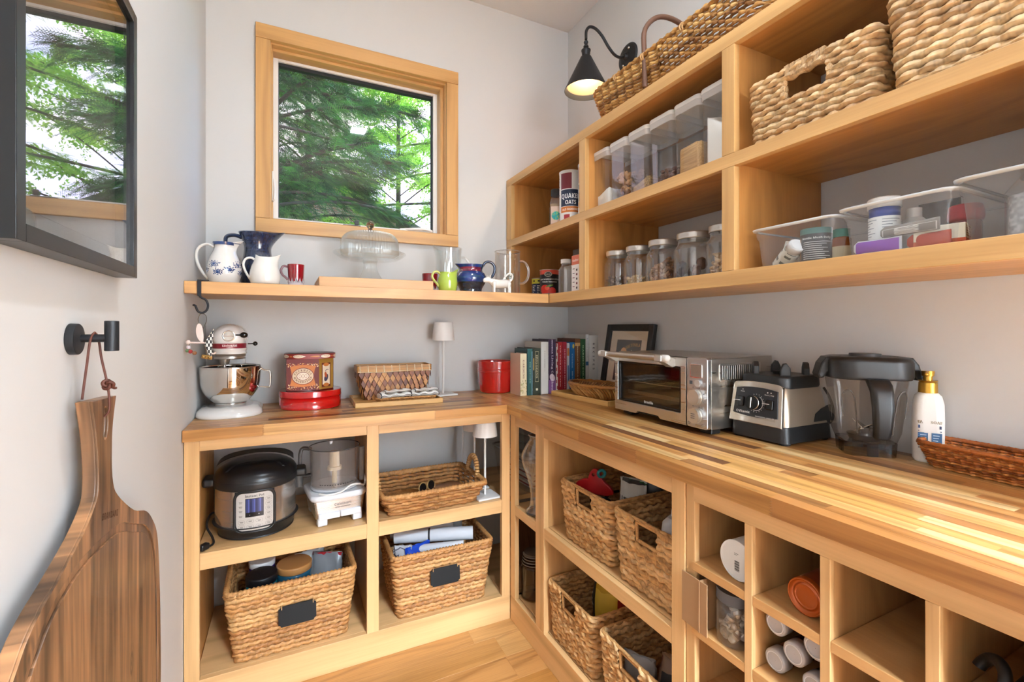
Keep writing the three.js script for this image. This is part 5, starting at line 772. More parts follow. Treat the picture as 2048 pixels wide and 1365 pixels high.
// ================= ON THE RIGHT-HAND SHELVING =================
function lump(seed, sx, sy, sz, detail = 1, rough = 0.25) { const g = new THREE.IcosahedronGeometry(1, detail), p = g.attributes.position, n = pnoise(seed, 7, 7); for (let i = 0; i < p.count; i++) { const x = p.getX(i), y = p.getY(i), z = p.getZ(i), k = 1 + rough * (n(x * 2 + 9 + z, y * 2 + 9 - z) - 0.5) * 2; p.setXYZ(i, x * k * sx, y * k * sy, z * k * sz); } g.computeVertexNormals(); return g; }
function heap(n, r, area, shapes) { const list = []; for (let i = 0; i < n; i++) { const [x, y, z] = area(r); const g = pick(shapes, r).clone(); g.rotateX(r() * 6).rotateY(r() * 6).rotateZ(r() * 6).translate(x, y, z); list.push(g); } return list; }
function stuffIn(name, label, category, geo, mat, pos, turn = 0, group) { const m = part(numbered(name), geo, mat, scene); tag(m, label, category, group); m.userData.kind = 'stuff'; m.position.set(...pos); m.rotation.y = turn; return m; }
// six tall clear canisters with white lids
{
  const cell = (label, z, w, d, h) => { const t = thing('food_canister', label, 'canister', [1.4 + d / 2, YM + 0.0005, z], 0, 'tall clear canisters with white lids');
    const sq = (k, y, kk = 0) => ring(d * k - kk, w * k - kk, 0.016, y, 6), r0 = [[0.9, 0.002], [0.95, 0.006], [0.985, h * 0.5], [1, h - 0.032]];
    part('canister_body', loft(r0.map(([k, y]) => sq(k, y)), true, false), M.clearPlastic, t);
    part('canister_collar', loft([sq(1.0, h - 0.033), sq(1.03, h - 0.03), sq(1.03, h - 0.012)], false, false), std(0xeeeeee, 0.35, 0, { transmission: 0.35, thickness: 0 }), t);
    part('lid', [loft([sq(1.04, h - 0.014), sq(1.05, h - 0.011), sq(1.05, h - 0.004), sq(1.02, h)]), T(cyl(0.018, 0.018, 0.003, 0, 0, 0, 24), 0, h - 0.001, 0)], M.white, t); return t; };
  const D = 0.15, list = [
    ['leftmost tall clear canister, a little white flour in its bottom', 0.755, 0.096, 0.236], ['tall clear canister half full of brown chips, second from the left', 0.861, 0.098, 0.236], ['tall clear canister nearly empty with grains at the bottom, third from the left', 0.968, 0.1, 0.237],
    ['tall clear canister with a thin layer of raisins, fourth from the left', 1.078, 0.104, 0.239], ['tall clear canister of golden brown sugar, second from the right', 1.188, 0.102, 0.241], ['rightmost tall clear canister, half full of white flour beside the divider', 1.292, 0.098, 0.243]];
  list.forEach(([l, z, w, h]) => cell(l, z, w, D, h));
  const X = 1.4 + D / 2, fillBox = (name, label, i, h, c, bump, tilt = 0.01, seed = 1) => { const [, z, w] = list[i], a = D * 0.9 - 0.01, b = w * 0.9 - 0.008, n = 22, r = pnoise(seed, 9, 9), rings = [ring(a, b, 0.012, 0.003, 6), ring(a, b, 0.012, h * 0.6, 6).map(([x, y, q]) => [x, y + tilt * q * 4, q]), ring(a, b, 0.012, h, 6).map(([x, y, q], k) => [x, y + tilt * q * 16 + bump * (r(k * 0.7, 2) - 0.5), q]), ring(a * 0.5, b * 0.5, 0.01, h, 6).map(([x, y, q], k) => [x, y + bump * 1.6 + tilt * q * 10 + bump * (r(k * 0.6, 5) - 0.5), q])]; stuffIn(name, label, 'food', loft(rings), c, [X, YM + 0.003, z]); };
  const grainy = (c1, c2, sc, seed) => { const n = pnoise(seed, sc, sc); return new THREE.MeshPhysicalMaterial({ map: dataTex(128, 128, (u, v) => { const k = n(u * sc, v * sc); return c1.map((a, i) => a + (c2[i] - a) * k); }), roughness: 0.9 }); };
  const flour = std(0xe9e3d8, 0.95);
  fillBox('flour', 'thin layer of white flour in the leftmost canister', 0, 0.068, flour, 0.008, 0.02, 3); fillBox('flour', 'heap of white flour filling the lower half of the rightmost canister', 5, 0.128, flour, 0.012, -0.05, 4);
  fillBox('brown_sugar', 'golden granulated sugar in the canister second from the right', 4, 0.1, grainy([0.78, 0.62, 0.4], [0.62, 0.45, 0.25], 64, 41), 0.004, 0.005, 5);
  fillBox('grain', 'few brown grains at the bottom of the third canister', 2, 0.05, grainy([0.7, 0.55, 0.32], [0.4, 0.28, 0.14], 48, 42), 0.004, 0.02, 6);
  { const r = rng(21), [, z, w] = list[1]; stuffIn('brown_chips', 'rough brown chips in the second canister from the left', 'food', heap(190, r, (q) => [(q() - 0.5) * (D * 0.82 - 0.03), 0.012 + q() * 0.115, (q() - 0.5) * (w * 0.84 - 0.026)], [lump(1, 0.014, 0.009, 0.011, 1), lump(2, 0.012, 0.006, 0.013, 1)]), std(0xa9794a, 0.85), [X, YM + 0.001, z]); }
  { const r = rng(22), [, z, w] = list[3]; stuffIn('raisins', 'shallow layer of dark raisins in the fourth canister from the left', 'food', heap(230, r, (q) => [(q() - 0.5) * (D * 0.82 - 0.018), 0.009 + q() * 0.06, (q() - 0.5) * (w * 0.84 - 0.016)], [lump(3, 0.009, 0.006, 0.0065, 1)]), std(0x5b3425, 0.6), [X, YM + 0.001, z]); }
}
// five mason jars of nuts and fruit
{
  const lidm = std(0xcfccc6, 0.32, 0.85);
  const jar = (label, z, r, h, x) => { const t = thing('mason_jar', label, 'jar', [x, YS + 0.0005, z], 0, 'mason jars with steel lids');
    const g = vessel(smooth([[r * 0.86, 0], [r * 0.97, 0.004], [r, 0.014], [r, h * 0.58], [r * 0.97, h * 0.66], [r * 0.82, h * 0.76], [r * 0.79, h * 0.79], [r * 0.79, h * 0.93]], 40), 0.0022, 56);
    { const p = g.attributes.position; for (let i = 0; i < p.count; i++) { const y = p.getY(i), q = Math.hypot(p.getX(i), p.getZ(i)); if (q < 1e-3 || y > h * 0.7) continue; const a = Math.atan2(p.getZ(i), p.getX(i)), k = 1 + 0.05 * Math.pow(Math.abs(Math.sin(2 * a)), 2) - 0.03; p.setX(i, p.getX(i) * k); p.setZ(i, p.getZ(i) * k); } g.computeVertexNormals(); }
    part('jar_glass', g, M.jarGlass, t);
    part('screw_band', lathe([[r * 0.8, h * 0.86], [r * 0.86, h * 0.862], [r * 0.865, h * 0.885], [r * 0.845, h * 0.9], [r * 0.865, h * 0.915], [r * 0.865, h * 0.975], [r * 0.845, h], [r * 0.74, h], [r * 0.74, h * 0.994], [r * 0.8, h * 0.985], [r * 0.8, h * 0.86]], 48), lidm, t); part('lid_disc', cyl(r * 0.745, r * 0.745, 0.002, 0, h - 0.0035, 0, 40), std(0xd9d6d0, 0.3, 0.7), t); return t; };
  const L = [['mason jar with a little chopped nuts, leftmost of the five', 0.787, 0.053, 0.147, 1.462, 'chopped_nuts', 'chopped dark nuts at the bottom of the leftmost mason jar', 0x7d5a3d, 0.044, 150, 0.0065], ['mason jar with pale pine nuts, second from the left', 0.905, 0.053, 0.147, 1.462, 'pine_nuts', 'pale pine nuts at the bottom of the second mason jar', 0xd5ae72, 0.034, 150, 0.0058], ['mason jar half full of walnuts, the middle one of the five', 1.026, 0.055, 0.149, 1.462, 'walnuts', 'brown walnut pieces half filling the middle mason jar', 0xa97a52, 0.08, 170, 0.0085], ['wide mason jar with dried dark fruit, second from the right', 1.156, 0.06, 0.151, 1.468, null], ['mason jar of sliced almonds partly behind the divider', 1.276, 0.05, 0.152, 1.462, 'almonds', 'pale sliced almonds in the rightmost mason jar', 0xd2aa7c, 0.068, 150, 0.0075]];
  L.forEach(([label, z, r, h, x, n, nl, c, top, cnt, s], i) => { jar(label, z, r, h, x); if (n) { const q = rng(30 + i); stuffIn(n, nl, 'nuts', heap(cnt, q, (k) => { const a = k() * 2 * PI, d = Math.sqrt(k()) * (r - 0.004 - s * 1.3), y = s + 0.003 + k() * (top - s) * (i === 2 ? 0.75 + 0.4 * Math.cos(a - 1.2) * d / r : 1); return [d * Math.cos(a), y, d * Math.sin(a)]; }, [lump(50 + i, s, s * 0.6, s * 0.8, 1, 0.4), lump(60 + i, s * 1.15, s * 0.5, s * 0.7, 1, 0.4)]), std(c, 0.75), [x, YS + 0.0008, z]); } });
  const fr = [[-0.034, 0.034, -0.016, 0x4a3b38, 1.5, 'large dark dried fruit at the left front of the wide mason jar'], [-0.02, 0.024, 0.03, 0x5a2d1c, 1.2, 'reddish brown dried fruit at the right front of the wide mason jar'], [0.008, 0.05, 0.024, 0x5f3320, 1.3, 'brown dried fruit on top at the right of the wide mason jar'], [0.02, 0.022, -0.024, 0x46312c, 1.2, 'dark dried fruit at the back of the wide mason jar']];
  fr.forEach(([x, y, z, c, k, l], i) => { const m = part(numbered('dried_fruit'), lump(80 + i, 0.013 * k, 0.016 * k, 0.012 * k, 2, 0.2), std(c, 0.6), scene); tag(m, l, 'fruit', 'dried fruits in the wide mason jar'); m.position.set(1.468 + x, YS + 0.004 + y, 1.156 + z); });
}
// upper left compartment: spice jar and oat canisters
{
  const t = thing('spice_jar', 'clear plastic spice jar with black cap and a bright turquoise label', 'jar', [1.45, YM + 0.0005, 0.345], -0.6);
  part('jar_body', loft([[0, 0.056], [0.004, 0.062], [0.13, 0.062], [0.148, 0.055], [0.158, 0.044], [0.168, 0.044]].map(([y, w]) => ring(w, w, 0.016, y, 6)), true, false), M.clearPlastic, t); part('spice_fill', loft([[0.003, 0.056], [0.125, 0.056]].map(([y, w]) => ring(w, w, 0.014, y, 5))), std(0xb08b5e, 0.9), t);
  part('cap', [cyl(0.0255, 0.0255, 0.03, 0, 0.166, 0, 40), ...Array.from({ length: 24 }, (_, i) => bx(0.002, 0.024, 0.002, 0.0257 * Math.cos(i * 0.2618), 0.18, 0.0257 * Math.sin(i * 0.2618), 0))], M.black, t);
  const lb = printed(256, 512, (x, w, h) => { const g = ['#caa07a', '#d8a39a']; x.fillStyle = g[0]; x.fillRect(0, 0, w, h); x.fillStyle = '#e9c9b0'; x.fillRect(8, 8, w - 16, h - 16); x.fillStyle = '#2fb5b0'; x.beginPath(); x.arc(w / 2, 230, 100, 0, 7); x.fill(); const r = rng(8); for (let i = 0; i < 60; i++) { x.strokeStyle = pick(['#57d0c2', '#9ad46a', '#1f8f9b', '#d7e36a'], r); x.lineWidth = 5; const a = r() * 7; x.beginPath(); x.moveTo(w / 2 + Math.cos(a) * 30, 230 + Math.sin(a) * 30); x.lineTo(w / 2 + Math.cos(a) * 110, 230 + Math.sin(a) * 110); x.stroke(); } x.fillStyle = '#b5463f'; x.fillRect(20, 420, w - 40, 40); });
  part('label', [0, 1].map((k) => new THREE.PlaneGeometry(0.05, 0.1).translate(0, 0.062, 0.0315).rotateY(k * -PI / 2)), lb, t);
  const oats = (label, z, x, turn) => { const c = thing('oats_canister', label, 'canister', [x, YM + 0.0005, z], turn, 'round cardboard oats canisters'); part('tube', new THREE.CylinderGeometry(0.049, 0.049, 0.236, 48, 1, false).translate(0, 0.1185, 0), printed(1024, 640, (q, w, h) => { q.fillStyle = '#efeae2'; q.fillRect(0, 0, w, h); for (const o of [0, 512]) { q.fillStyle = '#7c1f2a'; q.fillRect(o, 20, 180, 190); q.fillStyle = '#1d2740'; q.fillRect(o, 220, 330, 200); text(q, 'QUAKER', o + 165, 300, 78, '#f6f3ee'); text(q, 'OATS', o + 165, 375, 70, '#f6f3ee'); q.fillStyle = '#d6772a'; q.fillRect(o, 425, 330, 70); text(q, 'OLD FASHIONED', o + 165, 460, 34, '#fff4e4'); q.fillStyle = '#b5313a'; q.fillRect(o + 60, 520, 90, 70); q.fillStyle = '#c9a46c'; q.beginPath(); q.ellipse(o + 255, 570, 60, 34, 0, 0, 7); q.fill(); q.fillStyle = '#5c5a58'; for (let i = 0; i < 9; i++) q.fillRect(o + 360, 60 + i * 34, 110 - (i % 3) * 22, 9); q.fillRect(o + 360, 480, 110, 90); } }, 0.5), c); part('lid', [cyl(0.0505, 0.0505, 0.009, 0, 0.2335, 0, 48)], M.white, c); part('base_rim', cyl(0.05, 0.05, 0.004, 0, 0, 0, 48), M.white, c); };
  oats('oats canister with dark blue and red label beside the spice jar', 0.462, 1.452, -1.55); oats('second oats canister cut off by the shelving divider', 0.586, 1.47, -1.9);
}
// lower left compartment
{
  const can = (label, pos, r, h, f, m) => { const t = thing('food_can', label, 'can', pos, 0); part('can_body', new THREE.CylinderGeometry(r, r, h - 0.004, 44, 1, true).translate(0, h / 2, 0), printed(1024, 512, f, 0.35), t); part('can_rim', [T(new THREE.TorusGeometry(r, 0.0016, 8, 44), 0, 0.002, 0, PI / 2), T(new THREE.TorusGeometry(r, 0.0016, 8, 44), 0, h - 0.002, 0, PI / 2), cyl(r, r, 0.001, 0, h - 0.005, 0, 44), cyl(r, r, 0.001, 0, 0.003, 0, 44)], M.steel, t); return t; };
  can('small can with yellow top band and navy label, behind the tomato can', [1.468, YS + 0.0005, 0.137], 0.034, 0.104, (x, w, h) => { x.fillStyle = '#1c2b4d'; x.fillRect(0, 0, w, h); x.fillStyle = '#d8d33a'; x.fillRect(0, 0, w, 140); x.fillStyle = '#e8e6df'; for (let k = 0; k < 8; k++) for (let i = 0; i < 7; i++) x.fillRect(k * 128 + 12, 190 + i * 42, 90 - (i * 37) % 50, 14); x.fillStyle = '#20231c'; for (let k = 0; k < 8; k++) x.fillRect(k * 128 + 30, 50, 50, 40); });
  const tc = can('black can of tomatoes with a red band and a tomato on the label', [1.448, YS + 0.0005, 0.284], 0.047, 0.13, (x, w, h) => { x.fillStyle = '#171314'; x.fillRect(0, 0, w, h); x.fillStyle = '#d0503c'; x.fillRect(0, 0, w, 92); for (const o of [-20, 492]) { x.fillStyle = '#171314'; x.beginPath(); x.ellipse(o + 230, 92, 70, 50, 0, 0, 7); x.fill(); x.strokeStyle = '#e6ddc8'; x.lineWidth = 6; x.beginPath(); x.ellipse(o + 230, 92, 62, 42, 0, 0, 7); x.stroke(); text(x, 'ITALIAN', o + 230, 92, 24, '#e6ddc8', 'serif'); text(x, 'SAN MARZANO STYLE', o + 256, 190, 34, '#f3efe6', 'serif'); text(x, 'Whole Tomatoes', o + 256, 240, 32, '#f3efe6', 'serif'); for (const [a, b, c, d] of [[170, 390, 92, '#c92a1d'], [300, 420, 70, '#b5241a'], [210, 360, 40, '#e0563e']]) { x.fillStyle = d; x.beginPath(); x.arc(o + a, b, c, 0, 7); x.fill(); } x.fillStyle = '#5d7a2d'; x.beginPath(); x.ellipse(o + 250, 320, 70, 16, -0.3, 0, 7); x.fill(); text(x, 'NET WT 28 OZ', o + 400, 470, 22, '#f3efe6'); } }); tc.rotation.y = -1.96;
  const b = thing('white_box', 'plain white box with a hang hole standing behind the tomato can', 'box', [1.56, YS + 0.0005, 0.335], 0.0); part('carton', bx(0.03, 0.165, 0.15, 0, 0.0725, 0, 0.002), std(0xdfddd6, 0.7), b); part('hang_hole', T(cyl(0.005, 0.005, 0.001, 0, 0, 0, 14), -0.0152, 0.148, 0.02, 0, 0, PI / 2), M.blackMatte, b);
  const j = thing('glass_bottle', 'small embossed clear glass bottle with white cap', 'bottle', [1.424, YS + 0.0005, 0.47], -0.9); part('bottle_glass', ribbed(vessel(smooth([[0.029, 0], [0.033, 0.004], [0.033, 0.1], [0.03, 0.114], [0.022, 0.128], [0.021, 0.14]], 30), 0.002, 60), 12, 0.012, 0.01, 0.11), M.jarGlass, j); part('cap', cyl(0.0235, 0.0235, 0.017, 0, 0.138, 0, 36), M.white, j);
  const p = thing('seasoning_box', 'white and coral packet box partly hidden by the shelving divider', 'box', [1.43, YS + 0.0005, 0.575], 0); part('carton', bx(0.05, 0.16, 0.06, 0, 0.08, 0, 0.0015), std(0xefe6e0, 0.6), p);
  part('print', new THREE.PlaneGeometry(0.058, 0.158).rotateY(-PI / 2).translate(-0.0253, 0.08, 0), printed(192, 512, (x, w, h) => { x.fillStyle = '#f3ece8'; x.fillRect(0, 0, w, h); x.fillStyle = '#e07a5f'; x.fillRect(0, 0, w, 130); text(x, 'Kosher', 96, 70, 46, '#fbe9e2'); x.fillStyle = '#7d5c52'; for (let k = 0; k < 5; k++) { x.fillRect(24, 180 + k * 62, 50, 10); x.fillStyle = k % 2 ? '#7b2e38' : '#4c4a4a'; x.fillRect(110, 190 + k * 62, 34, 28); } }, 0.6), p);
  const pl = thing('white_dish', 'flat white dish lying at the shelf edge in front of the tomato can', 'dish', [1.398, YS + 0.0005, 0.37], 0); part('dish_body', lathe(smooth([[0.0005, 0.002], [0.03, 0.001], [0.04, 0.004], [0.043, 0.006], [0.039, 0.006], [0.0005, 0.004]], 20), 40), china, pl);
}
// three clear bins and what is in them
{
  const plastic = new THREE.MeshPhysicalMaterial({ color: 0xf8fafb, transmission: 0.92, roughness: 0.16, ior: 1.4, thickness: 0 }), lip = std(0xe9eef0, 0.25, 0, { transmission: 0.15, thickness: 0 });
  const bin = (label, z, w, x, h) => { const t = thing('clear_bin', label, 'bin', [x, YS + 0.0005, z], -PI / 2, 'clear plastic bins on the shelf'), w0 = w * 0.86, d0 = 0.25, d1 = 0.28; part('bin_body', loft([[0.0, w0 - 0.01, d0 - 0.01], [0.004, w0, d0], [h * 0.74, w - 0.016, d1 - 0.018], [h * 0.76, w - 0.01, d1 - 0.012], [h - 0.004, w - 0.006, d1 - 0.008]].map(([y, a, b]) => ring(a, b, 0.022, y, 6)), true, false), plastic, t); part('bin_lip', loft([[h - 0.006, -0.012], [h - 0.005, 0.004], [h - 0.001, 0.006], [h, 0.002], [h - 0.002, -0.012]].map(([y, e]) => ring(w + e, d1 + e, 0.026, y, 7)), false, false), lip, t); return t; };
  bin('clear plastic bin of bottles, leftmost of the three beside the divider', 1.528, 0.205, 1.515, 0.1); bin('clear plastic bin with packets and a white tub, the middle of three', 1.735, 0.2, 1.515, 0.106); bin('clear plastic bin holding a jar of salt at the right edge of the photo', 1.936, 0.215, 1.515, 0.116);
  const B = YS + 0.003;
  { const t = thing('vitamin_bottle', 'white bottle with ribbed cap lying tilted in the left bin', 'bottle', [1.43, B + 0.025, 1.49], -PI / 2 + 0.15); const tilt = (g) => T(g, 0, 0, 0, 0.5, 0, -0.95); part('bottle_body', tilt(T(lathe(smooth([[0.0005, -0.035], [0.018, -0.035], [0.02, -0.03], [0.02, 0.02], [0.015, 0.028], [0.0005, 0.03]], 20), 32))), printed(512, 256, (x, w, h) => { x.fillStyle = '#dcdcd0'; x.fillRect(0, 0, w, h); x.fillStyle = '#56584f'; for (let i = 0; i < 8; i++) for (let k = 0; k < 4; k++) x.fillRect(k * 128 + 10, 40 + i * 22, 100 - (i * 31) % 60, 8); }, 0.4), t); part('cap', tilt(lathe([[0.0005, 0.046], [0.012, 0.046], [0.0125, 0.044], [0.017, 0.047], [0.019, 0.044], [0.019, 0.027], [0.0005, 0.027]], 36)), M.white, t); }
  { const t = thing('white_box', 'small white carton tilted behind the fallen bottle in the left bin', 'box', [1.49, B + 0.012, 1.485], 0.2); part('carton', T(bx(0.03, 0.05, 0.09, 0, 0.028, 0, 0.002), 0, 0, 0, 0.25), std(0xe9e7e2, 0.6), t); }
  { const t = thing('supplement_tub', 'black tub with white label lines in the left bin', 'tub', [1.45, B + 0.0005, 1.548], -2.25); part('tub_body', new THREE.CylinderGeometry(0.034, 0.034, 0.07, 40).translate(0, 0.035, 0), printed(1024, 400, (x, w, h) => { x.fillStyle = '#26292c'; x.fillRect(0, 0, w, h); for (const o of [0, 512]) { x.fillStyle = '#c98a4a'; x.fillRect(o, 40, 12, 320); x.fillStyle = '#e8e6e2'; text(x, 'Nordic Mush Daily', o + 200, 60, 36, '#e8e6e2'); for (let i = 0; i < 9; i++) x.fillRect(o + 60, 110 + i * 28, 300 - (i * 53) % 120, 7); } }, 0.4), t); part('tub_lid', cyl(0.033, 0.033, 0.014, 0, 0.07, 0, 40), std(0x4e7d78, 0.4), t); }
  { const t = thing('amber_bottle', 'amber bottle with green cap at the right end of the left bin', 'bottle', [1.45, B + 0.0005, 1.605], -PI / 2); part('bottle_body', vessel([[0.016, 0], [0.019, 0.004], [0.019, 0.05], [0.014, 0.056]], 0.0018, 32), std(0x9a4f1e, 0.1, 0, { transmission: 0.5, thickness: 0 }), t); part('label', new THREE.CylinderGeometry(0.0194, 0.0194, 0.026, 32, 1, true, -0.6, 2.4).translate(0, 0.02, 0), std(0xb3a588, 0.6), t); part('cap', cyl(0.017, 0.017, 0.018, 0, 0.055, 0, 32), std(0x1f6f5d, 0.4), t); }
  { const t = thing('white_tub', 'white tub with white and blue lid standing out of the middle bin', 'tub', [1.445, B + 0.0005, 1.693], -PI / 2 + 0.2); part('tub_body', new THREE.CylinderGeometry(0.028, 0.028, 0.08, 40).translate(0, 0.0405, 0), printed(1024, 400, (x, w, h) => { x.fillStyle = '#e7e8e6'; x.fillRect(0, 0, w, h); x.fillStyle = '#6f7880'; for (let i = 0; i < 12; i++) for (let k = 0; k < 4; k++) x.fillRect(k * 256 + 16, 30 + i * 28, 200 - (i * 47) % 110, 7); }, 0.45), t); part('blue_collar', lathe([[0.0005, 0.08], [0.026, 0.08], [0.027, 0.1], [0.0005, 0.1]], 36), std(0x1b3f94, 0.3), t); part('lid', lathe([[0.0005, 0.122], [0.027, 0.122], [0.0295, 0.119], [0.0295, 0.1], [0.0005, 0.1]], 40), M.white, t); }
  { const t = thing('white_tub', 'narrow white bottle beside the white and blue tub in the middle bin', 'bottle', [1.5, B + 0.0005, 1.722], 0); part('bottle_body', lathe(smooth([[0.0005, 0], [0.022, 0.001], [0.023, 0.06], [0.014, 0.08], [0.0005, 0.082]], 20), 32), std(0xd5d9da, 0.4), t); part('cap', cyl(0.013, 0.013, 0.02, 0, 0.08, 0, 24), M.white, t); }
  { const t = thing('grey_pouch', 'dark grey pouch leaning in the middle bin', 'pouch', [1.53, B + 0.0005, 1.752], -PI / 2); part('pouch_body', loft([[0, 0.07, 0.035], [0.03, 0.075, 0.038], [0.08, 0.072, 0.016], [0.112, 0.07, 0.003]].map(([y, w, d]) => ring(w, d, 0.01, y, 4))), std(0x4c4a49, 0.6), t); }
  { const t = thing('red_lid_jar', 'clear jar with a red lid in the middle bin', 'jar', [1.5, B + 0.0005, 1.805], 0); part('jar_body', vessel([[0.022, 0], [0.024, 0.004], [0.024, 0.052], [0.022, 0.056]], 0.002, 32), std(0xb0494a, 0.2, 0, { transmission: 0.5, thickness: 0 }), t); part('lid', lathe(smooth([[0.0005, 0.09], [0.02, 0.088], [0.0255, 0.082], [0.0255, 0.056], [0.0005, 0.056]], 16), 36), std(0xb8202c, 0.35), t); }
  { const t = thing('tea_carton', 'cream and orange carton lying in the middle bin', 'box', [1.445, B + 0.0005, 1.79], 0.2); part('carton', bx(0.06, 0.042, 0.075, 0, 0.021, 0, 0.0015), std(0xe5dcc6, 0.6), t); part('orange_band', bx(0.061, 0.014, 0.076, 0, 0.0072, 0, 0.001), std(0xb6502a, 0.6), t); part('side_print', new THREE.PlaneGeometry(0.056, 0.026).translate(0, 0.028, 0.0379), printed(256, 128, (x, w, h) => { x.fillStyle = '#e3c9a2'; x.fillRect(0, 0, w, h); for (let i = 0; i < 5; i++) { x.fillStyle = '#7a5a34'; x.fillRect(16, 18 + i * 22, 180 - (i * 47) % 90, 9); } }, 0.6), t); }
  const packet = (label, pos, w, h, turn, f) => { const t = thing('snack_packet', label, 'packet', pos, turn); part('wrapper', loft([[-w / 2, 0.001, 0.5], [-w / 2 + 0.008, 0.002, 1], [-w * 0.2, 0.005, 0.94], [w * 0.2, 0.005, 0.95], [w / 2 - 0.008, 0.002, 1], [w / 2, 0.001, 1]].map(([x, d, k]) => { const o = []; for (let i = 0; i < 12; i++) { const a = -i / 12 * 2 * PI; o.push([x, Math.cos(a) * h / 2 * k, Math.sin(a) * d]); } return o; })), f, t); };
  packet('blue and purple sachet at the front of the middle bin', [1.402, B + 0.0165, 1.7], 0.085, 0.03, -PI / 2 + 0.05, printed(256, 96, (x, w, h) => { x.fillStyle = '#d6d9e4'; x.fillRect(0, 0, w, h); x.fillStyle = '#4757a8'; x.fillRect(40, 10, 110, 76); x.fillStyle = '#8a4bb0'; x.fillRect(152, 10, 80, 76); }, 0.35));
  packet('silver printed bar wrapper lying on top of the packets in the middle bin', [1.408, B + 0.044, 1.752], 0.105, 0.024, -PI / 2 - 0.14, printed(256, 64, (x, w, h) => { x.fillStyle = '#8d857e'; x.fillRect(0, 0, w, h); x.fillStyle = '#e9e4dc'; for (let k = 0; k < 3; k++) x.fillRect(50 + k * 22, 14, 16, 36); x.strokeStyle = '#e9e4dc'; x.lineWidth = 3; x.strokeRect(150, 8, 60, 48); text(x, 'MINIS', 180, 32, 20, '#e9e4dc'); }, 0.35));
  packet('small orange sachet low in the middle bin', [1.412, B + 0.017, 1.782], 0.07, 0.028, -PI / 2 - 0.05, std(0xc14a2c, 0.4));
  { const t = thing('salt_jar', 'large square glass jar of grey salt with a steel lid in the right bin', 'jar', [1.492, B + 0.0005, 1.938], -PI / 2); part('jar_glass', loft([[0, 0.12, 0.12], [0.006, 0.13, 0.13], [0.085, 0.13, 0.13], [0.105, 0.11, 0.11], [0.116, 0.096, 0.096]].map(([y, w, d]) => ring(w, d, 0.035, y, 7)), true, false), M.glass, t); part('salt', loft([[0.003, 0.112], [0.008, 0.122], [0.078, 0.122], [0.081, 0.1]].map(([y, w]) => ring(w, w, 0.032, y, 7))), (() => { const n = pnoise(97, 48, 48); return new THREE.MeshPhysicalMaterial({ map: dataTex(128, 128, (u, v) => 0.72 + 0.22 * (n(u * 48, v * 48) - 0.5)), roughness: 0.95 }); })(), t); part('screw_band', lathe([[0.0005, 0.133], [0.05, 0.133], [0.053, 0.131], [0.053, 0.124], [0.0515, 0.121], [0.053, 0.118], [0.053, 0.112], [0.05, 0.112], [0.0005, 0.113]], 52), std(0xcfccc6, 0.3, 0.85), t); }
  { const t = thing('potted_sprig', 'little green leaf showing above the salt jar lid', 'plant', [1.6, B + 0.0005, 1.96], 0); const lf = new THREE.Shape(); lf.moveTo(0, 0); lf.quadraticCurveTo(0.016, 0.018, 0.002, 0.046); lf.quadraticCurveTo(-0.016, 0.02, 0, 0); part('stem', tube([[0, 0.03, 0], [0.002, 0.08, 0], [0, 0.125, 0]], 0.0018, 10, 6), std(0x5c7d2a, 0.6), t); part('leaf', [T(ext(lf, 0.0012), 0, 0.118, 0, 0, PI / 2 + 0.4)], std(0x7da32c, 0.5), t); part('leaf', [T(ext(lf, 0.0012), 0, 0.1, 0.004, 0.5, PI / 2 - 0.6)], std(0x7da32c, 0.5), t); part('small_pot', vessel([[0.02, 0], [0.026, 0.04]], 0.002, 24), std(0xb9b2a6, 0.7), t); }
}
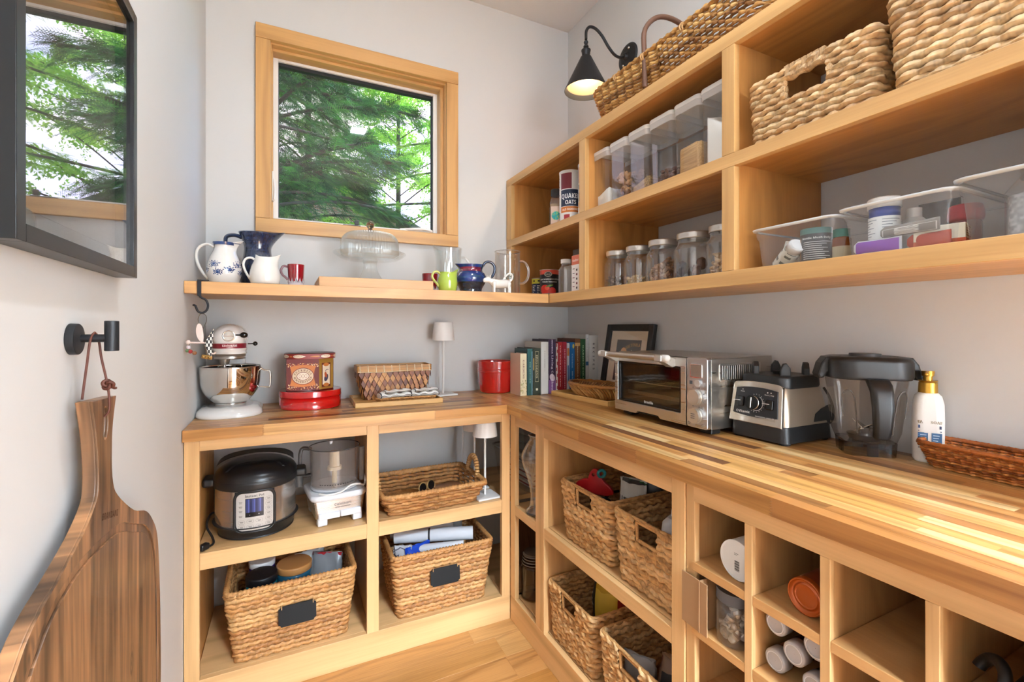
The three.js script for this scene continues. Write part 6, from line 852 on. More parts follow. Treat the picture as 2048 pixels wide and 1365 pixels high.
// ================= IN THE BASE CABINETS =================
const SM = 0.5105, SB = 0.1045;   // middle and bottom shelf tops, left run
{
  const t = thing('pressure_cooker', 'round steel and black electric pressure cooker with a square control panel', 'cooker', [0.197, SM, 0.292], 0.0);
  const st = std(0xc4beb7, 0.46, 0.85, { roughnessMap: brushTex });
  part('base_ring', lathe(smooth([[0.0005, 0], [0.112, 0], [0.12, 0.006], [0.1285, 0.036], [0.1298, 0.044], [0.0005, 0.045]], 24), 72), M.black, t);
  part('steel_body', lathe([[0.1308, 0.043], [0.1308, 0.17], [0.129, 0.172]], 96), st, t);
  part('top_collar', lathe(smooth([[0.128, 0.166], [0.135, 0.17], [0.137, 0.185], [0.135, 0.196], [0.125, 0.2]], 20), 72), M.black, t);
  part('lid', lathe(smooth([[0.136, 0.186], [0.133, 0.205], [0.122, 0.222], [0.1, 0.236], [0.07, 0.246], [0.0005, 0.25]], 30), 72), std(0x18181a, 0.3), t);
  part('lid_bridge', (() => { const o = []; for (let i = 0; i <= 14; i++) { const a = -0.9 + 1.8 * i / 14, x = 0.118 * Math.sin(a * 1.35) / Math.sin(1.215), y = 0.222 + 0.056 * Math.pow(Math.cos(a * 1.35), 0.7), w = 0.06 + 0.03 * Math.abs(a); o.push(ring(0.02, w, 0.008, 0, 4).map(([px, , pz]) => [x + px * Math.cos(a) * 0.6, y + px * -Math.sin(a) * 0.6, pz + 0.01])); } return loft(o); })(), M.black, t);
  part('lid_fascia', T(ext(poly([[-0.092, 0], [-0.075, 0.022], [-0.03, 0.034], [0.03, 0.034], [0.075, 0.022], [0.092, 0]]), 0.012, 0.002), 0, 0.22, 0.068, -0.9), std(0x202022, 0.35), t);
  part('lid_plaque', [-0.034, 0.034].map((x) => T(bx(0.02, 0.013, 0.002, x, 0.014, 0.0125, 0.001), 0, 0.22, 0.068, -0.9)), std(0x8f8f92, 0.3, 0.6), t);
  part('side_handle', [-1, 1].map((s) => T(new RoundedBoxGeometry(0.04, 0.03, 0.07, 3, 0.01), s * 0.146, 0.184, 0.0)), M.black, t);
  part('condensation_cup', T(cyl(0.014, 0.017, 0.05, 0, 0, 0, 20), 0.142, 0.11, -0.04), std(0x8d8a88, 0.1, 0, { transmission: 0.6, thickness: 0 }), t);
  const curve = (w, h, r, rad, depth) => { const g = ext(rrect(w, h, r), depth, 0.0008, 10), g2 = g.index ? g.toNonIndexed() : g; const p = g2.attributes.position; for (let i = 0; i < p.count; i++) { const a = p.getX(i) / rad, q = rad + p.getZ(i); p.setXYZ(i, Math.sin(a) * q, p.getY(i), Math.cos(a) * q); } g2.computeVertexNormals(); return g2; };
  // panel strips are bent round the drum
  const bend = (x0, x1, y0, y1, rad, n = 10) => { const g = new THREE.PlaneGeometry(x1 - x0, y1 - y0, n, 1).translate((x0 + x1) / 2, (y0 + y1) / 2, 0), p = g.attributes.position; for (let i = 0; i < p.count; i++) { const a = p.getX(i) / rad; p.setXYZ(i, Math.sin(a) * rad, p.getY(i), Math.cos(a) * rad); } g.computeVertexNormals(); return g; };
  const frameRing = (w, h, r, rad) => { const o = [], n = 60; const pts = rrect(w, h, r).getSpacedPoints(n); return tube(pts.slice(0, -1).map((q) => V3(Math.sin(q.x / rad) * rad, q.y + 0.098, Math.cos(q.x / rad) * rad)), 0.0042, 120, 8, true); };
  part('panel_frame', frameRing(0.127, 0.138, 0.03, 0.132), M.black, t);
  const pm = printed(512, 540, (x, w, h) => { x.fillStyle = '#111213'; x.fillRect(0, 0, w, h); x.fillStyle = '#c3bdb6'; x.beginPath(); x.roundRect(18, 18, w - 36, h - 36, 90); x.fill(); text(x, 'Instant Pot', 256, 56, 44, '#2b2a2a', 'serif'); x.fillStyle = '#0f1116'; x.fillRect(140, 90, 230, 250); const g = ['#39406e', '#525b9a', '#2d3155']; for (let i = 0; i < 9; i++) { x.fillStyle = g[i % 3]; x.fillRect(148 + i * 24, 98, 22, 180); } text(x, '-', 196, 308, 40, '#d8d8e0'); text(x, '+', 310, 308, 36, '#d8d8e0'); x.strokeStyle = '#8b847c'; x.lineWidth = 3; for (const [a, b] of [[50, 380], [160, 372], [272, 372], [392, 362], [50, 446], [160, 446], [272, 446], [392, 432], [392, 96], [392, 160], [392, 226], [392, 294]]) { x.beginPath(); x.roundRect(a, b, 84, 48, 20); x.stroke(); x.fillStyle = '#6d6760'; x.fillRect(a + 18, b + 16, 48, 6); x.fillRect(a + 24, b + 28, 36, 6); } x.fillStyle = '#6d6760'; for (const b of [130, 190, 250, 320]) { x.fillRect(56, b, 46, 7); x.fillRect(60, b + 14, 36, 7); } }, 0.3);
  part('control_panel', bend(-0.0625, 0.0625, 0.03, 0.166, 0.1318, 16), pm, t);
  part('power_cord', tube([[-0.1, 0.03, -0.1], [-0.14, 0.05, -0.06], [-0.15, 0.055, 0.0], [-0.148, 0.04, 0.05], [-0.128, 0.015, 0.085], [-0.122, 0.006, 0.115], [-0.135, 0.006, 0.135], [-0.15, 0.012, 0.146]], 0.0038, 60, 8), M.black, t); part('plug', T(new RoundedBoxGeometry(0.02, 0.02, 0.03, 2, 0.005), -0.144, 0.0115, 0.144, 0, -0.7), M.black, t);
}
{
  const t = thing('food_processor', 'white and steel food processor base with clear work bowl', 'food processor', [0.464, SM, 0.305], 0.12);
  const wp = std(0xe4e6ea, 0.3);
  part('leg', [-1, 1].flatMap((s) => [-0.085, 0.085].map((z) => bx(0.034, 0.03, 0.03, s * 0.062, 0.015, z, 0.004))), wp, t);
  part('button_bar', [bx(0.076, 0.022, 0.02, -0.0385, 0.034, 0.094, 0.004), bx(0.076, 0.022, 0.02, 0.0385, 0.034, 0.094, 0.004)], wp, t);
  part('steel_front', [loft([[0.026, 0.168, 0.186], [0.092, 0.186, 0.19]].map(([y, w, d]) => ring(w, d, 0.012, y, 4)))], std(0xc6c5c4, 0.60, 1, { roughnessMap: brushTex }), t);
  part('name_plate', T(new THREE.PlaneGeometry(0.08, 0.026), 0.01, 0.066, 0.0955, -0.02), new THREE.MeshPhysicalMaterial({ map: canvasTex(256, 84, (x) => { x.clearRect(0, 0, 256, 84); text(x, 'Cuisinart', 128, 28, 42, '#77787a', 'serif'); text(x, 'FOOD PROCESSOR', 128, 64, 20, '#5d5e60'); }), transparent: true, roughness: 0.4 }), t);
  part('top_deck', loft([[0.09, 0.196, 0.2], [0.096, 0.204, 0.208], [0.106, 0.2, 0.204], [0.11, 0.19, 0.194]].map(([y, w, d]) => ring(w, d, 0.03, y, 6))), wp, t);
  part('turn_ring', lathe([[0.0005, 0.11], [0.086, 0.11], [0.088, 0.12], [0.0005, 0.122]], 56), wp, t);
  const clear = new THREE.MeshPhysicalMaterial({ color: 0xf7f5f4, transmission: 0.93, roughness: 0.04, ior: 1.5, thickness: 0 });
  const bowl = part('work_bowl', vessel([[0.083, 0.122], [0.086, 0.128], [0.089, 0.2], [0.091, 0.262], [0.0935, 0.266]], 0.0025, 64), clear, t);
  part('bowl_rim', T(new THREE.TorusGeometry(0.0925, 0.0019, 8, 64), 0, 0.267, 0, PI / 2), std(0x6b6663, 0.15, 0, { transmission: 0.4, thickness: 0 }), bowl);
  part('bowl_handle', [tube([[-0.078, 0.255, -0.045], [-0.106, 0.256, -0.062], [-0.112, 0.245, -0.065], [-0.112, 0.16, -0.065], [-0.106, 0.15, -0.062], [-0.076, 0.155, -0.044]], 0.0075, 40, 8)], std(0x9c9793, 0.08, 0, { transmission: 0.7, thickness: 0 }), bowl);
  part('lock_column', [cyl(0.0095, 0.011, 0.13, 0.098, 0.125, 0.022, 20), bx(0.008, 0.11, 0.006, 0.098, 0.195, 0.035, 0.002)], std(0xdad8d6, 0.08, 0, { transmission: 0.6, thickness: 0 }), bowl);
  part('blade_hub', [cyl(0.019, 0.0175, 0.06, 0, 0.185, 0, 28), cyl(0.028, 0.026, 0.012, 0, 0.176, 0, 32), cyl(0.01, 0.01, 0.05, 0, 0.124, 0, 16)], std(0xe6d7b3, 0.45), t);
  part('bowl_print', new THREE.CylinderGeometry(0.0892, 0.0872, 0.018, 40, 1, true, -0.9, 1.8).translate(0, 0.138, 0), new THREE.MeshPhysicalMaterial({ map: canvasTex(512, 48, (x) => { x.clearRect(0, 0, 512, 48); x.fillStyle = '#3a3836'; for (let i = 0; i < 16; i++) x.fillRect(20 + i * 30, 14, 20 - (i * 7) % 9, 8); x.strokeStyle = '#3a3836'; x.strokeRect(180, 6, 150, 36); }), transparent: true, roughness: 0.5 }), t);
  part('power_cord', tube([[-0.07, 0.115, 0.08], [-0.05, 0.112, 0.098], [0.0, 0.116, 0.102], [0.04, 0.135, 0.1], [0.075, 0.128, 0.085], [0.098, 0.115, 0.06], [0.112, 0.14, 0.02], [0.115, 0.12, -0.03]], 0.0036, 60, 8), M.white, t);
}
// contents of the two label-plate baskets
{
  const jarIn = (label, pos, r, h, body, lid, lidH = 0.02, ex = {}) => { const t = thing('storage_jar', label, 'jar', pos, 0); part('jar_body', lathe(smooth([[0.0005, 0], [r * 0.94, 0], [r, 0.006], [r, h * 0.82], [r * 0.9, h], [0.0005, h]], 24), 40), std(body, 0.2, 0, ex), t); part('lid', lathe([[r * 0.9, h], [r * 1.02, h + 0.001], [r * 1.03, h + lidH * 0.8], [r * 0.96, h + lidH], [0.0005, h + lidH]], 40), std(lid, 0.4), t); return t; };
  jarIn('purple tub with white lid at the back left of the left basket', [0.212, SB + 0.02, 0.24], 0.044, 0.215, 0x3b2566, 0xe9e8e6, 0.022);
  jarIn('teal jar with a glossy black lid at the front left of the left basket', [0.215, SB + 0.018, 0.345], 0.05, 0.205, 0x176f74, 0x131316, 0.03);
  jarIn('big blue glass jar with an orange lid in the left basket', [0.322, SB + 0.018, 0.3], 0.06, 0.205, 0x2b6a86, 0xb98048, 0.026, { transmission: 0.35, thickness: 0 });
  const bag = (label, pos, turn, w, h, m, tilt, cat = 'bag', name = 'zip_bag') => { const t = thing(name, label, cat, pos, turn); part('bag_body', T(loft([[0, 0.9, 0.02], [h * 0.25, 1, 0.035], [h * 0.6, 0.98, 0.026], [h * 0.86, 0.95, 0.01], [h, 0.96, 0.003]].map(([y, k, d], j) => { const o = []; for (let i = 0; i < 24; i++) { const a = -i / 24 * 2 * PI; o.push([Math.sign(Math.cos(a)) * Math.pow(Math.abs(Math.cos(a)), 0.7) * w / 2 * k + 0.003 * Math.sin(i * 2.1 + j * 1.3), y + 0.004 * Math.sin(i * 1.7 + j), Math.sin(a) * d + 0.004 * Math.sin(i * 1.3 + j * 2)]); } return o; })), 0, 0, 0, tilt), m, t); return t; };
  const zb = bag('clear zip bag with red closing strip leaning in the left basket', [0.425, SB + 0.03, 0.26], -0.5, 0.13, 0.2, std(0xa9abae, 0.2, 0, { transmission: 0.3, thickness: 0 }), -0.2); part('red_strip', T(bx(0.12, 0.012, 0.006, 0, 0.195, 0.0, 0.002), 0, 0, 0, -0.2), std(0xb3202a, 0.4), zb);
  bag('white plastic bag behind the zip bag in the left basket', [0.38, SB + 0.03, 0.2], 0.2, 0.12, 0.2, std(0xd3d3d2, 0.4), -0.05, 'bag', 'plastic_bag');
  const roll = (label, p, q, r, m, band) => { const t = thing('paper_roll', label, 'roll', [0, 0, 0], 0, 'rolls of white paper in the basket'), a = V3(...p), b = V3(...q), c = a.clone().add(b).multiplyScalar(0.5), d = b.clone().sub(a), l = d.length(); t.position.copy(c); t.quaternion.setFromUnitVectors(V3(0, 1, 0), d.normalize()); part('roll', lathe([[r * 0.35, -l / 2], [r, -l / 2], [r, l / 2], [r * 0.35, l / 2], [r * 0.35, -l / 2]], 36), m, t); if (band) part('band', lathe([[r * 1.01, -0.004], [r * 1.05, -0.003], [r * 1.05, 0.003], [r * 1.01, 0.004]], 36).translate(0, -l * 0.06, 0), M.black, t); };
  const pm = std(0xdfe0e4, 0.6);
  roll('thick white paper roll with a black band lying across the right basket', [0.71, 0.345, 0.24], [1.02, 0.352, 0.36], 0.027, pm, true); roll('thin white paper roll in front of the banded roll in the right basket', [0.72, 0.315, 0.31], [0.96, 0.335, 0.41], 0.016, pm, false); roll('white paper roll at the back of the right basket', [0.7, 0.338, 0.19], [0.97, 0.345, 0.235], 0.018, pm, false);
  bag('bright blue plastic package in the front of the right basket', [0.79, SB + 0.07, 0.37], 0.3, 0.12, 0.17, std(0x1947b8, 0.3), -0.15, 'package', 'blue_package'); bag('crumpled grey white tissue pack in the front left corner of the right basket', [0.715, SB + 0.08, 0.36], -0.4, 0.075, 0.165, printed(128, 128, (x, w, h) => { x.fillStyle = '#b9b6b8'; x.fillRect(0, 0, w, h); x.fillStyle = '#54505c'; for (let i = 0; i < 9; i++) x.fillRect(12, 10 + i * 13, 90 - (i * 31) % 50, 6); }, 0.6), -0.1, 'package', 'tissue_pack'); bag('upright silver folder at the back right of the right basket', [0.985, SB + 0.05, 0.2], 0.1, 0.09, 0.215, std(0xb9bcc4, 0.3), 0, 'package', 'folder');
  // shallow tray
  const g = thing('sunglasses', 'dark sunglasses with tan arms lying in the shallow wicker tray', 'glasses', [0.83, SM + 0.03, 0.31], 0.5); part('lens', [-1, 1].map((s) => T(cyl(0.02, 0.02, 0.003, 0, 0, 0, 24), s * 0.024, 0.024, 0, PI / 2 - 0.2)), M.blackGloss, g); part('lens_rim', [-1, 1].map((s) => T(new THREE.TorusGeometry(0.021, 0.003, 8, 24), s * 0.024, 0.024, 0.001, -0.2)), std(0xb08a54, 0.3, 0.4), g); part('arm', [-1, 1].map((s) => tube([[s * 0.045, 0.026, 0], [s * 0.05, 0.02, -0.05], [s * 0.046, 0.004, -0.1]], 0.002, 16, 6)), std(0xb08a54, 0.3, 0.4), g);
  const cc = thing('leather_pouch', 'brown leather pouch lying flat in the shallow wicker tray', 'pouch', [0.925, SM + 0.0195, 0.3], 0.2); part('pouch_body', loft([[0, 0.13, 0.08], [0.01, 0.14, 0.09], [0.022, 0.12, 0.075]].map(([y, w, d]) => ring(w, d, 0.025, y, 6))), std(0x8a5d3b, 0.6), cc);
}
tableLamp([1.066, SM, 0.385], 'slim white table lamp at the front of the middle shelf beside the corner post', 0.05, 'slim white table lamps');
tableLamp([1.068, SM, 0.255], 'slim white table lamp behind the front one on the middle shelf', 0.0, 'slim white table lamps');
tableLamp([1.058, SM, 0.128], 'slim white table lamp furthest back on the middle shelf', 0.0, 'slim white table lamps');
// the corner: bins of linen, vase, jar
{
  const smoke = new THREE.MeshPhysicalMaterial({ color: 0xf6f4f2, transmission: 0.95, roughness: 0.1, ior: 1.4, thickness: 0 });
  const bin = (label, pos, w, d, h) => { const t = thing('linen_bin', label, 'bin', pos, 0, 'smoky clear bins in the corner'); part('bin_body', loft([[0, w * 0.9, d * 0.9], [0.005, w * 0.92, d * 0.92], [h, w, d]].map(([y, a, b]) => ring(a, b, 0.03, y, 5)), true, false), smoke, t); part('bin_lip', loft([[h - 0.008, 0], [h - 0.006, 0.012], [h, 0.012], [h, 0]].map(([y, e]) => ring(w + e, d + e, 0.034, y, 5)), false, false), std(0x9b9794, 0.3, 0, { transmission: 0.4, thickness: 0 }), t); };
  bin('lower smoky clear bin of linens in the back corner of the middle shelf', [1.445, 0.5105, 0.27], 0.44, 0.36, 0.15); bin('upper smoky clear bin stacked in the back corner', [1.45, 0.6625, 0.27], 0.44, 0.36, 0.15);
  const cloth = (label, pos, w, d, h, c, f) => { const t = thing('folded_linen', label, 'linen', pos, 0.05); const m = printed(256, 128, (x, W_, H_) => { x.fillStyle = c; x.fillRect(0, 0, W_, H_); f(x, W_, H_); }, 0.9); for (let k = 0; k < 3; k++) part('fold', loft([[0, 0.97], [0.2, 1], [0.8, 1], [1, 0.97]].map(([y, q]) => ring(w * q - 0.006 * k, d * q, 0.02, (k + y) * h / 3, 6).map(([a, b, e], i) => [a, b + 0.002 * Math.sin(i * 0.9 + k), e]))), m, t); };
  cloth('folded white linen with red pattern in the lower corner bin', [1.43, 0.519, 0.28], 0.33, 0.27, 0.066, '#cfcac2', (x, w, h) => { x.fillStyle = '#7d2f2c'; for (let i = 0; i < 5; i++) { x.beginPath(); x.ellipse(30 + i * 50, 60, 16, 12, 0.4, 0, 7); x.fill(); } });
  cloth('folded beige striped linen on top of the patterned one in the lower corner bin', [1.435, 0.587, 0.28], 0.32, 0.26, 0.06, '#c9bda8', (x, w, h) => { x.fillStyle = '#8f8574'; for (let i = 0; i < 10; i++) x.fillRect(i * 26, 0, 5, h); });
  cloth('dark folded cloth in the upper corner bin', [1.445, 0.671, 0.275], 0.34, 0.28, 0.1, '#5c5754', () => {});
  const v = thing('glass_vase', 'curvy clear glass hurricane vase in the corner cubby', 'vase', [1.205, 0.495 + 0.0005, 0.612], 0); part('vase_body', vessel(smooth([[0.046, 0], [0.05, 0.004], [0.05, 0.012], [0.038, 0.03], [0.034, 0.07], [0.044, 0.13], [0.066, 0.2], [0.068, 0.235], [0.05, 0.275], [0.037, 0.295], [0.041, 0.312]], 60), 0.003, 56, 0.008), new THREE.MeshPhysicalMaterial({ color: 0xf9f7f5, transmission: 0.97, roughness: 0.02, ior: 1.9, thickness: 0 }), v); part('foot_ring', T(new THREE.TorusGeometry(0.049, 0.004, 10, 48), 0, 0.006, 0, PI / 2), std(0x6a5f56, 0.06, 0, { transmission: 0.5, thickness: 0 }), v); part('vase_lip', T(new THREE.TorusGeometry(0.0405, 0.0022, 8, 48), 0, 0.312, 0, PI / 2), std(0xe5ddd6, 0.05, 0, { transmission: 0.6, thickness: 0 }), v);
  const j = thing('glass_canister', 'smoky glass canister with a stepped lid on the bottom corner shelf', 'canister', [1.235, SB, 0.515], 0); part('glass_body', vessel([[0.05, 0], [0.054, 0.006], [0.054, 0.13], [0.05, 0.138]], 0.003, 48, 0.01), new THREE.MeshPhysicalMaterial({ color: 0xe0d6cc, transmission: 1, roughness: 0.03, ior: 1.5, thickness: 0 }), j); part('stepped_lid', [0, 1, 2, 3].map((i) => T(new THREE.TorusGeometry(0.05 - 0.002 * i, 0.003, 8, 44), 0, 0.146 + i * 0.011, 0, PI / 2)).concat([cyl(0.047, 0.042, 0.004, 0, 0.184, 0, 40)]), std(0x9a8c80, 0.06, 0, { transmission: 0.6, thickness: 0 }), j);
  const d = thing('round_board', 'dark round wooden board leaning at the back of the bottom corner shelf', 'board', [1.36, SB, 0.36], 0); part('board_disc', T(cyl(0.15, 0.15, 0.016, 0, 0, 0, 56), 0, 0.151, -0.03, PI / 2 - 0.2), wood(0x6e4a30, texStave, 1, 0.3, 0.5), d); const p = thing('black_pan', 'black round pan lying on the bottom corner shelf behind the canister', 'pan', [1.44, SB, 0.24], 0); part('pan_body', vessel([[0.1, 0], [0.13, 0.01], [0.14, 0.06]], 0.004, 48), M.black, p); part('pan_handle', T(new RoundedBoxGeometry(0.12, 0.016, 0.026, 2, 0.006), 0.19, 0.055, 0), M.black, p);
}
// what shows in the braided bins
{
  const c = thing('red_clip', 'red bag clip with a teal ring on top of the left middle bin', 'clip', [1.29, 0.665, 0.87], -0.9); const s = new THREE.Shape(); s.moveTo(-0.07, 0); s.quadraticCurveTo(-0.06, 0.03, -0.02, 0.032); s.quadraticCurveTo(-0.016, 0.06, 0, 0.07); s.quadraticCurveTo(0.02, 0.072, 0.026, 0.055); s.quadraticCurveTo(0.03, 0.034, 0.05, 0.02); s.quadraticCurveTo(0.07, 0.006, 0.07, -0.01); s.lineTo(0.05, -0.02); s.lineTo(-0.05, -0.02); s.closePath(); s.holes.push(new THREE.Path().absarc(0.0, 0.05, 0.009, 0, 7, true)); part('clip_body', ext(s, 0.018, 0.003), std(0xb8161b, 0.3), c); part('teal_ring', T(new THREE.TorusGeometry(0.012, 0.0055, 10, 24), 0.028, 0.056, 0.012, 0, 0.5), std(0x2f8f93, 0.35), c);
  const k = thing('black_ladle', 'black scoop lying below the red clip in the left middle bin', 'scoop', [1.27, 0.612, 0.93], 0.4); part('scoop_bowl', vessel(smooth([[0.01, 0], [0.03, 0.01], [0.036, 0.03]], 14), 0.002, 32), M.blackGloss, k); part('scoop_handle', tube([[0.034, 0.028, 0], [0.07, 0.036, 0], [0.11, 0.034, 0.01]], 0.005, 14, 8), M.blackGloss, k);
  const sack = (name, label, cat, pos, turn, w, h, th, m, tilt) => { const t = thing(name, label, cat, pos, turn), r = pnoise(name.length * 7 + Math.round(w * 1000), 8, 8); part('wrapper', T(loft([[0, 0.8, 0.6], [0.12, 0.95, 1], [0.45, 1, 1], [0.75, 0.94, 0.7], [0.92, 0.9, 0.2], [0.97, 0.93, 0.05], [1, 0.93, 0.05]].map(([f, k, q]) => { const o = []; for (let i = 0; i < 28; i++) { const a = -i / 28 * 2 * PI, e = 1 + 0.22 * (r(i * 0.9, f * 7) - 0.5); o.push([Math.sign(Math.cos(a)) * Math.pow(Math.abs(Math.cos(a)), 0.75) * w / 2 * k * e, f * h + 0.012 * (r(i * 0.8 + 3, f * 5) - 0.5), Math.sin(a) * th / 2 * q * e + 0.02 * (r(i * 0.6, f * 6 + 2) - 0.5)]); } return o; })), 0, 0, 0, tilt), m, t); return t; };
  const pr = (bg, f) => printed(256, 256, (x, w, h) => { x.fillStyle = bg; x.fillRect(0, 0, w, h); f(x, w, h); }, 0.35);
  sack('snack_bag', 'white and green printed bag at the right of the left middle bin', 'bag', [1.33, 0.53, 1.02], -1.1, 0.1, 0.2, 0.05, pr('#d3d3cc', (x) => { x.fillStyle = '#2f6d3f'; x.fillRect(0, 30, 130, 60); text(x, 'ORGANIC', 120, 150, 40, '#4b4a48'); x.fillStyle = '#222'; x.fillRect(150, 0, 106, 80); }), -0.1); sack('snack_bag', 'black and silver bag behind the white one in the left middle bin', 'bag', [1.4, 0.54, 1.05], -0.8, 0.09, 0.2, 0.04, pr('#2a2a2c', (x) => { x.fillStyle = '#8f9295'; x.fillRect(0, 0, 256, 50); }), 0.05);
  const jug = thing('white_jug', 'white plastic bottle with slanted shoulder in the right middle bin', 'bottle', [1.275, 0.512, 1.3], -1.2); part('bottle_body', loft([[0, 0.1, 0.085], [0.01, 0.108, 0.09], [0.15, 0.108, 0.09], [0.19, 0.075, 0.085], [0.205, 0.05, 0.07]].map(([y, w, d]) => ring(w, d, 0.02, y, 6, y > 0.16 ? -0.012 : 0))), std(0xc9cdd2, 0.35), jug); part('cap', cyl(0.022, 0.022, 0.018, -0.012, 0.203, 0, 28), M.white, jug);
  sack('snack_bag', 'yellow crinkled snack bag with black print in the left bottom bin', 'bag', [1.32, 0.165, 0.915], -1.15, 0.13, 0.23, 0.06, pr('#c9a02c', (x) => { x.fillStyle = '#e0c04a'; x.fillRect(0, 150, 256, 106); x.fillStyle = '#2a2720'; x.fillRect(90, 110, 70, 110); x.fillStyle = '#d9d6c8'; for (let i = 0; i < 9; i++) x.fillRect(96, 116 + i * 11, 56 - (i * 17) % 20, 4); }), -0.05);
  sack('snack_bag', 'orange and red snack bag right of the yellow one in the left bottom bin', 'bag', [1.36, 0.145, 1.0], -1.0, 0.11, 0.2, 0.05, pr('#d5791e', (x) => { x.fillStyle = '#a32418'; x.fillRect(90, 30, 166, 120); x.fillStyle = '#efb23c'; x.fillRect(0, 190, 256, 40); }), 0.05);
  sack('paper_bag', 'crumpled brownish bag with dark print in the bin at the bottom of the frame', 'bag', [1.34, 0.125, 1.25], -1.3, 0.17, 0.13, 0.11, pr('#a98c74', (x) => { x.fillStyle = '#6d3a34'; x.fillRect(30, 60, 120, 70); x.fillStyle = '#3c3a3c'; x.fillRect(160, 120, 60, 60); }), 0); sack('plastic_bag', 'grey white plastic bag beside the crumpled brown one in the lowest bin', 'bag', [1.27, 0.125, 1.13], -1.0, 0.1, 0.11, 0.08, std(0xbdbcba, 0.4), 0);
}
// the little cubbies
{
  const lying = (t) => { t.rotation.set(0, 0, PI / 2); return t; };   // local -y faces the room... local y runs along world -x
  const a = thing('white_canister', 'white cardboard canister lying on its side in the top left cubby, base outwards', 'canister', [1.175, 0.6895 + 0.0432, 1.545]); part('tube', T(cyl(0.0415, 0.0415, 0.2, 0, 0, 0, 48), 0, 0, 0, 0, 0, -PI / 2), std(0xe9e8e4, 0.6), a); part('end_rim', T(new THREE.TorusGeometry(0.041, 0.002, 8, 48), 0, 0, 0, 0, PI / 2), std(0xf1f0ee, 0.5), a); part('barcode', new THREE.PlaneGeometry(0.05, 0.06).rotateY(-PI / 2).translate(-0.0012, 0, 0.0), new THREE.MeshPhysicalMaterial({ map: canvasTex(128, 160, (x) => { x.clearRect(0, 0, 128, 160); x.fillStyle = '#333'; for (let i = 0; i < 12; i++) x.fillRect(50, 84 + i * 5, 30, i % 3 ? 2 : 4); x.fillStyle = '#8c8c8c'; x.fillRect(48, 40, 26, 3); x.fillRect(48, 48, 18, 3); }), transparent: true, roughness: 0.6 }), a);
  const b = thing('orange_tin', 'orange metal tin lying on its side in the second cubby', 'tin', [1.19, 0.6895 + 0.0352, 1.686]); const om = std(0xb5561c, 0.22, 0.35); part('tin_body', T(cyl(0.0345, 0.0345, 0.17, 0, 0, 0, 48), 0, 0, 0, 0, 0, -PI / 2), std(0x7c3518, 0.35), b); part('tin_end', T(lathe([[0.0005, -0.0015], [0.019, -0.0015], [0.0205, -0.0045], [0.0225, -0.0045], [0.024, -0.001], [0.029, -0.001], [0.031, -0.0075], [0.0335, -0.0075], [0.0348, -0.004], [0.0348, 0.004]], 56), 0, 0, 0, 0, 0, -PI / 2), om, b);
  const c = thing('cardboard_box', 'brown cardboard box with an opened flap in the leftmost cubby', 'box', [0, 0, 0]), card = std(0xa77f58, 0.85); c.position.set(1.3, 0.5395, 1.456); part('carton', [bx(0.26, 0.12, 0.003, 0, 0.06, -0.0135, 0.0005), bx(0.26, 0.12, 0.003, 0, 0.06, 0.0135, 0.0005), bx(0.26, 0.003, 0.024, 0, 0.0015, 0, 0.0005), bx(0.003, 0.12, 0.024, 0.1285, 0.06, 0, 0.0005)], card, c); part('flap', T(bx(0.076, 0.118, 0.003, 0.038, 0, 0, 0.0005), 0, 0, 0, 0, PI / 2 - 0.04, 0).translate(-0.155, 0.06, 0.036), card, c); part('flap_fold', bx(0.03, 0.118, 0.003, -0.142, 0.06, 0.0135, 0.0005), card, c);
  const j = thing('candle_jar', 'clear plastic jar with grey lid full of silver tea lights', 'jar', [1.2, 0.5395, 1.522]); part('jar_body', vessel(smooth([[0.036, 0], [0.041, 0.005], [0.042, 0.08], [0.036, 0.092]], 20), 0.002, 44), M.clearPlastic, j); part('lid', [cyl(0.0405, 0.0405, 0.024, 0, 0.092, 0, 44)], std(0x5b5c60, 0.45), j);
  const r = rng(91), cups = heap(46, r, (k) => { const q = k() * 2 * PI, d = Math.sqrt(k()) * 0.028; return [d * Math.cos(q), 0.012 + k() * 0.068, d * Math.sin(q)]; }, [cyl(0.0085, 0.0095, 0.007, 0, -0.0035, 0, 14), lathe([[0.0005, 0.001], [0.009, 0.001], [0.01, 0.008], [0.009, 0.0075], [0.0082, 0.002], [0.0005, 0.002]], 14)]); const st = stuffIn('tea_lights', 'silver tea light cups piled in the grey lidded jar', 'candles', cups, std(0xc9c4ba, 0.35, 0.5), [1.2, 0.5405, 1.522]);
  const caps = [[1.6245, 0.5632], [1.701, 0.5632], [1.663, 0.6005], [1.6255, 0.638], [1.7035, 0.637]], where = ['bottom left of', 'bottom right of', 'middle of', 'top left of', 'top right of'];
  caps.forEach(([z, y], i) => { const t = thing('spice_bottle', `dark red bottle with frosted white cap, ${where[i]} the stack in its cubby`, 'bottle', [1.185, y, z], 0, 'bottles stacked in a cubby'); part('bottle_body', T(cyl(0.0205, 0.0205, 0.14, 0, 0.024, 0, 36), 0, 0, 0, 0, 0, -PI / 2), std(0x4a0f16, 0.25), t); part('cap', T(lathe([[0.0005, 0.002], [0.015, 0.002], [0.016, 0], [0.02, 0], [0.0225, 0.003], [0.0225, 0.024], [0.0005, 0.026]], 40), 0, 0, 0, 0, 0, -PI / 2), std(0xd9d4d4, 0.35, 0, { transmission: 0.25, thickness: 0 }), t); part('cap_ring', T(new THREE.TorusGeometry(0.0165, 0.0009, 6, 36), -0.0003, 0, 0, 0, PI / 2), std(0xf0eeee, 0.4), t); });
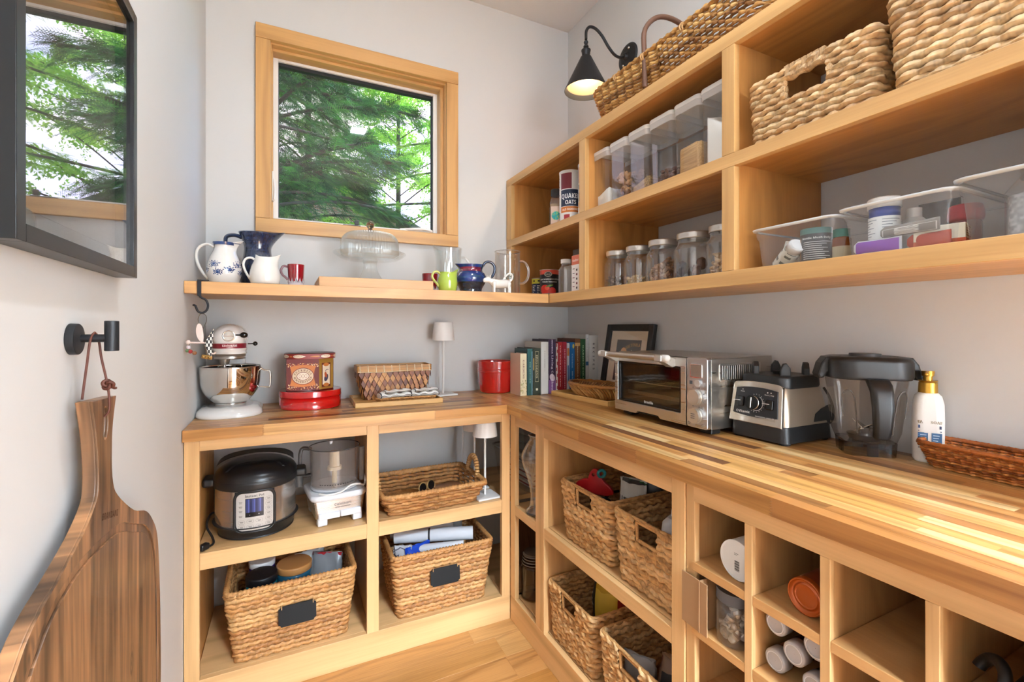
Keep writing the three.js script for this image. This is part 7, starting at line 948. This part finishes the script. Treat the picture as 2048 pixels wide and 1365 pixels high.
  const k = thing('grill_tool', 'black tool with an orange grip in the cubby at the lower right of the photo', 'tool', [1.23, 0.6895, 1.945]); part('tool_body', [T(new THREE.CapsuleGeometry(0.02, 0.09, 8, 20), 0.02, 0.021, 0.02, 0, 0.3, PI / 2), T(new THREE.TorusGeometry(0.03, 0.008, 10, 28, 4.4), -0.02, 0.0385, -0.01, 0.4, 0.7)], M.black, k); part('orange_grip', [T(new RoundedBoxGeometry(0.09, 0.014, 0.024, 2, 0.006), -0.02, 0.0145, 0.035, 0, 0.5)], std(0xb5491c, 0.45), k);
}
// ================= ON THE LEFT WALL =================
{
  const t = thing('wall_picture', 'black box-framed picture behind reflecting glass on the left wall', 'picture', [0.0, 1.334, 1.329]), f = std(0x161718, 0.35), w = 0.448, h = 0.508, b = 0.021, d = 0.034;
  for (const s of [-1, 1]) { part('frame_side', bx(d, h, b, d / 2 + 0.0005, h / 2, s * (w / 2 - b / 2), 0.001), f, t); part('frame_rail', bx(d, b, w - 2 * b, d / 2 + 0.0005, s > 0 ? h - b / 2 : b / 2, 0, 0.001), f, t); }
  part('backing', bx(0.003, h - 2 * b, w - 2 * b, 0.004, h / 2, 0, 0), std(0x4a4540, 0.9), t);
  part('paper_sheet', bx(0.001, h - 2 * b - 0.06, w - 2 * b - 0.06, 0.0065, h / 2, 0, 0), std(0x57514a, 0.9), t);
  part('glazing', bx(0.002, h - 2 * b, w - 2 * b, 0.0275, h / 2, 0, 0), new THREE.MeshPhysicalMaterial({ color: 0xffffff, transmission: 1, roughness: 0.01, ior: 2.3, thickness: 0 }), t);
}
{
  const t = thing('wall_hook', 'matte black wall hook with an upright round bar end', 'hook', [0.0005, 1.2205, 1.3]), m = std(0x232529, 0.45, 0.3);
  part('flange', T(lathe([[0.0005, 0.0105], [0.0225, 0.0105], [0.0238, 0.0092], [0.024, 0.0]], 48), 0, 0, 0.008, 0, 0, -PI / 2), m, t); part('arm', T(cyl(0.0062, 0.0062, 0.04, 0, 0.01, 0, 24), 0, 0.001, 0, 0, 0, -PI / 2), m, t); part('bar_end', T(lathe([[0.0005, -0.0238], [0.0085, -0.0238], [0.0093, -0.023], [0.0093, 0.023], [0.0085, 0.0238], [0.0005, 0.0238]], 32), 0.047, 0.0045, 0), m, t);
}
{
  const zo = 1.3, t = thing('cutting_board', 'large dark acacia paddle cutting board hanging on a leather cord', 'cutting board', [0.0, 0, zo]);
  const tex = (() => { const a = pnoise(201, 4, 64), b = pnoise(202, 16, 200), c = pnoise(203, 3, 6), d = pnoise(204, 2, 40), bands = pnoise(205, 1, 13); return dataTex(512, 1024, (u, v) => { const w = v + 0.012 * (c(u * 3, v * 6) - 0.5), band = bands(0, Math.floor(w * 13)), g = d(u * 2, w * 40), f = b(u * 16, w * 200), q = a(u * 4, w * 64); let k = 0; for (const [ku, kv, kr] of [[0.87, 0.3, 0.03], [0.62, 0.83, 0.025], [0.3, 0.62, 0.03], [0.95, 0.62, 0.02]]) { const e = Math.hypot((u - ku) * 1.0, (v - kv) * 1.6) / kr; k += Math.exp(-e * e) * (0.6 + 0.4 * Math.cos(e * 9)); } const s = 0.39 + 0.17 * (band - 0.5) + 0.2 * (g - 0.5) + 0.12 * (f - 0.5) + 0.16 * (q - 0.5) - 0.22 * k; return [s * 1.3, s * 0.93, s * 0.63]; }); })();
  tex.repeat.set(1, 1.25); const m = new THREE.MeshPhysicalMaterial({ map: tex, roughness: 0.4, bumpMap: tex, bumpScale: 0.0003 });
  const right = [[-0.051, 1.1245], [-0.036, 1.085], [-0.03, 1.046], [-0.034, 0.99], [-0.06, 0.955], [-0.153, 0.897], [-0.235, 0.866], [-0.285, 0.83], [-0.322, 0.785], [-0.341, 0.706], [-0.353, 0.56], [-0.352, 0.42], [-0.3, 0.3], [-0.18, 0.21], [0, 0.18]], left = [[0.18, 0.21], [0.3, 0.3], [0.36, 0.45], [0.362, 0.62], [0.34, 0.74], [0.305, 0.83], [0.255, 0.885], [0.215, 0.907], [0.168, 0.921], [0.089, 0.948], [0.04, 0.976], [0.03, 1.0], [0.032, 1.045], [0.042, 1.09], [0.056, 1.1295]];
  const outline = [...new THREE.SplineCurve([...right, ...left].map(([a, b]) => V2(a, b))).getPoints(110)], slot = () => { const p = new THREE.Path(); p.absellipse(0, 1.088, 0.0125, 0.026, 0, 2 * PI, true); return p; };
  const go = new THREE.SplineCurve([[0.24, 0.866], [0.182, 0.9], [0.1, 0.915], [0.0, 0.912], [-0.08, 0.9], [-0.16, 0.868], [-0.236, 0.835], [-0.29, 0.778], [-0.316, 0.69], [-0.325, 0.55], [-0.322, 0.43], [-0.27, 0.32], [-0.16, 0.24], [0, 0.215], [0.16, 0.24], [0.27, 0.32], [0.328, 0.45], [0.33, 0.62], [0.31, 0.74], [0.28, 0.82], [0.24, 0.866]].map(([a, b]) => V2(a, b))).getPoints(100), gi = go.map((p) => V2(p.x * 0.955, 0.58 + (p.y - 0.58) * 0.957));
  const base = new THREE.Shape(outline); base.holes.push(slot()); const top = new THREE.Shape(outline); top.holes.push(slot(), new THREE.Path(go)); const isle = new THREE.Shape(gi);
  const turn = (g) => g.rotateY(-PI / 2);   // shape x runs along world z, thickness towards the wall
  part('board_body', [uvm(turn(ext(base, 0.0165, 0.0015, 20)).translate(0.0365, 0, 0), 'y', false), uvm(turn(ext(top, 0.004, 0.0012, 20)).translate(0.04, 0, 0), 'y', false)], m, t);
  part('inner_field', uvm(turn(ext(isle, 0.004, 0.0012, 20)).translate(0.04, 0, 0), 'y', false), m, t);
  part('burned_mark', new THREE.PlaneGeometry(0.1, 0.018).rotateY(PI / 2).rotateX(-0.25).translate(0.0404, 0.936, -0.02), new THREE.MeshPhysicalMaterial({ map: canvasTex(256, 48, (x) => { x.clearRect(0, 0, 256, 48); text(x, 'BRANDANI', 128, 24, 38, '#5a3a26'); }), transparent: true, roughness: 0.7 }), t);
  const lm = std(0x5a2e20, 0.6), c = t;
  part('leather_cord', tube([[0.02, 1.13, 0.028], [0.0215, 1.18, 0.015], [0.024, 1.222, 0.006], [0.0265, 1.2305, 0.0], [0.029, 1.222, -0.006], [0.034, 1.19, -0.003], [0.0405, 1.155, -0.002], [0.0445, 1.125, 0.0], [0.0435, 1.105, 0.0], [0.038, 1.098, 0]], 0.0017, 60, 8), lm, c); part('knot', [T(new THREE.TorusKnotGeometry(0.0048, 0.0026, 50, 7, 2, 3), 0.042, 1.148, -0.002), ...rod([[0.042, 1.146, -0.004], [0.046, 1.141, -0.016], [0.046, 1.14, -0.024]], 0.0022, 8)], lm, c);
}
// ================= OUTSIDE THE WINDOW =================
{
  const lawn = part(numbered('lawn'), new THREE.PlaneGeometry(120, 80, 1, 1).rotateX(-PI / 2).translate(0, -0.45, -40.6), (() => { const n = pnoise(301, 64, 64); const t = dataTex(256, 256, (u, v) => { const k = n(u * 64, v * 64); return [0.22 + 0.12 * k, 0.33 + 0.14 * k, 0.12 + 0.05 * k]; }); t.repeat.set(30, 20); return new THREE.MeshPhysicalMaterial({ map: t, roughness: 1 }); })(), scene); lawn.userData.kind = 'structure';
  const leafMat = std(0xffffff, 0.85, 0, { transmission: 0.45, thickness: 0, side: THREE.DoubleSide, specularIntensity: 0.2 }), bark = std(0x43352a, 0.95);
  // a feathery conifer spray: a bent twig with pairs of narrow leaflets that carry leaflets in turn
  function spray(len, pairs, w) {
    const pos = [], tri = (a, b, c) => pos.push(...a, ...b, ...c);
    for (let i = 0; i < pairs; i++) { const f = (i + 0.5) / pairs, x = len * f, y = -0.3 * len * f * f, l = len * 0.46 * (1 - 0.6 * f); for (const s of [-1, 1]) { const tip = [x + l * 0.7, y - l * 0.3, s * l * 0.75]; tri([x - w * 0.3, y, 0], [x + w * 0.3, y, 0], tip); for (const k of [0.35, 0.6, 0.82]) { const q = [x + (tip[0] - x) * k, y + (tip[1] - y) * k, tip[2] * k], m = l * 0.3 * (1.1 - k); for (const e of [-1, 1]) tri([q[0] - w * 0.22, q[1], q[2]], [q[0] + w * 0.22, q[1], q[2]], [q[0] + m * (e > 0 ? 1.1 : 0.25), q[1] - m * 0.35, q[2] + s * m * (e > 0 ? 0.15 : 1.0)]); } } }
    tri([0, 0, -0.005], [0, 0, 0.005], [len * 1.1, -0.33 * len, 0]);
    const g = new THREE.BufferGeometry(); g.setAttribute('position', new THREE.Float32BufferAttribute(pos, 3)); g.computeVertexNormals(); return g;
  }
  const frond = spray(0.22, 9, 0.012), cluster = (() => { const pos = [], r = rng(5); for (let i = 0; i < 16; i++) { const c = V3(rr(-0.16, 0.16, r), rr(-0.12, 0.12, r), rr(-0.16, 0.16, r)), e = new THREE.Euler(r() * 6, r() * 6, r() * 6), a = 0.05 + 0.025 * r(); for (const q of [[[-a, 0, 0], [0, -a * 0.5, 0], [a, 0, 0]], [[-a, 0, 0], [a, 0, 0], [0, a * 0.5, 0]]]) for (const p of q) { const v = V3(...p).applyEuler(e).add(c); pos.push(v.x, v.y, v.z); } } const g = new THREE.BufferGeometry(); g.setAttribute('position', new THREE.Float32BufferAttribute(pos, 3)); g.computeVertexNormals(); return g; })();
  function tree(label, x, z, h, o) {
    const t = thing('tree', label, 'tree', [x, -0.45, z], 0, null), r = rng(o.seed), spots = [];
    part('trunk', lathe([[0.16 * o.thick, 0], [0.11 * o.thick, 1], [0.07 * o.thick, h * 0.6], [0.015, h]], 10), bark, t);
    const limbs = [];
    for (let i = 0; i < o.limbs; i++) {
      const f = (i + 0.6) / o.limbs, y = h * (o.low + (0.97 - o.low) * f), L = o.reach * (1 - Math.pow(f, 1.4) * 0.85) * rr(0.75, 1.15, r), a = i * 2.399 + rr(-0.4, 0.4, r), up = o.up * rr(0.6, 1.5, r);
      const p = [0, 0.35, 0.7, 1].map((k) => V3(Math.cos(a) * L * k, y + up * L * k - o.droop * L * k * k + 0.06 * (r() - 0.5), Math.sin(a) * L * k));
      const c = new THREE.CatmullRomCurve3(p); limbs.push(tube(p, 0.01 + 0.02 * (1 - f), 8, 5));
      for (let k = 0; k < o.per; k++) { const s = 0.15 + 0.85 * Math.sqrt(r()), q = c.getPoint(s), side = rr(-1, 1, r) * (0.2 + 0.45 * (1 - s)) * o.wide; q.x += -Math.sin(a) * side; q.z += Math.cos(a) * side; q.y += rr(-0.1, 0.08, r) - 0.22 * Math.abs(side); spots.push([q, a + side * 0.9 + rr(-0.5, 0.5, r)]); }
    }
    part('limb', limbs, bark, t).userData.kind = 'stuff';
    const m = new THREE.InstancedMesh(o.geo, leafMat, spots.length), d = new THREE.Object3D(), col = new THREE.Color(); m.name = 'foliage'; m.userData.kind = 'stuff'; m.castShadow = m.receiveShadow = true;
    spots.forEach(([q, a], i) => { d.position.copy(q); d.rotation.set(rr(-0.6, 0.6, r), -a + rr(-0.5, 0.5, r), rr(-0.55, 0.35, r)); d.scale.setScalar(rr(0.7, 1.25, r) * o.size); d.updateMatrix(); m.setMatrixAt(i, d.matrix); col.set(pick(o.colors, r)).offsetHSL(rr(-0.012, 0.012, r), 0, rr(-0.03, 0.03, r)); m.setColorAt(i, col); });
    t.add(m); return t;
  }
  const dark = [0x1b3d1e, 0x16341a, 0x285527, 0x3a7030], mid = [0x4f8a33, 0x5d9a3a, 0x447a2e], bright = [0x9cc843, 0xb2d858, 0x86b83a, 0xc4e06a];
  const con = { geo: frond, limbs: 170, per: 170, reach: 2.9, low: 0.12, up: 0.3, droop: 0.28, wide: 1.0, size: 1.0, thick: 0.8 };
  tree('dark feathery cypress close to the window with sweeping branches', -0.35, -4.9, 9.6, { ...con, seed: 401, colors: [...dark, ...dark, 0x4f8a33] });
  tree('lighter feathery cypress right of the dark one outside the window', 4.6, -6.6, 10.5, { ...con, seed: 402, colors: [...mid, ...bright, ...bright], per: 90, limbs: 84, reach: 3.0 });
  tree('slim mid green cypress seen between the two nearer ones', 0.7, -8.4, 11, { ...con, seed: 407, colors: [...mid, ...mid, 0x33662f, 0x9cc843], per: 110, limbs: 120, reach: 2.2 });
  const dec = { geo: cluster, limbs: 60, per: 46, reach: 3.4, low: 0.22, up: 0.55, droop: 0.2, wide: 1.6, size: 1.0, thick: 1.1 };
  tree('sunlit yellow green leafy tree behind the cypresses', 4.0, -15, 13, { ...dec, seed: 403, colors: bright, limbs: 50 }); tree('bright leafy tree at the far right behind the garden', 9.0, -12, 12, { ...dec, seed: 404, colors: [...bright, ...mid] }); tree('mid green leafy tree left behind the dark cypress', -3.0, -12, 11, { ...dec, seed: 405, colors: [...mid, ...bright] });
  // a brick house glimpsed between the branches
  const h = thing('brick_house', 'pinkish brick house glimpsed low between the cypress branches', 'house', [1.2, -0.45, -19], 0.1), brick = (() => { const n = pnoise(311, 60, 60); const t = dataTex(256, 256, (u, v) => { const row = Math.floor(v * 32), m = (v * 32) % 1 < 0.14 || (u * 12 + (row % 2) * 0.5) % 1 < 0.06, k = n(Math.floor(u * 12 + (row % 2) * 0.5) * 5, row); return m ? [0.72, 0.68, 0.62] : [0.6 + 0.14 * k, 0.42 + 0.1 * k, 0.34 + 0.08 * k]; }); t.repeat.set(0.5, 0.5); return new THREE.MeshPhysicalMaterial({ map: t, roughness: 0.9 }); })();
  part('house_wall', uvm(bx(7, 5.6, 6, 0, 2.8, 0, 0.01), 'x', false), brick, h);
  part('roof', ext(poly([[-4.0, 5.55], [0, 7.3], [4.0, 5.55], [3.9, 5.4], [0, 7.1], [-3.9, 5.4]]), 6.6).translate(0, 0, -3.3), std(0x6a6460, 0.9), h); part('gable', ext(poly([[-3.5, 5.55], [3.5, 5.55], [0, 7.08]]), 0.2).translate(0, 0, 2.79), brick, h);
  for (const x of [-2, 0.4, 2.4]) { const f = part('window', bx(1.0, 1.4, 0.08, x, 4.1, 3.01), M.white, h); part('pane', bx(0.84, 1.24, 0.02, x, 4.1, 3.06, 0), std(0x2a3238, 0.1), f); }
}
renderer.render(scene, camera);
